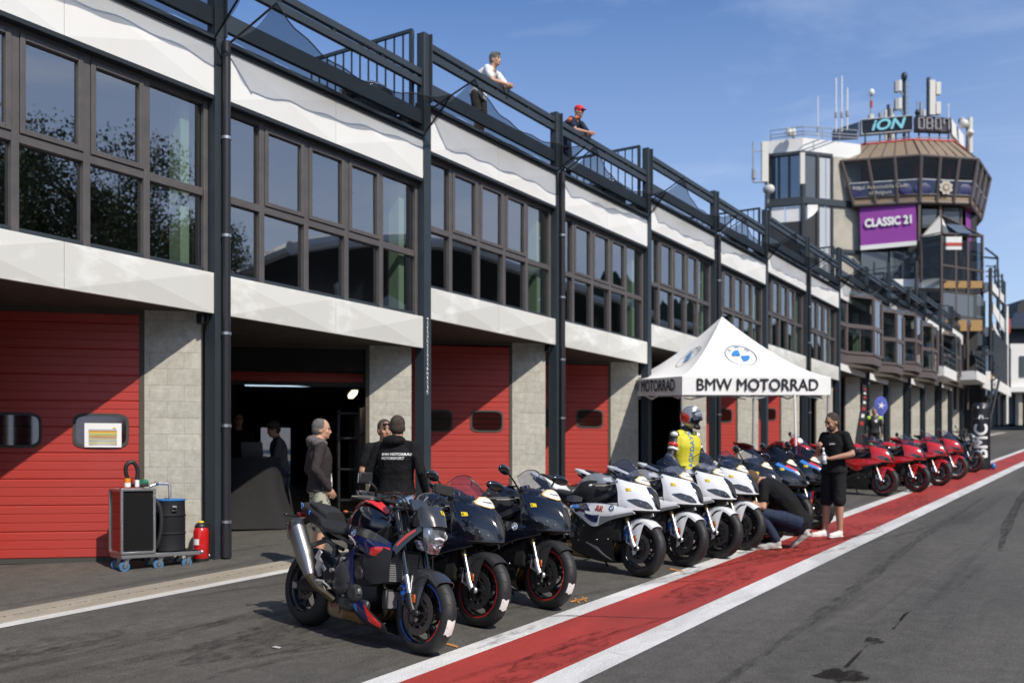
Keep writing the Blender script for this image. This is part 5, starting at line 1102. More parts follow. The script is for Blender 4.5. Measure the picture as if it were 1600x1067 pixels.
def person(label, loc, yaw, J, C, hd=(0,0), bare=('arm',), voxel=.0105, hair='short', beard=False, sleeve='short', scale=1.0, hands=(.5,.5), palm=None, group=None, extra=None, long_pants=True, lower=True, shoes=None):
    """J: joint overrides (local, x forward); C: cloth per region; hd: head yaw, pitch"""
    j=dict(pel=(0,0,.96),mid=(.0,0,1.19),neck=(-.02,0,1.475),head=(.015,0,1.64),shL=(-.02,.185,1.435),shR=(-.02,-.185,1.435),elL=(-.05,.245,1.16),elR=(-.05,-.245,1.16),wrL=(.03,.26,.91),wrR=(.03,-.26,.91),hpL=(0,.095,.92),hpR=(0,-.095,.92),knL=(.02,.11,.50),knR=(.02,-.11,.50),anL=(-.03,.115,.085),anR=(-.03,-.115,.085),toL=(.16,.15,.03),toR=(.16,-.15,.03))
    j.update(J); j={k:V(v) for k,v in j.items()}
    sk=C.get('skin','skin'); top=C['top']; b=MB()
    sp=spline([j['pel']+ (j['pel']-j['mid'])*.32, j['pel'], j['mid'], j['neck']],24); N=len(sp)-1
    lh=(j['hpL']-j['hpR']).normalized(); ls=(j['shL']-j['shR']).normalized()
    prof=[(0,.105,.150),(.10,.130,.172),(.25,.130,.176),(.38,.120,.160),(.50,.116,.152),(.65,.126,.165),(.80,.135,.182),(.91,.112,.172),(.97,.085,.11),(1,.06,.065)]
    def pr(t):
        for a,c in zip(prof,prof[1:]):
            if t<=c[0]:
                f=(t-a[0])/(c[0]-a[0]); return a[1]+(c[1]-a[1])*f, a[2]+(c[2]-a[2])*f
        return prof[-1][1:]
    w_=C.get('girth',1); waist=C.get('hem',.30); ringsT=[];ringsP=[]
    def ring(i,g):
        t=i/N; a=sp[max(i-1,0)]; c=sp[min(i+1,N)]; up=(c-a).normalized(); la=lh.lerp(ls,t); la=(la-up*la.dot(up)).normalized(); fw=la.cross(up); dp,wd=pr(t); dp*=g*w_; wd*=g*w_
        return [sp[i]+la*wd*math.copysign(abs(math.cos(x))**.8,math.cos(x))+fw*dp*math.copysign(abs(math.sin(x))**.85,math.sin(x)) for x in [2*math.pi*q/20 for q in range(20)]]
    hb=int(N*waist)
    b.loft([ring(i,1.0) for i in range(0,hb+2)],C['pants']); b.loft([ring(i,1.09 if i<hb+5 else 1.05) for i in range(hb-3,N+1)],top)
    if C.get('belt'): b.loft([ring(i,1.03) for i in (hb-5,hb-4,hb-3)],C['belt'])
    for S in 'LR':
        a_=j['neck']-(j['neck']-j['mid']).normalized()*.035; b.tube([a_,a_.lerp(j['sh'+S],.55)+V((0,0,.004)),j['sh'+S]-(j['neck']-j['mid']).normalized()*.006],[.066,.066,.062],top,14)
    # neck, head
    up=(j['head']-j['neck']).normalized(); b.tube([j['neck']-up*.03,j['head']-up*.02],[.064,.056],sk,14)
    H=M.Rotation(hd[0],3,'Z')@M.Rotation(hd[1],3,'Y'); h=j['head']; q=lambda x,y,z: h+H@V((x,y,z))
    if C.get('collar'): b.tube([j['neck']-up*.02,j['neck']+up*.055],[.088,.074],C['collar'],16)
    b.ell(q(-.012,0,.028),(.098,.077,.100),sk,H,20,14); b.ell(q(.022,0,-.052),(.070,.058,.066),sk,H,16,10); b.ell(q(.062,0,-.088),(.026,.03,.022),sk,H,12,8)
    b.ell(q(.088,0,-.012),(.020,.012,.026),sk,M.Rotation(hd[0],3,'Z')@M.Rotation(hd[1]-.25,3,'Y'),10,8); b.ell(q(.102,0,-.028),(.014,.016,.012),sk,H,10,6)
    b.ell(q(.074,0,.032),(.022,.052,.013),sk,H,12,8)
    for s in (-1,1):
        b.ell(q(-.012,.077*s,-.012),(.020,.010,.032),sk,H,10,8); b.ell(q(.079,.030*s,.013),(.009,.014,.008),'eye_dark',H,8,6); b.ell(q(.087,.030*s,.036),(.010,.020,.0055),C.get('hair','hair_dark'),H,8,6); b.ell(q(.058,.042*s,-.022),(.026,.022,.022),sk,H,10,8)
    b.ell(q(.084,0,-.062),(.010,.024,.006),'lip' if 'lip' in MATS else sk,H,10,6)
    if beard: b.ell(q(.024,0,-.074),(.0705,.0605,.052),beard,H,16,10); b.ell(q(.09,0,-.047),(.010,.026,.006),beard,H,10,6)
    hr=C.get('hair','hair_dark')
    if hair=='short': b.ell(q(-.032,0,.050),(.095,.0845,.092),hr,H,18,12); b.ell(q(-.05,0,-.0),(.070,.084,.078),hr,H,14,10)
    elif hair=='thin': b.ell(q(-.034,0,.036),(.088,.084,.096),hr,H,18,12); b.ell(q(-.055,0,-.01),(.063,.083,.072),hr,H,14,10)
    elif hair=='full': b.ell(q(-.022,0,.055),(.104,.087,.098),hr,H,18,12); b.ell(q(-.05,0,.0),(.07,.083,.08),hr,H,14,10); b.ell(q(.05,0,.10),(.05,.06,.03),hr,H,12,8)
    # arms
    for S,sgn in (('L',1),('R',-1)):
        sh,el,wr=j['sh'+S],j['el'+S],j['wr'+S]
        fr=C.get('fore',top)
        if sleeve=='long':
            limb(b,[sh,sh.lerp(el,.5),el],[.066,.060,.054],C.get('arm',top)); limb(b,[el,el.lerp(wr,.45),wr],[.055,.052,.038],C.get('fore',C.get('arm',top)))
        else:
            limb(b,[sh,sh.lerp(el,.5),el],[.060,.050,.040],sk); limb(b,[el,el.lerp(wr,.35),wr],[.041,.042,.027],sk); limb(b,[sh,sh.lerp(el,.35),sh.lerp(el,.66)],[.067,.067,.066],C.get('arm',top))
        d=(wr-el).normalized(); pn=V(palm[S]) if palm and S in palm else V((0,-sgn,0))
        hand(b,wr,d if not(palm and S+'d' in palm) else palm[S+'d'],pn,hands[0 if sgn>0 else 1],C.get('hand'+S,C.get('hand',sk)),th=sgn)
    # legs
    for S in 'LR':
        hp,kn,an,to=j['hp'+S],j['kn'+S],j['an'+S],j['to'+S]; P=C['pants']
        if long_pants:
            limb(b,[hp,hp.lerp(kn,.5),kn],[.098,.086,.068],P); limb(b,[kn,kn.lerp(an,.4),an+(kn-an)*.08],[.067,.064,.054],P)
        else:
            limb(b,[hp,hp.lerp(kn,.5),kn],[.085,.07,.055],sk); limb(b,[kn,kn.lerp(an,.32),an],[.054,.058,.036],sk); limb(b,[hp,hp.lerp(kn,.5),hp.lerp(kn,C.get('short',1.02))],[.102,.098,.094],P); b.tube([hp.lerp(kn,.9),hp.lerp(kn,C.get('short',1.02))],[.096,.098],P,16)
        sh_=C.get('shoe','shoe_dark'); so=C.get('sole','sole_white'); d=(to-an); d.z=d.z*.999; fd=(to-(an-V((0,0,.055)))).normalized(); sd=V((0,0,1)).cross(fd)
        sd=sd.normalized() if sd.length>.1 else V((0,1,0)); ud=fd.cross(sd); R3=M((fd,sd,ud)).transposed(); heel=an-ud*.045
        b.ell(heel.lerp(to,.35)+ud*.0,(.105,.044,.045),sh_,R3,16,10); b.ell(heel.lerp(to,.82),(.085,.048,.034),sh_,R3,16,10); b.ell(heel+fd*.0+ud*.02,(.048,.040,.055),sh_,R3,14,10)
        b.loft([[heel.lerp(to,t)+fd*e+sd*w2*s1-ud*(.026+.014*s2) for (s1,s2) in ((1,0),(1,1),(-1,1),(-1,0))] for (t,e,w2) in ((0,-.05,.025),(0,-.02,.038),(.4,0,.036),(.8,0,.047),(1,.03,.035),(1,.06,.012))],so)
        if C.get('sock'): b.tube([an-(an-kn).normalized()*.0,an.lerp(kn,.12)],[.044,.042],C['sock'],12)
    if extra: extra(b,j,q,H)
    o=b.build('person',smooth=False); pts=[];tg=[]
    me=o.data; names=[m.name for m in me.materials]
    vs_=[v.co.copy() for v in me.vertices]; ps_=[p.vertices[:] for p in me.polygons]; tg=[p.material_index for p in me.polygons]
    ip=[k for k,t in enumerate(tg) if names[t].split('.')[0] in PRIO]
    bva=BVHTree.FromPolygons(vs_,ps_); bvp=BVHTree.FromPolygons(vs_,[ps_[k] for k in ip]) if ip else None
    mats=[m for m in me.materials]
    md=o.modifiers.new('r','REMESH'); md.mode='VOXEL'; md.voxel_size=voxel
    ms=o.modifiers.new('s','SMOOTH'); ms.factor=.5; ms.iterations=3
    bake(o); me=o.data; me.name='person'; me.materials.clear()
    for m in mats: me.materials.append(m)
    mi=[]
    for p in me.polygons:
        hb_=bva.find_nearest(p.center); t=tg[hb_[2]]
        if bvp:
            g=bvp.find_nearest(p.center)
            if g[3]<hb_[3]+.0045: t=tg[ip[g[2]]]
        mi.append(t)
    me.polygons.foreach_set('material_index',mi); me.polygons.foreach_set('use_smooth',[True]*len(mi)); me.update()
    x,y=loc[0],loc[1]; z=loc[2] if len(loc)>2 else G(x,y)
    o.location=(x,y,z); o.rotation_euler=(0,0,yaw); o.scale=(scale,)*3
    tag(o,label,'person',group); o['_q']=0; del o['_q']
    return o, j, q, H
PRIO={'stubble','hair_grey','hair_dark','hair_brown','lip','cap_red','leather_belt','orange_trim'}
def bvh_of(o): return BVHTree.FromPolygons([v.co for v in o.data.vertices],[p.vertices[:] for p in o.data.polygons])
mat('lip',(.36,.14,.11),.5)
def yawXD(X,D):                      # heading given as picture-right, depth
    return math.atan2(D*SA-X*CA, D*CA+X*SA)
# --- grey-haired man in camouflage shorts
p=gnd(499,890)
def zip_(b,j,q,H):
    for S,sg in (('L',1),('R',-1)): b.ell(j['sh'+S]+V((-.01,-.03*sg,.03)),(.095,.075,.055),'softshell_grey',n=14,k=8)
    b.ell(j['neck']+V((-.07,0,.03)),(.07,.10,.06),'softshell_grey',n=14,k=8)
    b.tube([(.128,-.10,.97),(.118,-.11,1.12)],.007,'tee_white',6)
o,j,q,H=person('grey haired man in brown hooded jacket and camouflage shorts, hand in his pocket',(p.x,p.y),yawXD(1,.42),dict(head=(.03,0,1.63),elR=(-.10,-.26,1.17),wrR=(.06,-.22,.95),elL=(-.08,.25,1.17),wrL=(.08,.22,.95),anR=(-.05,-.13,.085)),dict(top='softshell_brown',pants='camo',hair='hair_grey',shoe='shoe_dark',collar='softshell_grey',hem=.25,girth=1.04,short=.98),hd=(-.2,.05),hair='thin',sleeve='long',long_pants=False,extra=zip_,scale=.985)
# --- man in black hoodie, back to us
p=gnd(620,903)
def hood(b,j,q,H): b.ell(j['neck']+V((-.075,0,.015)),(.085,.125,.07),'hoodie_black',n=16,k=10); b.ell(j['neck']+V((.0,0,.03)),(.085,.105,.05),'hoodie_black',n=16,k=10)
ya=yawXD(.30,1)
o,j,q,H=person('man seen from behind in black hoodie with white lettering and light blue jeans',(p.x,p.y),ya,dict(head=(.03,0,1.635),shL=(-.02,.20,1.43),shR=(-.02,-.20,1.43),elL=(-.04,.31,1.17),wrL=(.16,.27,1.02),elR=(-.04,-.30,1.16),wrR=(.10,-.30,.93),anL=(-.03,.15,.085),anR=(-.03,-.15,.085)),dict(top='hoodie_black',pants='jeans_blue',hair='hair_dark',belt='leather_belt',hem=.40,girth=1.12),hd=(.25,.05),hair='short',sleeve='long',extra=hood)
bv=bvh_of(o)
for (t,z,s,bd) in (('BMW MOTORRAD',1.345,.040,.0011),('MOTORSPORT',1.302,.039,.0004)):
    tx=txt(t,s,basis((-.5,.115,z),(0,-1,0),(0,0,1)),'white_plain','back_lettering',o,bold=bd,align='LEFT',bvh=bv,pdir=V((1,0,0)),ext=0)
tx=txt('-',.07,basis((0,-.5,1.29),(1,0,0),(0,0,1)),'white_plain','sleeve_mark',o,bold=.001,bvh=bv,pdir=V((0,1,0)),ext=0)
# --- man facing us behind him
p=gnd(601,888)
def shades(b,j,q,H):
    for s in (-1,1): b.ell(q(.085,.032*s,.075),(.02,.032,.018),'eye_dark',H,10,6)
person('sunburnt man with sunglasses pushed up, mostly hidden behind the black hoodie',(p.x,p.y),yawXD(.45,-1),dict(elR=(-.02,-.27,1.16),wrR=(.16,-.12,1.05)),dict(top='tee_black',pants='shorts_black',hair='hair_dark',skin='skin_tan'),hd=(0,0),hair='short',long_pants=True,extra=shades,scale=.97)
# --- crouching man beside the last white bike
p=gnd(1226,857)
o,j,q,H=person('crouching man in black t-shirt and dark jeans working on the white motorcycle',(p.x,p.y),yawXD(-.95,.42),dict(pel=(-.20,0,.36),mid=(-.02,0,.62),neck=(.27,0,.86),head=(.41,.0,.86),shL=(.23,.19,.82),shR=(.23,-.19,.82),elL=(.22,.28,.54),elR=(.30,-.30,.56),wrL=(.46,.22,.62),wrR=(.50,-.15,.55),hpL=(-.20,.11,.34),hpR=(-.20,-.11,.34),knL=(.28,.19,.47),knR=(.20,-.17,.30),anL=(.06,.17,.10),anR=(-.24,-.10,.22),toL=(.27,.20,.03),toR=(-.08,-.13,.04)),dict(top='tee_black',pants='jeans_navy',hair='hair_brown',shoe='shoe_grey',sole='sole_beige',hem=.24),hd=(.1,.85),hair='full',scale=1.02,hands=(.9,.9))
bv=bvh_of(o); txt('--',.11,basis((.1,-.0,1.4),(0,1,0),(-.7,0,.7)),'white_plain','back_mark',o,bold=.004,bvh=bv,pdir=V((.45,0,-.9)).normalized(),ext=0)
# --- standing man with the bottle
p=gnd(1303,838)
ya=yawXD(-.95,-.62)
o,j,q,H=person('bearded man standing on the red strip in black t-shirt and shorts holding a water bottle',(p.x,p.y),ya,dict(head=(.05,0,1.625),neck=(-.01,0,1.475),elL=(-.02,.30,1.17),wrL=(.22,.12,1.11),elR=(.0,-.265,1.18),wrR=(.18,-.13,1.27),anL=(-.02,.09,.085),anR=(.04,-.12,.085),toL=(.17,.10,.03),toR=(.23,-.16,.03)),dict(top='tee_black',pants='shorts_black',hair='hair_dark',skin='skin_tan',shoe='shoe_white',sole='sole_white',hem=.20,girth=1.06,short=.97),hd=(-.12,.30),beard='stubble',long_pants=False,hands=(1.15,1.2),palm={'L':(0.2,-.2,1),'R':(-.3,.6,.3),'Ld':(.35,-.93,0)})
bv=bvh_of(o)
for (t,yy,s) in (('//',-.08,.04),('BMW',.08,.035)): txt(t,s,basis((.5,yy,1.315),(0,1,0),(0,0,1)),'white_plain','chest_mark',o,bold=.001,bvh=bv,pdir=V((-1,0,0)),ext=0)
mat('bottle_clear',(.55,.62,.68),.1,coat=.5,trans=.5); 
hw=o.matrix_basis.copy(); 
bt=MB(); bt.lathe([(0,-.085),(.027,-.085),(.031,-.078),(.031,.05),(.026,.07),(.013,.10),(.013,.125),(0,.125)],'bottle_clear'); bt.lathe([(.0318,-.03),(.0318,.035)],'white_plain'); bt.lathe([(0,.15),(.015,.15),(.015,.122),(0,.122)],'white_plain')
M_=M.Translation((p.x,p.y,G(p.x,p.y)))@M.Rotation(ya,4,'Z'); bo=bt.build('water_bottle'); bo.matrix_world=M_@M.Translation((.275,.055,1.115))@M.Rotation(.12,4,'X'); tag(bo,'small clear water bottle held by the bearded standing man','bottle')
# --- rider with helmet and yellow vest
p=V((12.6,5.28,0))
def suit(b,j,q,H):
    for S,sg in (('L',1),('R',-1)):
        b.ell(j['sh'+S]+V((.0,.03*sg,.0)),(.066,.058,.07),'leather_black',n=14,k=10); b.ell(j['sh'+S]+V((.03,.055*sg,.015)),(.05,.045,.035),'white_plain',n=12,k=8); a,c=j['sh'+S],j['el'+S]
        b.tube([a.lerp(c,.40),a.lerp(c,.50)],[.073,.071],'paint_red_stripe',14); b.tube([a.lerp(c,.60),a.lerp(c,.66)],[.069,.067],'white_plain',14); b.ell(c+V((-.02,.02*sg,0)),(.06,.055,.06),'leather_navy',n=12,k=8)
        a,c=j['el'+S],j['wr'+S]; b.tube([a.lerp(c,.15),a.lerp(c,.75)],[.058,.048],'leather_navy',14)
    b.tube([j['neck']-V((0,0,.03)),j['neck']+V((.01,0,.07))],[.092,.078],'leather_black',16)
o,j,q,H=person('rider in helmet and yellow vest over race leathers standing behind the white motorcycles',(p.x,p.y),yawXD(.68,-.73),dict(head=(.10,0,1.65),neck=(.02,0,1.49),mid=(-.01,0,1.2),elR=(.0,-.30,1.15),wrR=(.14,-.22,.90),elL=(.06,.28,1.18),wrL=(.30,.20,1.08)),dict(top='vest_yellow',arm='leather_black',fore='leather_black',pants='leather_black',handL='glove_white',hem=.14,girth=1.26),hd=(.25,.42),sleeve='long',hair='none',hands=(.8,.5),extra=suit,scale=1.02)
bv=bvh_of(o); txt('TRACKDAYS',.105,basis((.6,-.06,1.185),(0,0,1),(0,-1,0)),'emblem_blue','vest_lettering',o,bold=.0015,bvh=bv,pdir=V((-1,0,0)),ext=0)
mat('helmet_grey',(.30,.31,.34),.2,.4,coat=1); mat('helmet_red',(.62,.035,.02),.2,coat=1)
def helmet(parent,q,H,a='helmet_grey',c='helmet_red',open_=True):
    b=MB(); T=M.Translation(q(0,0,0))@H.to_4x4(); b.xf=T
    rings=[]
    n=28
    def shell(u,v):        # u around, v up; face opening cut at the front
        t=2*math.pi*u; ph=-.95+(math.pi/2+.95)*v
        r=math.cos(ph); x=.150*r*math.cos(t)-.012; y=.128*r*math.sin(t); z=.148*math.sin(ph)+.03
        if x>0 and z<.0: x*=1.06
        return V((x,y,z))
    vs=[];F=[];nu,nv=32,18
    for i in range(nu):
        for k in range(nv+1): vs.append(shell(i/nu,k/nv))
    Fa=[];Fb=[];Fc=[]
    for i in range(nu):
        for k in range(nv):
            f=(i*(nv+1)+k,((i+1)%nu)*(nv+1)+k,((i+1)%nu)*(nv+1)+k+1,i*(nv+1)+k+1); c_=sum((vs[w2] for w2 in f),V((0,0,0)))/4
            if c_.x>.055 and -.035<c_.z<.062: continue
            (Fb if (c_.x<.03 and -.06<c_.z<.06) else Fc if (.085<c_.x+c_.z*.6<.125 and c_.z>.05) else Fa).append(f)
    b.add(vs,Fa,a); b.add(vs,Fb,c); b.add(vs,Fc,'white_plain')
    b.ell((.0,0,.02),(.118,.108,.122),'black_matt',n=16,k=10); b.ell((.118,0,-.062),(.045,.072,.034),'black_satin',n=14,k=8)
    h=b.build('helmet',parent)
    b=MB(xf=T@M.Rotation(R(-38) if open_ else 0,4,'Y')); b.grid(lambda u,v: V((.158*math.cos(-1.05+2.1*u)-.005,.136*math.sin(-1.05+2.1*u),-.04+.115*v)),16,6,'lens_dark'); b.build('visor',h); return h
helmet(o,q,H)
# --- person in black and lime suit far up the lane
def lime(b,j,q,H):
    for S in 'LR': b.ell(j['sh'+S],(.085,.075,.075),'hivis_lime',n=12,k=8); b.ell(j['kn'+S]+V((.02,0,0)),(.085,.08,.09),'hivis_lime',n=12,k=8)
    b.ell(j['mid']+V((.10,.03,.12)),(.045,.06,.05),'white_plain',n=10,k=8)
person('rider in black and lime suit standing by a far pillar',(35.8,8.0),yawXD(-.2,-1),{},dict(top='leather_black',arm='leather_black',pants='leather_black',skin='skin_tan'),sleeve='long',extra=lime,voxel=.016)
# --- two men leaning on the roof railing
p=V((14.85,9.93,REF[1]+2.94))
person('grey haired man in white t-shirt leaning on the roof railing',(p.x,p.y,p.z),yawXD(.93,-.52)+.0,dict(pel=(-.28,0,.93),mid=(-.20,0,1.15),neck=(.02,0,1.33),head=(.08,0,1.49),shL=(.02,.19,1.29),shR=(.02,-.19,1.29),elL=(.20,.22,1.03),elR=(.16,-.24,1.03),wrL=(.36,.06,.98),wrR=(.34,-.10,.98),hpL=(-.28,.1,.90),hpR=(-.28,-.1,.90),knL=(-.26,.12,.48),knR=(-.20,-.12,.48),anL=(-.36,.12,.085),anR=(-.30,-.12,.085),toL=(-.17,.14,.03),toR=(-.11,-.14,.03)),dict(top='tee_white',pants='shorts_grey',hair='hair_grey',short=.9,hem=.22,shoe='shoe_grey'),hd=(.0,.0),hair='full',long_pants=False)
p=V((17.95,9.93,REF[1]+2.94))
def cap(b,j,q,H): b.ell(q(-.015,0,.055),(.108,.090,.085),'cap_red',H,16,10); b.ell(q(.10,0,.058),(.065,.07,.010),'cap_red',H,14,6); b.ell(j['neck']+V((.02,0,.02)),(.08,.085,.03),'orange_trim',n=14,k=8); b.ell(j['shR']+V((.0,-.055,-.03)),(.06,.04,.05),'orange_trim',n=12,k=8); b.ell(q(.085,0,.016),(.014,.055,.016),'eye_dark',H,12,6)
person('man in red cap and dark team shirt leaning on the roof railing',(p.x,p.y,p.z),yawXD(.85,-.65),dict(pel=(-.28,0,.93),mid=(-.20,0,1.15),neck=(.02,0,1.34),head=(.09,0,1.49),shL=(.02,.19,1.30),shR=(.02,-.19,1.30),elL=(.18,.24,1.04),elR=(.16,-.24,1.04),wrL=(.36,.05,.99),wrR=(.35,-.07,1.0),hpL=(-.28,.1,.90),hpR=(-.28,-.1,.90),knL=(-.22,.12,.48),knR=(-.22,-.12,.48),anL=(-.34,.12,.085),anR=(-.34,-.12,.085),toL=(-.15,.14,.03),toR=(-.15,-.14,.03)),dict(top='navy_shirt',pants='jeans_navy',skin='skin_tan',hem=.22),hd=(.1,.25),hair='none',extra=cap)
# ================================================================ tent
mat('tent_white',(.80,.80,.79),.75,bump=.25,bscale=3,bdist=.05,spec=.25); mat('tent_pole',(.55,.56,.57),.4,.6)
TN=V((19.14,8.11,0)); ty=math.atan2(-.687,.7265); tm=ground_frame(TN.x,TN.y,ty,0); tm.translation=V((TN.x,TN.y,G(TN.x,TN.y)))
tent=thing('canopy_tent','white pop-up tent with dark lettering on its valance beside the pit building','tent'); tent.matrix_world=tm
W3=3.4; zv0,zv1,za=2.09,2.47,3.86
b=MB()
def roof(u,v,k):
    a=u*2-1; s=1-v; z=zv1+(za-zv1)*(v**1.42)-.07*(1-abs(a))*0+.0; sag=.06*(1-a*a)*math.sin(math.pi*v)
    e=V((W3/2*a*s, -W3/2*s+sag*.6, z-sag)); r=M.Rotation(k*math.pi/2,3,'Z')@e; return r+V((W3/2,W3/2,0))
for k in range(4): b.grid(lambda u,v,k=k: roof(u,v,k),18,14,'tent_white')
b.build('canopy',tent)
b=MB()
def val(u,v,k):
    a=u*2-1; e=V((W3/2*a,-W3/2-.012-.012*math.sin(u*9+k)*(1-v),zv0+(zv1-zv0)*v)); return M.Rotation(k*math.pi/2,3,'Z')@e+V((W3/2,W3/2,0))
for k in range(4): b.grid(lambda u,v,k=k: val(u,v,k),24,4,'tent_white')
vl=b.build('valance',tent)
for k in range(4):
    r=M.Rotation(k*math.pi/2,3,'Z'); o=r@V((0,-W3/2-.032,zv0+.20))+V((W3/2,W3/2,0)); txt('BMW MOTORRAD',.345,basis(o,r@V((1,0,0)),(0,0,1)),'ink_black','valance_lettering',vl,bold=.006,ext=.001,sx=.98)
    b=MB(); c=roof(.53,.50,k); n=((roof(.56,.50,k)-c).cross(roof(.53,.55,k)-c)).normalized(); x=(roof(.56,.50,k)-c).normalized(); y=n.cross(x); c=c+n*.02
    def disc(r0,r1,a0,a1,m,lift,st=28):
        b.add([c+n*lift+(x*math.cos(a0+(a1-a0)*i/st)+y*math.sin(a0+(a1-a0)*i/st)*.96)*rr for i in range(st+1) for rr in (r0,r1)],[(2*i,2*i+1,2*i+3,2*i+2) for i in range(st)],m,False)
    disc(.34,.365,0,2*math.pi,'grey_metal_paint',.01); disc(0,.20,math.pi/2,math.pi,'emblem_blue',.012,12); disc(0,.20,-math.pi/2,0,'emblem_blue',.012,12)
    em=b.build('emblem',tent)
    for ch,a in (('B',R(138)),('M',R(90)),('W',R(42))):
        d=x*math.cos(a)+y*math.sin(a); txt(ch,.115,basis(c+n*.014+d*.272,y.cross(n)*1.0*0+(x*math.sin(a)-y*math.cos(a)),d),'grey_metal_paint','emblem_letter',em,bold=.002)
for (x_,y_) in ((0.03,.03),(W3-.03,.03),(.03,W3-.03),(W3-.03,W3-.03)):
    b=MB(); b.box((x_,y_,1.2),(.042,.042,2.4),'tent_pole',bev=.006); b.box((x_,y_,.01),(.13,.13,.012),'tent_pole'); b.build('leg',tent)
b=MB()
for k in range(4):
    r=M.Rotation(k*math.pi/2,3,'Z'); f=lambda a,z: r@V((a,-W3/2+.04,z))+V((W3/2,W3/2,0))
    for (a0,a1) in ((-1.45,0),(0,1.45)): b.beam(f(a0,2.30),f(a1,2.02),.016,.03,'tent_pole'); b.beam(f(a0,2.02),f(a1,2.30),.016,.03,'tent_pole')
b.build('truss',tent)
p=at(1246,727,20.0)
b=MB(); b.tube([V((p.x,p.y,G(p.x,p.y))),V((p.x-.06,p.y+.04,G(p.x,p.y)+2.1))],.022,'white_plain',10); tag(b.build('pole'),'thin white pole standing by itself under the tent between two of its legs','pole')

# ================================================================ flight case trolley, drum, extinguisher, notices
mat('case_black',(.006,.0055,.006),.75,spec=.2,bump=.1,bscale=120); mat('case_door_reflection',(.028,.006,.006),.2,coat=.6); mat('drum_black',(.011,.011,.014),.72,spec=.25,bump=.06,bscale=60); mat('drum_blue',(.03,.16,.42),.4); mat('caster_blue',(.06,.16,.30),.5); mat('extinguisher_red',(.52,.012,.012),.25,coat=.7); mat('hose_black',(.016,.016,.017),.5); mat('plastic_orange',(.75,.22,.02),.5); mat('plastic_green',(.03,.22,.13),.5); mat('paper_white',(.80,.80,.80),.6); mat('paper_yellow',(.80,.62,.08),.6); mat('paper_orange',(.75,.33,.06),.6); mat('paper_grey',(.5,.5,.52),.6); mat('paper_green',(.5,.62,.35),.6)
c0=at(190,893,11.25); c0.z=G(c0.x,c0.y); ca_=R(-17)
tr_=thing('flight_case_trolley','black flight case with aluminium edges on a wheeled trolley beside the red door','flight case',(c0.x,c0.y,c0.z),ca_)
LW_,DP=.93,.38; zt0=.155
b=MB(); b.box((LW_/2,DP/2,zt0+.022),(LW_,DP,.044),'zinc',bev=.004); b.box((LW_/2,DP/2,zt0+.048),(LW_-.04,DP-.04,.01),'case_black'); b.ell((LW_+.01,.0,zt0+.03),(.025,.025,.025),'zinc'); b.build('trolley_deck',tr_)
cw,chh=.37,.74
b=MB(); z0=zt0+.05; b.box((cw/2,.0+DP/2,z0+chh/2),(cw-.012,DP-.012,chh-.012),'case_black'); b.box((.0035,DP/2,z0+chh/2),(.004,DP-.05,chh-.05),'case_door_reflection'); b.build('case_body',tr_)  # maroon sheet paints the red door's reflection onto the black side
b=MB()
for x_ in (0,cw):
    for y_ in (0,DP): b.box((x_,y_,z0+chh/2),(.030,.030,chh),'zinc',bev=.005)
for x_ in (0,cw):
    for z_ in (z0+.012,z0+chh-.012): b.box((x_,DP/2,z_),(.028,DP,.028),'zinc',bev=.004)
for y_ in (0,DP):
    for z_ in (z0+.012,z0+chh-.012): b.box((cw/2,y_,z_),(cw,.028,.028),'zinc',bev=.004)
for k in range(9):
    for x_ in (.004,cw-.004): b.ell((x_,-.0155,z0+.06+k*.085),(.006,.004,.006),'steel',n=8,k=5)
b.build('case_edging',tr_)
b=MB(); zt=z0+chh+.02; b.tube([(.10,.10,zt),(.10,.10,zt+.05)],.036,'white_plain',14); b.tube([(.10,.10,zt+.05),(.10,.10,zt+.10)],.037,'plastic_orange',14); b.box((.27,.2,zt+.02),(.18,.14,.04),'engine_grey',bev=.01); b.tube([(.29,.15,zt+.05),(.35,.2,zt+.05)],.035,'plastic_green',12); b.tube([(.22,.2,zt+.04),(.31,.2,zt+.04)],.028,'engine_dark',12); b.build('pump',tr_)
b=MB(); b.tube(spline([(.215,.12,zt),(.215,.12,zt+.08)],2),.026,'white_plain',12); L1=spline([(.215,.12,zt+.06),(.22,.12,zt+.20),(.17,.12,zt+.285),(.10,.13,zt+.25),(.10,.14,zt+.14),(.16,.16,zt+.05)],30); b.tube(L1,.024,'hose_black',12)
b.tube(spline([(.40,.22,zt),(.50,.22,zt+.035),(.58,.22,zt+.03)],8),.018,'alloy_silver',10); b.tube(spline([(.58,.22,zt+.03),(.63,.22,zt+.02),(.635,.21,zt-.08),(.635,.21,zt-.17)],10),.018,'alloy_silver',10); b.tube([(.46,.22,zt+.035),(.50,.22,zt+.035)],.027,'steel',10)
b.tube(spline([(cw-.02,.03,zt-.10),(cw+.07,.0,zt-.25),(cw+.075,-.01,zt-.5),(cw+.03,.03,z0+.06),(cw+.02,.10,z0+.25),(cw+.05,.12,z0+.4)],24),.026,'hose_black',10); b.build('hose',tr_)
for (x_,y_) in ((.07,.06),(.07,DP-.06),(.46,.06),(.46,DP-.06),(.80,.06),(.80,DP-.06)):
    b=MB(); b.lathe([(.0,-.016),(.055,-.016),(.062,-.008),(.062,.008),(.055,.016),(0,.016)],'caster_blue',(x_-.02,y_,.062),(0,1,0),20); b.lathe([(0,-.019),(.03,-.019),(.03,.019),(0,.019)],'steel',(x_-.02,y_,.062),(0,1,0),12)
    for s in (-1,1): b.prism([(x_-.03,y_+.022*s,.05),(x_-.01,y_+.022*s,.05),(x_+.035,y_+.022*s,.145),(x_-.02,y_+.022*s,.145)],(0,.004*s,0),'zinc')
    b.box((x_,y_,.148),(.09,.08,.008),'zinc'); b.build('caster',tr_)
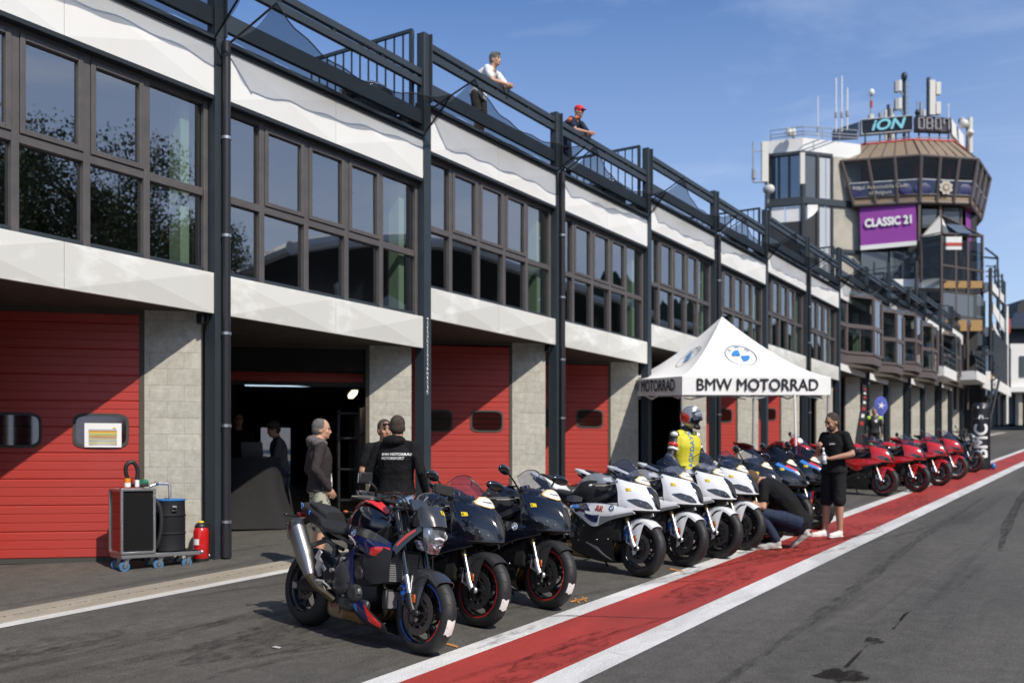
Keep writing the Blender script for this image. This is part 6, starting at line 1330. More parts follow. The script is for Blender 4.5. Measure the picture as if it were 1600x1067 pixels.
dm_=(M.Translation(c0)@M.Rotation(ca_,4,'Z'))@V((.62,.18,zt0+.054))
b=MB(); rr=.178; prof=[(0,0),(rr,0),(rr+.006,.006),(rr+.006,.018),(rr,.026)]
for zz in (.20,.42,.44): prof+=[(rr,zz-.016),(rr+.008,zz),(rr,zz+.016)]
prof=[(0,0),(rr,0),(rr+.007,.008),(rr+.004,.022),(rr,.030),(rr,.19),(rr+.009,.205),(rr,.22),(rr,.40),(rr+.009,.415),(rr,.43),(rr-.004,.585)]
b.lathe(prof,'drum_black',n=40); dr=b.build('oil_drum',ang=30); dr.location=dm_; tag(dr,'black steel drum with blue rim standing on the trolley next to the flight case','drum')
b=MB(); b.lathe([(rr-.004,.585),(rr+.006,.590),(rr+.006,.605),(rr-.006,.610),(rr-.014,.60),(0,.60)],'drum_blue',n=40); b.lathe([(0,.602),(.03,.602),(.03,.62),(0,.62)],'steel',(-.02,.02,0)); b.build('drum_lid',dr)
b=MB(); a=R(-80)+ca_*0
for t in (-1,1): b.ell((rr*math.cos(R(-112+9*t))*1.01,rr*math.sin(R(-112+9*t))*1.01,.49),(.014,.014,.014),'black_satin')
b.tube([((rr+.02)*math.cos(R(-112+d_)),(rr+.02)*math.sin(R(-112+d_)),.475+.00*abs(d_)) for d_ in range(-9,10,3)],.008,'black_satin',8); b.box((rr*1.01*math.cos(R(-112)),rr*1.01*math.sin(R(-112)),.52),(.05,.05,.025),'alloy_silver',M.Rotation(R(-112),3,'Z'),.004); b.build('drum_handle',dr)
e0=at(314,876,12.1); e0.z=G(e0.x,e0.y)
ex=thing('fire_extinguisher','red fire extinguisher with white label standing against the first slate column','extinguisher',e0)
b=MB(); b.lathe([(0,0),(.085,0),(.092,.01),(.092,.36),(.08,.40),(.05,.43),(.03,.44),(0,.44)],'extinguisher_red',n=28); b.lathe([(.0925,0),(.0955,.0),(.0955,.035),(.0925,.035)],'black_satin',n=28); b.build('cylinder',ex)
b=MB(); b.lathe([(.0928,.06),(.0928,.27)],'paper_white',n=12,a0=R(180),a1=R(255)); b.lathe([(.0929,.20),(.0929,.27)],'paper_white',n=12,a0=R(255),a1=R(305))
b.build('label_sheet',ex)
b=MB(); b.lathe([(0,.415),(.075,.40),(.078,.42),(.06,.455),(.03,.47),(0,.47)],'black_satin',n=20); b.lathe([(0,.468),(.035,.468),(.03,.485),(0,.487)],'sticker_yellow',n=16); b.build('valve_head',ex)
b=MB(); b.tube(spline([(.04,-.03,.45),(.10,-.03,.44),(.115,-.03,.32),(.112,-.03,.15),(.10,-.03,.05)],16),.011,'hose_black',8); b.ell((.10,-.03,.06),(.014,.014,.02),'alloy_silver'); b.build('hose',ex)
# printed timetable on the first door window
E=V((cx(1)-.10,YF+.22,0)); gb=G(cx(1)-1.0,11.0)-.04; q2=math.sqrt(.5)
nt_=thing('notice_sheet','white printed timetable taped over a window of the red door beside the flight case','notice',E+V((q2,-q2,0))*(-1.13)+V((0,0,gb+1.42)),R(-45))
b=MB(); b.grid(lambda u,v: V((-.21+.42*u,-.022-.006*math.sin(u*3.1)*(1-v)**2,.0+.29*v)),8,6,'paper_white'); b.build('sheet',nt_)
b=MB()
for k,(zz,hh,m) in enumerate(((.20,.018,'paper_grey'),(.178,.014,'paper_orange'),(.162,.012,'paper_yellow'),(.147,.010,'paper_green'),(.130,.008,'paper_yellow'),(.114,.008,'paper_orange'),(.099,.006,'paper_grey'),(.085,.006,'paper_yellow'),(.068,.008,'paper_grey'),(.052,.006,'paper_green'),(.037,.006,'paper_yellow'),(.022,.006,'paper_grey'))):
    b.box((0,-.0305,zz+.01),(.32,.001,hh),m)
b.box((.13,-.0305,.235),(.035,.001,.010),'paper_yellow'); b.build('printed_table',nt_)
E=V((cx(3)-.10,YF+.22,0)); gb=G(cx(3)-1.0,11.0)-.04
# ================================================================ garage interior (second bay)
mat('panel_grey',(.34,.34,.36),.8,bump=.3,bscale=3,bdist=.05); mat('panel_print',(.05,.06,.10),.8); mat('cloth_black',(.014,.014,.015),.9,bump=.4,bscale=9,bdist=.03); mat('laptop_grey',(.16,.165,.17),.4,.5); mat('lamp_glow',(.9,.85,.7),.5,emit=(1,.80,.5),estr=4); mat('blue_board',(.02,.10,.42),.6); mat('leaf_lit',(.16,.20,.04),.8)
GE=V((cx(2)-.10,YF+.22,0)); gg=G(cx(2)-1,11)-.06
def gp(along,back,z=0): return GE+V((q2,-q2,0))*along+V((q2,q2,0))*back+V((0,0,gg+z))
for k,(a0,wd) in enumerate(((.9,1.9),(2.9,2.0),(5.0,2.1))):
    b=MB(); P0=gp(-.62,a0); P1=gp(-.62,a0+wd)
    b.grid(lambda u,v: P0.lerp(P1,u)+V((0,0,.05+2.0*v))+V((-q2,q2,0))*(.02*math.sin(u*9+k)*(1-.4*v)),14,6,'panel_grey'); b.tube([P0+V((0,0,.03)),P0+V((0,0,2.1))],.02,'black_satin',8)
    d=P1-P0; d.normalize()
    b.box((P0+P1)/2+V((-q2,q2,0))*.03+V((0,0,1.55)),(.7,.006,.05),'panel_print',M.Rotation(math.atan2(d.y,d.x),3,'Z'))
    tag(b.build('banner_wall'),('grey fabric partition nearest the pillar inside the open garage','grey fabric partition in the middle of the open garage wall','grey fabric partition at the back of the open garage')[k],'partition')
sh_=thing('shelf_rack','black open shelf rack inside the garage beside the pillar','shelf',gp(-.95,.75),R(45))
for z_ in (.45,.95,1.45,1.85):
    b=MB(); b.box((0,0,z_),(.55,.35,.025),'black_satin'); b.build('shelf',sh_)
for (x_,y_) in ((-.26,-.16),(.26,-.16),(-.26,.16),(.26,.16)):
    b=MB(); b.box((x_,y_,.95),(.03,.03,1.9),'black_satin'); b.build('post',sh_)
tp=at(388,826,15.5); tp.z=G(tp.x,tp.y)
tb=MB()
def skirt(u,v):
    t=2*math.pi*u; r=.36+.20*(1-v)**2.2+.03*math.sin(6*t)*(1-v); c_,s_=math.cos(t),math.sin(t); k=.8; return V((1.35*r*math.copysign(abs(c_)**k,c_),r*math.copysign(abs(s_)**k,s_),1.08*v))
tb.grid(skirt,40,10,'cloth_black'); tb.add([skirt(i/40,1) for i in range(40)],[tuple(range(40))],'cloth_black',False); t_=tb.build('high_table'); t_.location=tp; t_.rotation_euler=(0,0,R(-50)); tag(t_,'high table under a black stretch cloth in the open garage','table')
lp=thing('laptop','open grey laptop on the black high table','laptop',at(398,684,15.45)+V((0,0,-.14)),R(-60)); lp.location.z=tp.z+1.085
b=MB(); b.box((0,0,.008),(.34,.24,.016),'laptop_grey',bev=.004); b.build('base',lp); b=MB(); b.box((0,-.14,.12),(.34,.012,.23),'laptop_grey',M.Rotation(R(14),3,'X'),.004); b.build('screen',lp)
sp_=at(436,823,16.0); sp_.z=G(sp_.x,sp_.y)
st=thing('bar_stool','black bar stool with thin metal legs beside the high table','stool',sp_)
b=MB(); b.lathe([(0,.74),(.17,.74),(.18,.77),(.16,.80),(0,.80)],'seat_vinyl'); b.build('seat',st)
for k in range(4):
    a=math.pi/4+k*math.pi/2; b=MB(); b.tube([(.12*math.cos(a),.12*math.sin(a),.74),(.24*math.cos(a),.24*math.sin(a),0)],.012,'engine_grey',8); b.build('leg',st)
b=MB(); b.tube([(.2*math.cos(2*math.pi*k/16),.2*math.sin(2*math.pi*k/16),.28) for k in range(16)],.009,'engine_grey',6,closed=True); b.build('foot_ring',st)
person('young man in grey shirt sitting on a bar stool at the laptop',(sp_.x,sp_.y),yawXD(-.95,-.35),dict(pel=(-.03,0,.88),mid=(.0,0,1.10),neck=(.03,0,1.36),head=(.09,0,1.50),shL=(.02,.18,1.31),shR=(.02,-.18,1.31),elL=(.08,.24,1.04),elR=(.06,-.24,1.04),wrL=(.30,.12,.98),wrR=(.24,-.08,.90),hpL=(-.03,.1,.84),hpR=(-.03,-.1,.84),knL=(.36,.15,.72),knR=(.36,-.12,.72),anL=(.22,.13,.34),anR=(.26,-.12,.36),toL=(.40,.16,.28),toR=(.44,-.14,.30)),dict(top='grey_shirt',pants='jeans_navy',shoe='shoe_grey',hair='hair_dark',hem=.25),hd=(.0,.25),hair='full',sleeve='long',voxel=.013)
p=at(372,815,16.9); person('dark clothed man standing behind the black high table',(p.x,p.y),yawXD(.5,-1),dict(elL=(.05,.25,1.17),wrL=(.28,.18,1.12)),dict(top='tee_black',pants='shorts_black'),voxel=.014)
b=MB(); b.beam(gp(-.75,2.3,2.33),gp(-.75,3.6,2.33),.09,.05,'lamp_glow'); b.beam(gp(-.75,2.25,2.375),gp(-.75,3.65,2.375),.13,.03,'white_plain'); tag(b.build('strip_lamp'),'lit strip lamp under the garage ceiling','lamp')
b=MB(); P=gp(-3.3,10.4); b.box(P+V((0,0,1.3)),(1.1,.08,1.3),'blue_board',M.Rotation(R(-45),3,'Z')); tag(b.build('display_board'),'blue board seen through the garage back opening','board')

# ================================================================ flags, inflatable pillar
mat('inflatable_black',(.013,.014,.02),.45,bump=.2,bscale=8,bdist=.05); mat('flag_blue',(.10,.13,.50),.7); mat('flag_black',(.02,.02,.022),.7); mat('flag_red',(.5,.03,.03),.7)
ip=gnd(1533,733); pil=thing('inflatable_pillar','tall black inflatable pillar with large white letters at the edge of the lane','inflatable pillar',(ip.x,ip.y,G(ip.x,ip.y)))
b=MB(); D=(ip.x*CA+ip.y*SA); Hh=104*D/1556; rr=.5*27*D/1556
b.lathe([(0,0),(rr*1.0,0),(rr*1.03,.06),(rr,.2),(rr*.98,Hh*.5),(rr*.99,Hh*.9),(rr*.93,Hh*.965),(rr*.7,Hh*.995),(0,Hh)],'inflatable_black',n=32); bd=b.build('body',pil)
bv=bvh_of(bd); vd=V((ip.x,ip.y,0)).normalized(); rt=V((vd.y,-vd.x,0))
rt2=(rt*.96+vd*-.0).normalized()
txt('BMC',rr*1.95,basis(-vd*3+rt*(.05*rr)+V((0,0,Hh*.42)),(0,0,1),-rt),'white_plain','lettering',bd,bold=.014,bvh=bv,pdir=vd,ext=0,off=.012)
for sg in (-1,1):
    b=MB(); k_=Hh*.845; P=[-rt*.30*rr*sg+V((0,0,k_-.16)),-rt*.16*rr*sg+V((0,0,k_-.2)),rt*.42*rr*sg+V((0,0,k_+.17)),rt*.26*rr*sg+V((0,0,k_+.2))]
    Q=[]
    for p in P:
        h=bv.ray_cast(p-vd*3,vd); Q.append((h[0] if h[0] is not None else p)-vd*.014)
    b.add(Q,[(0,1,2,3)],'white_plain',False); b.build('cross_mark',bd)
txt('- --- ----',rr*.5,basis(-vd*3+V((0,0,Hh*.765)),rt,(0,0,1)),'white_plain','small_marks',bd,bvh=bv,pdir=vd,ext=0,off=.012)
b=MB(); b.box((0,-.33,.09),(.2,.12,.18),'drum_blue',bev=.04); b.build('blower',pil)
fp=at(1338,690,30.5)
fl=thing('feather_flag','narrow dark feather flag with pale and red marks leaning in front of the pillars','flag',(fp.x,fp.y,G(fp.x,fp.y)))
Df=30.5; r_=V((SA,-CA,0)); hz=lambda y_: (731-y_)*Df/1556+CAMZ-G(fp.x,fp.y)
pole=[r_*(-.10)+V((0,0,0)),r_*(0.0)+V((0,0,hz(680))),r_*(.16)+V((0,0,hz(630))),r_*(.20)+V((0,0,hz(600)))]
b=MB(); b.tube(spline(pole,12),.012,'black_satin',6); b.build('pole',fl)
def fl_(u,v):
    p=crl(spline(pole,12),12*(.10+.90*v)); return p+r_*(.24*u*(1-.55*v))+V((0,0,-.05*u))
b=MB(); b.grid(fl_,4,14,'flag_black'); b.build('cloth',fl)
b=MB(); 
for k in range(7): v=.38+.085*k; b.add([fl_(.25,v)+V((-.01,-.01,0)),fl_(.75,v)+V((-.01,-.01,0)),fl_(.8,v+.04)+V((-.01,-.01,0)),fl_(.3,v+.04)+V((-.01,-.01,0))],[(0,1,2,3)],'white_plain' if k%2 else 'flag_red',False)
b.build('marks',fl)
tp_=at(1377,690,37.5); tf=thing('teardrop_flag','violet blue teardrop flag with a white star behind the far rider','flag',(tp_.x,tp_.y,G(tp_.x,tp_.y)))
Df=37.5; h0=G(tp_.x,tp_.y); zz=lambda y_: (731-y_)*Df/1556+CAMZ-h0
b=MB(); b.tube([(0,0,0),V((0,0,zz(655)))],.014,'black_satin',6); b.build('pole',tf)
cz=(zz(619)+zz(652))/2; ry=(zz(619)-zz(652))/2; rx=ry*.62
out=[r_*(rx*math.sin(t)*(1 if math.cos(t)>-.2 else max(.12,1+.9*(math.cos(t)+.2))))+V((0,0,cz+ry*math.cos(t))) for t in [2*math.pi*k/30 for k in range(30)]]
b=MB(); b.prism(out,V((.0,.02,0)),'flag_blue'); b.build('cloth',tf)
b=MB(); star=[r_*((rx*.62 if k%2==0 else rx*.2)*math.sin(math.pi*k/5+.2))+V((-.01,-.012,cz+.05+(rx*.62 if k%2==0 else rx*.2)*math.cos(math.pi*k/5+.2))) for k in range(10)]; b.add(star+[V((-.01,-.012,cz+.05))],[(k,(k+1)%10,10) for k in range(10)],'white_plain',False); b.build('star',tf)
# helmet resting on the red motorcycle under the tent, foil bundles on the roof terrace
hp_=MB(); hp_.ell((0,0,0),(.15,.125,.13),'paint_red_gloss'); hp_.ell((.05,0,.02),(.115,.115,.10),'white_plain'); hp_.ell((.085,0,-.015),(.085,.105,.045),'lens_dark'); ho=hp_.build('helmet'); ho.location=at(1243,692,22.3); ho.rotation_euler=(0,0,-1.2); tag(ho,'red and white helmet resting on the red motorcycle under the tent','helmet')
mat('foil',(.45,.46,.48),.22,.9,bump=1,bscale=14,bdist=.06)
for k,(x_,rf,lb) in enumerate(((12.0,0,'crumpled silver foil bundle on the roof terrace beside the first barred divider'),(20.2,1,'crumpled silver foil bundle on the roof terrace beside the second barred divider'),(28.5,2,'crumpled silver foil bundle on the roof terrace beside the third barred divider'))):
    b=MB(); q=random.Random(k); b.grid(lambda u,v: V((.5*math.cos(6.283*u)*math.sin(math.pi*v),.4*math.sin(6.283*u)*math.sin(math.pi*v),-.14*math.cos(math.pi*v)+.03*math.sin(u*37+v*11+k))),30,12,'foil'); o=b.build('foil_bundle'); o.location=(x_,YF+.75,REF[rf]+3.35+.14); tag(o,lb,'bundle')
    b=MB(); b.box((x_,YF+.75,REF[rf]+3.13),(.8,.6,.36),'metal_slate_dark',bev=.03); tag(b.build('roof_unit'),'dark box carrying the silver foil bundle'+(' by the first barred divider',' by the second barred divider',' by the third barred divider')[k],'roof unit')
# ================================================================ control tower at the far end
mat('tower_brown',(.27,.185,.11),.45,var=.3,vscale=.8); mat('tower_bronze',(.085,.066,.058),.45); mat('tower_concrete',(.47,.44,.37),.9,var=.5,vscale=1.2); mat('tower_white',(.75,.75,.73),.6,var=.3,vscale=1.2,vcol=(.55,.54,.5)); mat('tower_dark',(.022,.024,.028),.6); mat('tower_slat',(.45,.47,.48),.5); mat('banner_purple',(.26,.035,.30),.6,var=.3,vscale=.4,vcol=(.17,.02,.22)); mat('screen_black',(.006,.007,.014),.35); mat('ion_cyan',(.20,.52,.60),.5,emit=(.25,.7,.8),estr=.14); mat('digit_grey',(.24,.23,.25),.6); mat('clock_face',(.035,.03,.038),.5); mat('ochre_panel',(.36,.21,.07),.6); mat('red_band',(.45,.05,.03),.6); mat('antenna_cream',(.62,.60,.54),.6); mat('antenna_grey',(.30,.31,.33),.5); mat('window_blue_film',(.012,.02,.06),.15,coat=.6); mat('film_text',(.45,.42,.34),.6); mat('blue_glow_print',(.006,.009,.085),.5); mat('glass_grey',(.085,.10,.11),.06,coat=1); mat('interior_red',(.30,.03,.03),.7); mat('brown_roof',(.25,.185,.12),.5,var=.25,vscale=.7)
glassy('tower_glass',(.45,.48,.5),.035,ior=1.35)
DV=V((CA,SA,0))
class PX(MB):
    """panels given by photo pixels at a stated depth, extruded away from the viewer into solid slabs"""
    def q(s, pts, m, t=.3):
        P=[at(*p) for p in pts]; s.prism(P, DV*t, m); return s
    def r(s, x0,y0,x1,y1, D, m, t=.3, D1=None):
        D1=D if D1 is None else D1; k=D1/D      # D1: depth of the right end, level top and bottom edges
        f=lambda y: 731-(731-y)*D/D1
        return s.q([(x0,y1,D),(x1,f(y1),D1),(x1,f(y0),D1),(x0,y0,D)],m,t)
    def p(s, x,y0,y1,D,r,m,n=8):
        return s.tube([at(x,y0,D),at(x,y1,D)],r,m,n)
    def l(s, a, b, r, m): return s.tube([at(*a),at(*b)],r,m,6)
def root_at(name,label,cat,px,D):
    g=at(px,731,D); o=thing(name,label,cat,(g.x,g.y,G(g.x,g.y))); return o, M.Translation((-g.x,-g.y,-G(g.x,g.y)))
TW,xf=root_at('control_tower','race control tower with brown glazed cabin, purple banner and concrete stair block','tower',1430,66)
# concrete stair block with white crown
b=PX(xf)
L_=(1197,63.25); C_=(1254.5,62.5); R_=(1345,63.85)
def lev(y,D): return 731-(731-y)*62.5/D           # level line through corner height y
def face(b,a,c,y0,y1,m,f0=0,f1=1,t=.3,off=0):
    (x0,D0),(x1,D1)=a,c; fx=lambda f:(x0+(x1-x0)*f, D0+(D1-D0)*f-off)
    p0,p1=fx(f0),fx(f1); b.q([(p0[0],lev(y1,p0[1]),p0[1]),(p1[0],lev(y1,p1[1]),p1[1]),(p1[0],lev(y0,p1[1]),p1[1]),(p0[0],lev(y0,p0[1]),p0[1])],m,t)
face(b,L_,C_,215,239,'tower_white',-.02,1,.5); face(b,C_,R_,215,239,'tower_white',0,1,.5); b.build('parapet',TW,smooth=False)
b=PX(xf); face(b,C_,R_,239,312,'tower_concrete',.52,1,.6); face(b,C_,R_,318,385,'tower_concrete',.52,1,.6); face(b,C_,R_,391,480,'tower_concrete',.52,1,.6); b.build('concrete_wall',TW,smooth=False)
b=PX(xf)
for f in (0,.10,.96): face(b,L_,C_,237,520,'metal_slate_dark',f,f+.045,.3,.1)
for (y0,y1) in ((308,320),(236,241)): face(b,L_,C_,y0,y1,'metal_slate',0,1,.35,.12)
for f in (.34,.62): face(b,L_,C_,241,308,'metal_slate_dark',f,f+.05,.2)
face(b,L_,C_,239,308,'metal_slate_dark',.10,.26,.2); face(b,C_,R_,236,241,'metal_slate',0,.52,.3,.1); face(b,C_,R_,308,318,'metal_slate',0,1,.3,.15); face(b,C_,R_,385,391,'metal_slate',.5,1,.3,.15)
face(b,C_,R_,237,520,'metal_slate_dark',0,.05,.3,.1); face(b,C_,R_,241,520,'metal_slate_dark',.24,.29,.3,.1); face(b,C_,R_,241,520,'metal_slate_dark',.49,.53,.3,.1)
b.build('steel_frame',TW,smooth=False)
b=PX(xf); face(b,L_,C_,241,308,'tower_glass',.03,.97,.02); face(b,C_,R_,241,308,'glass_grey',.05,.24,.02); b.build('stair_glazing',TW,smooth=False)
b=PX(xf); face(b,C_,R_,243,480,'tower_slat',.29,.385,.1); face(b,C_,R_,243,480,'tower_slat',.405,.49,.1); face(b,L_,C_,322,345,'tower_white',.12,.50,.1); face(b,L_,C_,322,345,'tower_white',.54,.94,.1); face(b,L_,C_,345,520,'tower_dark',.03,.97,.3); face(b,C_,R_,318,520,'tower_dark',.02,.24,.3); b.build('infill_panel',TW,smooth=False)
b=PX(xf); b.q([(1262,342,60.4),(1271,336,60.4),(1278,328,60.7),(1278,320,60.7),(1262,320,60.4)],'tower_white',.4); b.build('stair_flight',TW,smooth=False)
b=PX(xf); b.r(1191,221,1201,284,62.2,'antenna_cream',.3); b.build('panel_antenna',TW,smooth=False)
b=PX(xf); b.r(1251,238,1258,287,60.0,'antenna_cream',.25); b.build('panel_antenna',TW,smooth=False)
b=PX(xf); b.p(1177,222,285,62.2,.05,'antenna_grey'); b.p(1178,265,280,62.2,.14,'antenna_grey'); b.l((1177,285,62.2),(1198,284,62.2),.05,'antenna_grey'); b.l((1177,237,62.2),(1192,236,62.2),.03,'antenna_grey'); b.p(1200,284,318,62.1,.06,'antenna_grey'); b.ell(at(1199,296,61.8),(.28,.28,.28),'antenna_grey'); b.ell(at(1203,296,61.7),(.22,.3,.3),'antenna_cream'); b.build('side_aerial',TW)
b=PX(xf); pr=[(1204,209.5,62.9),(1256,203,61.2),(1340,209,64.2)]
for dy in (0,-5,-12): 
    for a,c in zip(pr,pr[1:]): b.l((a[0],a[1]+12+dy-5,a[2]),(c[0],c[1]+12+dy-5,c[2]),.03,'antenna_grey')
for (x,y,D) in ((1204,221,62.9),(1230,218,62.0),(1256,215,61.2),(1285,217,62.2),(1312,219,63.2),(1340,221,64.2)): b.p(x,y,y-17,D,.03,'antenna_grey')
b.ell(at(1233,207,62.3),(.2,.2,.3),'antenna_cream'); b.ell(at(1240,208,62.3),(.16,.16,.36),'antenna_cream'); b.build('parapet_railing',TW)
# cabin
def ring(pts,Z): return [at(x,731-Z*1556/D,D) for x,D in pts]
rt=ring([(1314.5,63.3),(1439,62.05),(1528,62.85),(1547,67.0),(1520,72.5),(1400,74),(1325,70)],19.45)
rb=ring([(1334,63.15),(1437,62.3),(1515.5,62.6),(1533,66.6),(1512,71),(1405,72),(1342,69)],16.6)
rm=[a.lerp(c,.83) for a,c in zip(rt,rb)]; rr=ring([(1346,65.1),(1427,64.1),(1490,64.4),(1508,65.95),(1490,69.5),(1405,71),(1352,68.5)],21.1)
rml=[a.lerp(c,.50) for a,c in zip(rt,rb)]
n=len(rt)
b=PX(xf); b.loft([rm,rb],'tower_brown',smooth=False); b.build('cabin_skirt',TW,smooth=False)
b=PX(xf); b.loft([rt,rr],'brown_roof',smooth=False)
for i in range(3):
    for k in range(0,7):
        a=rt[i].lerp(rt[i+1],k/6); c=rr[i].lerp(rr[i+1],k/6); b.tube([a-DV*.03,c-DV*.03],.045,'tower_bronze',5)
b.tube(rr+[rr[0]],.10,'red_band',6); b.tube(rt+[rt[0]],.13,'tower_bronze',6); b.build('cabin_roof',TW,smooth=False)
b=PX(xf)
for i in range(n): b.add([rt[i],rt[(i+1)%n],rml[(i+1)%n],rml[i]],[(0,1,2,3)],'tower_glass',False)
b.build('cabin_glazing',TW,smooth=False)
b=PX(xf)
for i in range(n): b.add([rml[i],rml[(i+1)%n],rm[(i+1)%n],rm[i]],[(0,1,2,3)],'window_blue_film',False)
for (i,f) in ((0,.12),(0,.83),(1,.05),(1,.85)):
    c=rml[i].lerp(rml[i+1],f).lerp(rm[i].lerp(rm[i+1],f),.62); b.ell(c-DV*.0,(.55,.06,.38),'blue_glow_print',M.Rotation(AX-R(90),3,'Z'))
b.build('cabin_film',TW,smooth=False)
b=PX(xf)
for i in range(n):
    for k in range(3 if i<3 else 1): b.tube([rt[i].lerp(rt[(i+1)%n],k/3)-DV*.05,rb[i].lerp(rb[(i+1)%n],k/3)-DV*.05],.11,'tower_bronze',6)
b.tube(rml+[rml[0]],.045,'tower_slat',5); b.tube(rb+[rb[0]],.12,'tower_bronze',6); b.tube([p-DV*.04 for p in rm]+[rm[0]],.06,'tower_bronze',6); b.build('cabin_mullions',TW,smooth=False)
b=PX(xf); ctr=sum(rm,V((0,0,0)))/n
b.loft([[ctr+(p-ctr)*.62 for p in rm],[ctr+(p-ctr)*.62+V((0,0,2.6)) for p in rm]],'tower_dark',smooth=False)
for (x,D) in ((1343,64.3),(1352,64.2),(1433,63.4),(1482,63.6)): b.p(x,258,285,D,.18,'interior_red')
b.build('cabin_interior',TW,smooth=False)
x0=(rm[1]-rm[0]).normalized(); n0=x0.cross(V((0,0,1))).normalized(); upv=(rml[0]-rm[0]).normalized()
def tw(body,size,i,f,h,m,**k):
    a=rm[i].lerp(rm[i+1],f); c=rml[i].lerp(rml[i+1],f); x=(rm[i+1]-rm[i]).normalized(); p=a.lerp(c,h); return txt(body,size,xf@basis(p-DV*.16,x,(c-a)),m,'lettering',TW,ext=.01,**k)
tw('Royal Automobile Club',.34,0,.42,.62,'film_text'); tw('of Belgium',.32,0,.42,.24,'film_text')
b=PX(xf); c=rm[1].lerp(rm[2],.47).lerp(rml[1].lerp(rml[2],.47),.46)-DV*.2
x=(rm[2]-rm[1]).normalized(); z=V((0,0,1))
b.add([c+(x*math.cos(2*math.pi*k/24)+z*math.sin(2*math.pi*k/24))*(.46 if k%3 else .36) for k in range(24)],[tuple(range(24))],'film_text',False); b.add([c-DV*.02+(x*math.cos(2*math.pi*k/16)+z*math.sin(2*math.pi*k/16))*.24 for k in range(16)],[tuple(range(16))],'tower_brown',False); b.add([c-DV*.04+(x*math.cos(2*math.pi*k/16)+z*math.sin(2*math.pi*k/16))*.14 for k in range(16)],[tuple(range(16))],'film_text',False); b.build('club_emblem',TW)
# boards on the roof
def board(name,pts,m,edge=None,t=.35):
    b=PX(xf); b.q(pts,m,t)
    if edge:
        P=[at(*p)-DV*.03 for p in pts]; b.tube(P+[P[0]],.05,edge,4)
    return b.build(name,TW,smooth=False)
ib=board('led_board',[(1346,211,65.2),(1425.5,204.5,64.3),(1425.5,181,64.3),(1346,187.7,65.2)],'screen_black','tower_slat')
a_=at(1346,211,65.2); c_=at(1425.5,204.5,64.3); d_=at(1346,187.7,65.2)
txt('iON',.95,xf@basis((at(1385.5,196,64.8))-DV*.12,c_-a_,d_-a_),'ion_cyan','lettering',ib,bold=.03,shear=.25,ext=.01,sx=1.15)
cb_=board('clock_board',[(1431,205,64.3),(1485.5,207,64.9),(1485.5,186,64.9),(1431,181.7,64.3)],'clock_face','tower_dark')
a_=at(1431,205,64.3); c_=at(1485.5,207,64.9); d_=at(1431,181.7,64.3); ex_=(c_-a_); ez=(d_-a_)
b=PX(xf); 
def seg(o,segs):
    w_,h_=.145,.72; S={'t':((0,1),(1,1)),'m':((0,.5),(1,.5)),'b':((0,0),(1,0)),'tl':((0,.5),(0,1)),'tr':((1,.5),(1,1)),'bl':((0,0),(0,.5)),'br':((1,0),(1,.5))}
    for s_ in segs:
        (u0,v0),(u1,v1)=S[s_]; f=lambda u,v: a_+ex_*(o+w_*u)+ez*(.14+h_*v)-DV*.06; b.tube([f(u0,v0),f(u1,v1)],.075,'digit_grey',4)
al=('t','b','tl','tr','bl','br')
seg(.07,al); seg(.30,al+('m',)); seg(.55,al); seg(.79,('t','tr','br','tl')); 
for v in (.36,.64): b.ell(a_+ex_*.495+ez*v-DV*.06,(.06,.06,.06),'digit_grey',n=8,k=6)
b.build('digits',cb_)
board('dark_board',[(1302.5,218,70),(1342,215.5,66),(1342,190.7,66),(1302.5,203.5,70)],'screen_black'); board('side_board',[(1488,210,65.2),(1507,232,69),(1506.5,212,69),(1487,185.5,65.2)],'tower_white')
b=PX(xf)
for x in (1352,1375,1400,1420,1436,1452,1468,1482): b.p(x,226,203,64.9,.05,'metal_slate_dark')
b.l((1350,222,65),(1425,214,64.5),.03,'antenna_grey'); b.l((1430,214,64.5),(1488,216,65),.03,'antenna_grey'); b.build('board_legs',TW)
# aerials
def aerial(name,fn):
    b=PX(xf); fn(b); b.build(name,TW)
for (x,y0,y1,r) in ((1306.5,196,122,.045),(1315.5,196,119,.045),(1324,194,138,.05),(1278,218,151,.035)): aerial('whip_aerial',lambda b: (b.p(x,y0+10,y1,67,r,'tower_white'),b.p(x,y0-20,y0-12,67,r*2.2,'antenna_grey')))
aerial('beacon_mast',lambda b:(b.p(1361,184,150,66,.05,'antenna_grey'),b.p(1361.5,168,158,66,.09,'red_band'),b.ell(at(1362,145,66),(.19,.19,.24),'tower_white'),b.p(1361,188,180,66,.2,'antenna_cream')))
aerial('mast',lambda b:(b.p(1413,222,118,65.8,.11,'metal_slate_dark'),b.p(1419,178,125,65.9,.03,'antenna_grey'),[b.l((1413,176-k*8,65.8),(1419,172-k*8,65.9),.025,'antenna_grey') for k in range(6)],b.ell(at(1413,120,65.7),(.2,.2,.3),'metal_slate_dark')))
for (y0,y1) in ((126,143),(154,171)): aerial('panel_antenna',lambda b: (b.r(1399.5,y0,1405,y1,65.6,'antenna_grey',.3),b.r(1405,y0-1,1409.5,y1-1,65.6,'antenna_cream',.3),b.l((1406,y1,65.7),(1412,y1+6,65.7),.04,'antenna_grey')))
aerial('panel_antenna',lambda b: (b.r(1453.5,125,1462,179,65.4,'antenna_cream',.3),b.r(1450.5,120,1453.5,184,65.6,'metal_slate_dark',.3))); 
for (y0,y1) in ((128,147),(159,178)): aerial('panel_antenna',lambda b: b.r(1463.5,y0,1470.5,y1,65.4,'antenna_cream',.35))
aerial('mast',lambda b:(b.p(1439,200,160,65.6,.09,'antenna_grey'),b.p(1433,180,158,65.7,.03,'antenna_grey'),b.p(1444,198,172,65.6,.10,'antenna_cream'),b.ell(at(1434,176,65.6),(.18,.18,.2),'metal_slate_dark')))
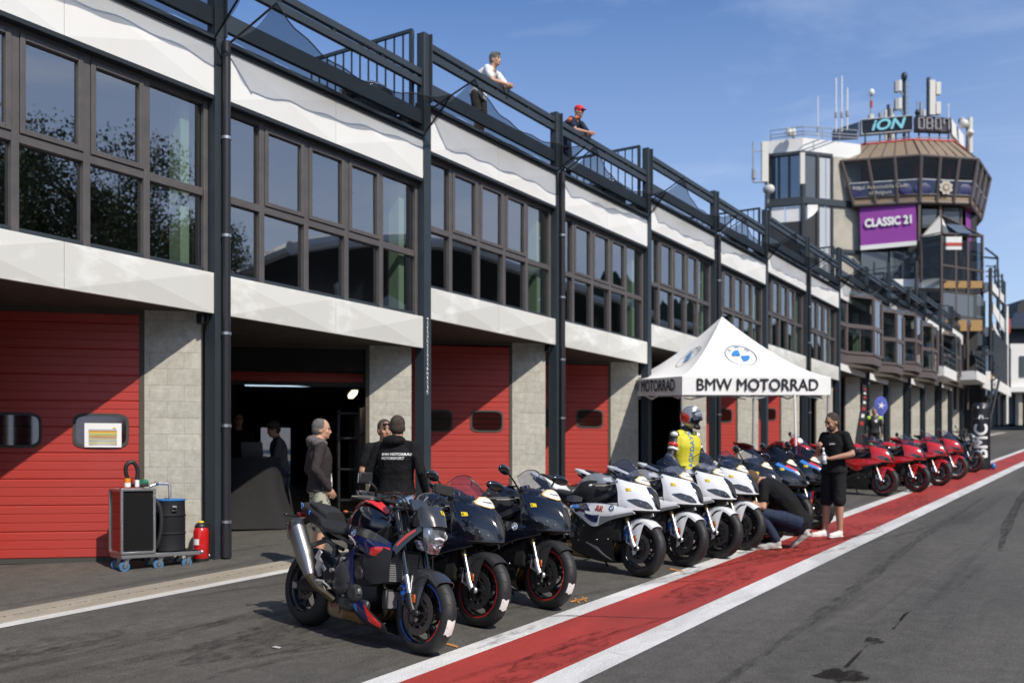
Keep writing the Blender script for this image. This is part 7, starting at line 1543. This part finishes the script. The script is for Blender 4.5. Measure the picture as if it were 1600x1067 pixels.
aerial('mast',lambda b:(b.p(1388,222,164,66,.10,'metal_slate_dark'),b.p(1384,218,172,65.9,.09,'antenna_cream'),b.p(1394,222,170,65.9,.13,'antenna_cream'),b.p(1376,184,177,66,.15,'antenna_grey')))
aerial('mast',lambda b:(b.p(1516,240,184,66.5,.16,'antenna_cream'),b.p(1512,240,190,66.7,.10,'metal_slate'),b.ell(at(1506,194,66.5),(.3,.3,.3),'antenna_cream'),b.ell(at(1503,190,66.8),(.25,.25,.3),'antenna_grey'),b.ell(at(1516,208,66.3),(.3,.25,.2),'antenna_cream')))
aerial('whip_aerial',lambda b:(b.p(1482,186,163,65.5,.03,'tower_white'),b.l((1479,164,65.5),(1485,163,65.5),.02,'tower_white')))
# shaft under the cabin
b=PX(xf); b.q([(1345,470,63.8),(1434,470,63.0),(1434,316,63.0),(1343,318,63.8)],'tower_dark',4); b.q([(1434,470,63.0),(1528,470,64.9),(1526,318,64.9),(1434,314,63.0)],'tower_dark',3.5); b.q([(1340,700,66.6),(1540,700,66.6),(1540,470,66.6),(1340,470,66.6)],'tower_dark',4); b.build('shaft',TW,smooth=False)
pb=board('purple_banner',[(1345,384,63.2),(1432.5,376,62.4),(1431,318,62.4),(1343.5,325,63.2)],'banner_purple',t=.08)
board('banner_strip',[(1345,391,63.1),(1432.5,383,62.3),(1432.5,376,62.3),(1345,384,63.1)],'tower_white',t=.08)
a_=at(1345,384,63.2); c_=at(1432.5,376,62.4); d_=at(1343.5,325,63.2); txt('CLASSIC 21',.70,xf@basis(at(1388,347,62.8)-DV*.1,c_-a_,d_-a_),'tower_white','lettering',pb,bold=.04,ext=.01,sx=.82)
board('side_banner',[(1511,388,63.6),(1526.5,398,66),(1526,340,66),(1508.5,322,63.6)],'banner_purple',t=.08)
b=PX(xf)
for (x0,y0,x1,y1,D) in ((1441,327,1468,356,62.8),(1474,330,1499,352,63.0),(1474,321,1499,328,63.0),(1346,394,1388,436,63.2),(1391,393,1431,434,63.0)): b.r(x0,y0,x1,y1,D,'glass_grey',.1)
for x,D in ((1437,62.4),(1470,62.7),(1502,63.2)): b.r(x-2,316,x+2,440,D-.1,'tower_bronze',.2)
b.build('shaft_glazing',TW,smooth=False)
# glass pavilion and balconies below
b=PX(xf); AP=(1470,336,61.5); base=[(1440,371,60.8),(1473,365,59.8),(1536,369,62),(1500,371,64)]
for a,c in zip(base,base[1:]+base[:1]): b.add([at(*a),at(*c),at(*AP)],[(0,1,2)],'tower_glass',False); b.l(a,AP,.06,'tower_bronze'); b.l(a,c,.07,'tower_bronze')
b.add([at(1441,371,60.7),at(1470,366,59.75),at(1470,338,61.3)],[(0,1,2)],'antenna_cream',False); b.add([at(1475,366,59.9),at(1484,366,60.2),at(1471.5,339,61.3)],[(0,1,2)],'antenna_cream',False)
b.q([(1478,350,60.8),(1497,364,60.5),(1520,365,60.9),(1503,352,61.5)],'glass_grey',.05); b.build('pavilion_roof',TW,smooth=False)
b=PX(xf)
for (x,D) in ((1441,60.8),(1472,59.8),(1494,60.5),(1513,61.1),(1536,61.9)): b.r(x-1.4,367,x+1.4,640 if x>1445 else 440,D-.06,'tower_bronze',.2)
for y,h in ((412,3),(436,3),(453,2),(490,3),(503,2)): b.r(1472,y,1538,y+h,59.75,'tower_bronze',.2,61.85)
b.build('pavilion_frame',TW,smooth=False)
b=PX(xf); b.r(1442,368,1471,438,60.75,'tower_glass',.03,59.8); b.r(1474,369,1535,436,59.85,'tower_glass',.03,61.8); b.r(1474,454,1537,490,59.9,'glass_grey',.05,61.8); b.r(1474,493,1537,503,59.9,'glass_grey',.05,61.8); b.r(1527,521,1553,540,61.6,'glass_grey',.05); b.build('pavilion_glazing',TW,smooth=False)
b=PX(xf)
for (x0,x1,D) in ((1475,1493,60.0),(1497,1511,60.6),(1516,1535,61.2)):
    for (y0_,y1_) in ((439,450),(500,517)):
        b=PX(xf); b.r(x0,y0_,x1,y1_,D,'ochre_panel',.1); b.build('pavilion_panel',TW,smooth=False)
b=PX(xf)
b.r(1441,377,1471,382,60.9,'red_band',.05,59.95); b.r(1473,379,1503,384,60.0,'red_band',.05); b.r(1441,370,1471,377,60.9,'tower_white',.05,59.95); b.r(1473,370,1503,379,60.0,'tower_white',.05); b.r(1442,384,1471,388,60.9,'tower_white',.05,59.95); b.r(1475,385,1503,390,60.0,'tower_white',.05); b.build('pavilion_blind',TW,smooth=False)
b=PX(xf); b.r(1395,436,1431,448,61.5,'tower_white',1.5); b.r(1433,435,1472,450,61,'tower_white',1.5); b.r(1539,441,1550,454,61.5,'tower_white',1.5); b.q([(1551,454,61.3),(1571,476,66),(1571,464,66),(1551,441,61.3)],'tower_white',.4); b.r(1540,511,1553,525,61.5,'tower_white',1.0); b.build('balcony_edge',TW,smooth=False)
b=PX(xf)
for y in (412,420,428): b.l((1345,y+12,62.3),(1432,y,61.5),.035,'metal_slate'); b.l((1434,y,61),(1471,y,61),.035,'metal_slate'); b.l((1540,y+4,61.4),(1551,y+4,61.3),.035,'metal_slate'); b.l((1552,y+4,61.3),(1571,y+30,66),.035,'metal_slate')
for x in (1345,1366,1388,1410,1430,1452): b.p(x,442,410,61.6,.06,'metal_slate')
for (x,y,D) in ((1555,444,62),(1560,451,63.2),(1566,458,64.6)): b.p(x,y,y-30,D,.06,'metal_slate')
b.build('balcony_railing',TW)
# steel stair on the right
b=PX(xf)
for (x,D,y0,y1) in ((1549,61.2,418,668),(1561,63.5,440,664),(1570,65.5,440,664),(1433,60.8,408,520)): b.r(x-1.8,y0,x+1.8,y1,D,'metal_slate_dark',.2)
b.r(1573,478,1576,662,65.0,'tower_white',.1)
for (a,c) in (((1550,395,61.2),(1559,403,62.5)),((1559,403,62.5),(1559,430,62.5)),((1540,388,61.2),(1559,402,62.5)),((1539,402,61.2),(1558,404,62.5))): b.l(a,c,.06,'metal_slate')
b.q([(1552,510,61.2),(1570,545,65.5),(1570,540,65.5),(1552,503,61.2)],'tower_white',.3); b.q([(1552,488,61.2),(1570,520,65.5),(1570,500,65.5),(1552,472,61.2)],'tower_white',.1); b.q([(1552,600,61.2),(1580,612,66),(1580,545,66),(1552,515,61.2)],'metal_slate_dark',.1); b.q([(1552,606,61.1),(1580,620,66),(1580,606,66),(1552,588,61.1)],'tower_white',.3)
b.q([(1536,605,60.8),(1548,610,60.8),(1548,580,60.8),(1540,580,60.8)],'tower_white',.3); b.r(1520,548,1552,555,61,'metal_slate',.3); b.r(1520,585,1552,592,61,'ochre_panel',.3)
for k in range(8): b.l((1541+k*1.6,640-k*9,61.0),(1548+k*1.6,636-k*9,61.4),.05,'metal_slate_dark')
b.l((1540,646,61),(1553,566,61.4),.08,'metal_slate_dark'); b.l((1546,660,61),(1562,590,61.4),.08,'metal_slate_dark'); b.build('steel_stair',TW,smooth=False)
# white building beyond the tower
EB,xf=root_at('white_building','white two storey building with dark roof beyond the control tower','building',1640,76)
b=PX(xf); b.r(1579,537,1760,604,74,'tower_white',8); b.r(1579,604,1760,612,73.6,'tower_white',8.4); b.build('wall',EB,smooth=False)
b=PX(xf); b.r(1583,605,1760,662,75.5,'tower_dark',6); b.build('undercroft',EB,smooth=False)
b=PX(xf); b.q([(1576,512,74),(1760,512,74),(1760,488,80),(1588,488,80)],'metal_slate_dark',.3); b.r(1577,512,1760,538,74.6,'metal_slate_dark',6); b.r(1577,509,1760,513,73.7,'metal_slate',.4); b.build('roof',EB,smooth=False)
for x in (1592,1614,1640): 
    b=PX(xf); b.r(x,612,x+6,664,74.2,'tower_concrete',.5); b.build('pillar',EB,smooth=False)
b=PX(xf); b.r(1594,556,1620,588,73.9,'glass_grey',.1); b.build('window',EB,smooth=False)
b=PX(xf); b.r(1576.5,498,1579,520,73.3,'red_band',.15); b.build('red_post',EB,smooth=False)
b=PX(xf); b.q([(1590,496,84),(1640,496,84),(1640,466,84),(1598,468,84),(1590,478,84)],'tower_dark',3); b.build('plant_box',EB,smooth=False)
# ================================================================ across the lane: what the windows mirror
mat('leaf_green',(.085,.115,.045),.75,var=.6,vscale=.9,vcol=(.03,.05,.015)); mat('leaf_olive',(.11,.12,.05),.75,var=.5,vscale=.9); mat('bark',(.06,.045,.035),.9); mat('stand_grey',(.11,.11,.115),.8,var=.5,vscale=1.5); mat('forest_dark',(.022,.035,.014),.95,var=.6,vscale=.15)
TREES={}
def tree(x,y,h,seed,label,leaf='leaf_green'):
    key=seed%3
    if key in TREES:
        o,h0=TREES[key]; t=dup(o); t.location=(x,y,G(x,y)); t.scale=(h/h0,)*3; t.rotation_euler=(0,0,seed*1.3); return t
    q=random.Random(seed); z0=G(x,y); t=thing('broadleaf_tree',label,'tree',(x,y,z0),0,'trees across the track mirrored in the windows')
    b=MB(); tips=[]
    b.tube([(0,0,-.3),(.05*h*.2,0,h*.3),(0,.1,h*.62),(0,0,h*.9)],[.035*h*.55,.028*h*.5,.018*h*.5,.03],'bark',8)
    for k in range(11):
        a=q.uniform(0,6.28); z=h*q.uniform(.28,.75); l=h*q.uniform(.16,.30); e=V((math.cos(a)*l,math.sin(a)*l,z+l*q.uniform(.3,.8))); b.tube([(0,0,z),V((0,0,z)).lerp(e,.5)+V((0,0,.1*l)),e],[.09,.06,.02],'bark',5); tips.append(e)
    b.build('trunk',t)
    b=MB(); tips+=[V((q.gauss(0,.13)*h,q.gauss(0,.13)*h,h*q.uniform(.35,.97))) for _ in range(26)]; vs=[];F=[]
    for c in tips:
        R_=h*q.uniform(.08,.14)
        for _ in range(850):
            d=V((q.gauss(0,1),q.gauss(0,1),q.gauss(0,.8))); d.normalize(); p=c+d*R_*q.uniform(.45,1.0); s=q.uniform(.05,.115); u=V((q.gauss(0,1),q.gauss(0,1),q.gauss(0,1))).normalized(); w=u.cross(d); 
            if w.length<.1: continue
            w.normalize(); o=len(vs); vs+=[p+u*s,p+w*s*.6,p-u*s,p-w*s*.6]; F.append((o,o+1,o+2,o+3))
    b.add(vs,F,leaf); b.build('crown',t,smooth=False); TREES[key]=(t,h); return t
for k,(x,y,h) in enumerate(((14,-24,14),(19,-21,15.5),(24.5,-23,14.5),(29.5,-22,16),(34.5,-24,14),(38,-27,13),(9,-26,15),(3,-25,14),(-6,-27,15),(-15,-25,14))): tree(x,y,h,k,'leafy tree across the track, seen only mirrored in the upper windows','leaf_green' if k%2 else 'leaf_olive')
gs=thing('grandstand','grandstand with curved white roof across the track, seen only mirrored in the windows','grandstand',(53,-12,G(53,-12)))
b=MB(); 
def groof(u,v): return V((-19+60*u, -2-13*(1-v), 9.3+2.7*math.sin(min(1,u*5)*1.45)-1.8*(1-v)+.6*v-1.0*u))
b.grid(groof,24,6,'tower_white'); b.grid(lambda u,v: groof(u,v)+V((0,0,-.5)),24,6,'stand_grey'); b.tube([groof(k/24,1)-V((0,0,.25)) for k in range(25)],.35,'tower_white',8); b.tube([groof(0,k/6)-V((0,0,.25)) for k in range(7)],.3,'tower_white',8); b.build('roof',gs)
b=MB(); b.prism([(-16,0,0),(-16,-13,0),(-16,-13,7.5),(-16,0,2.0)],(56,0,0),'stand_grey')
for k in range(12): b.box((12,-.6-k,2.2+.45*k),(55,.5,.12),'tower_concrete')
for k in range(4): b.tube(spline([(-15+15*k,.5,7.6),(-9+15*k,.7,6.0),(-3+15*k,.7,3.6),(0+15*k,.7,2.2)],12),.42,'tower_white',8); b.box((12,.4,1.9),(56,.4,1.1),'tower_white'); b.box((12,.2,.6),(56,.3,1.4),'tower_concrete'); b.build('tiers',gs)
b=MB()
for k in range(7): b.tube([(-15+8.5*k,-.4,0),(-15+8.5*k,-3,8.6)],.35,'tower_white',8)
b.tube([(-18.5,-2,0),(-18.5,-2,7.6)],.3,'tower_white',8); b.build('column',gs,smooth=False)
b=MB()
for k in range(3): b.tube([(-16,.3,2.6+.35*k),(40,.3,2.6+.35*k)],.05,'antenna_grey',5)
for k in range(60): b.ell((-15+.93*k,-4-6*((k*7)%5)/5,5.2+3*((k*7)%5)/5),(.34,.3,.42),'tower_white',n=6,k=4) if (k*13)%3 else None
b.build('seat_rail',gs)
b=MB(); q=random.Random(4)
def hill(u,v):
    x=-120+460*u; sm=min(1,max(0,(x-100)/75)); hgt=(19+15*sm*sm*(3-2*sm)+2.2*math.sin(u*19)+1.5*math.sin(u*47))*v; return V((x,-62-22*v+2*math.sin(u*60),G(x,-62)+hgt-.5+(1.3*math.sin(u*300+v*9)+1.1*math.sin(u*177+v*20))*min(1,v*3)))
b.grid(hill,300,12,'forest_dark'); tag(b.build('hillside'),kind='structure')
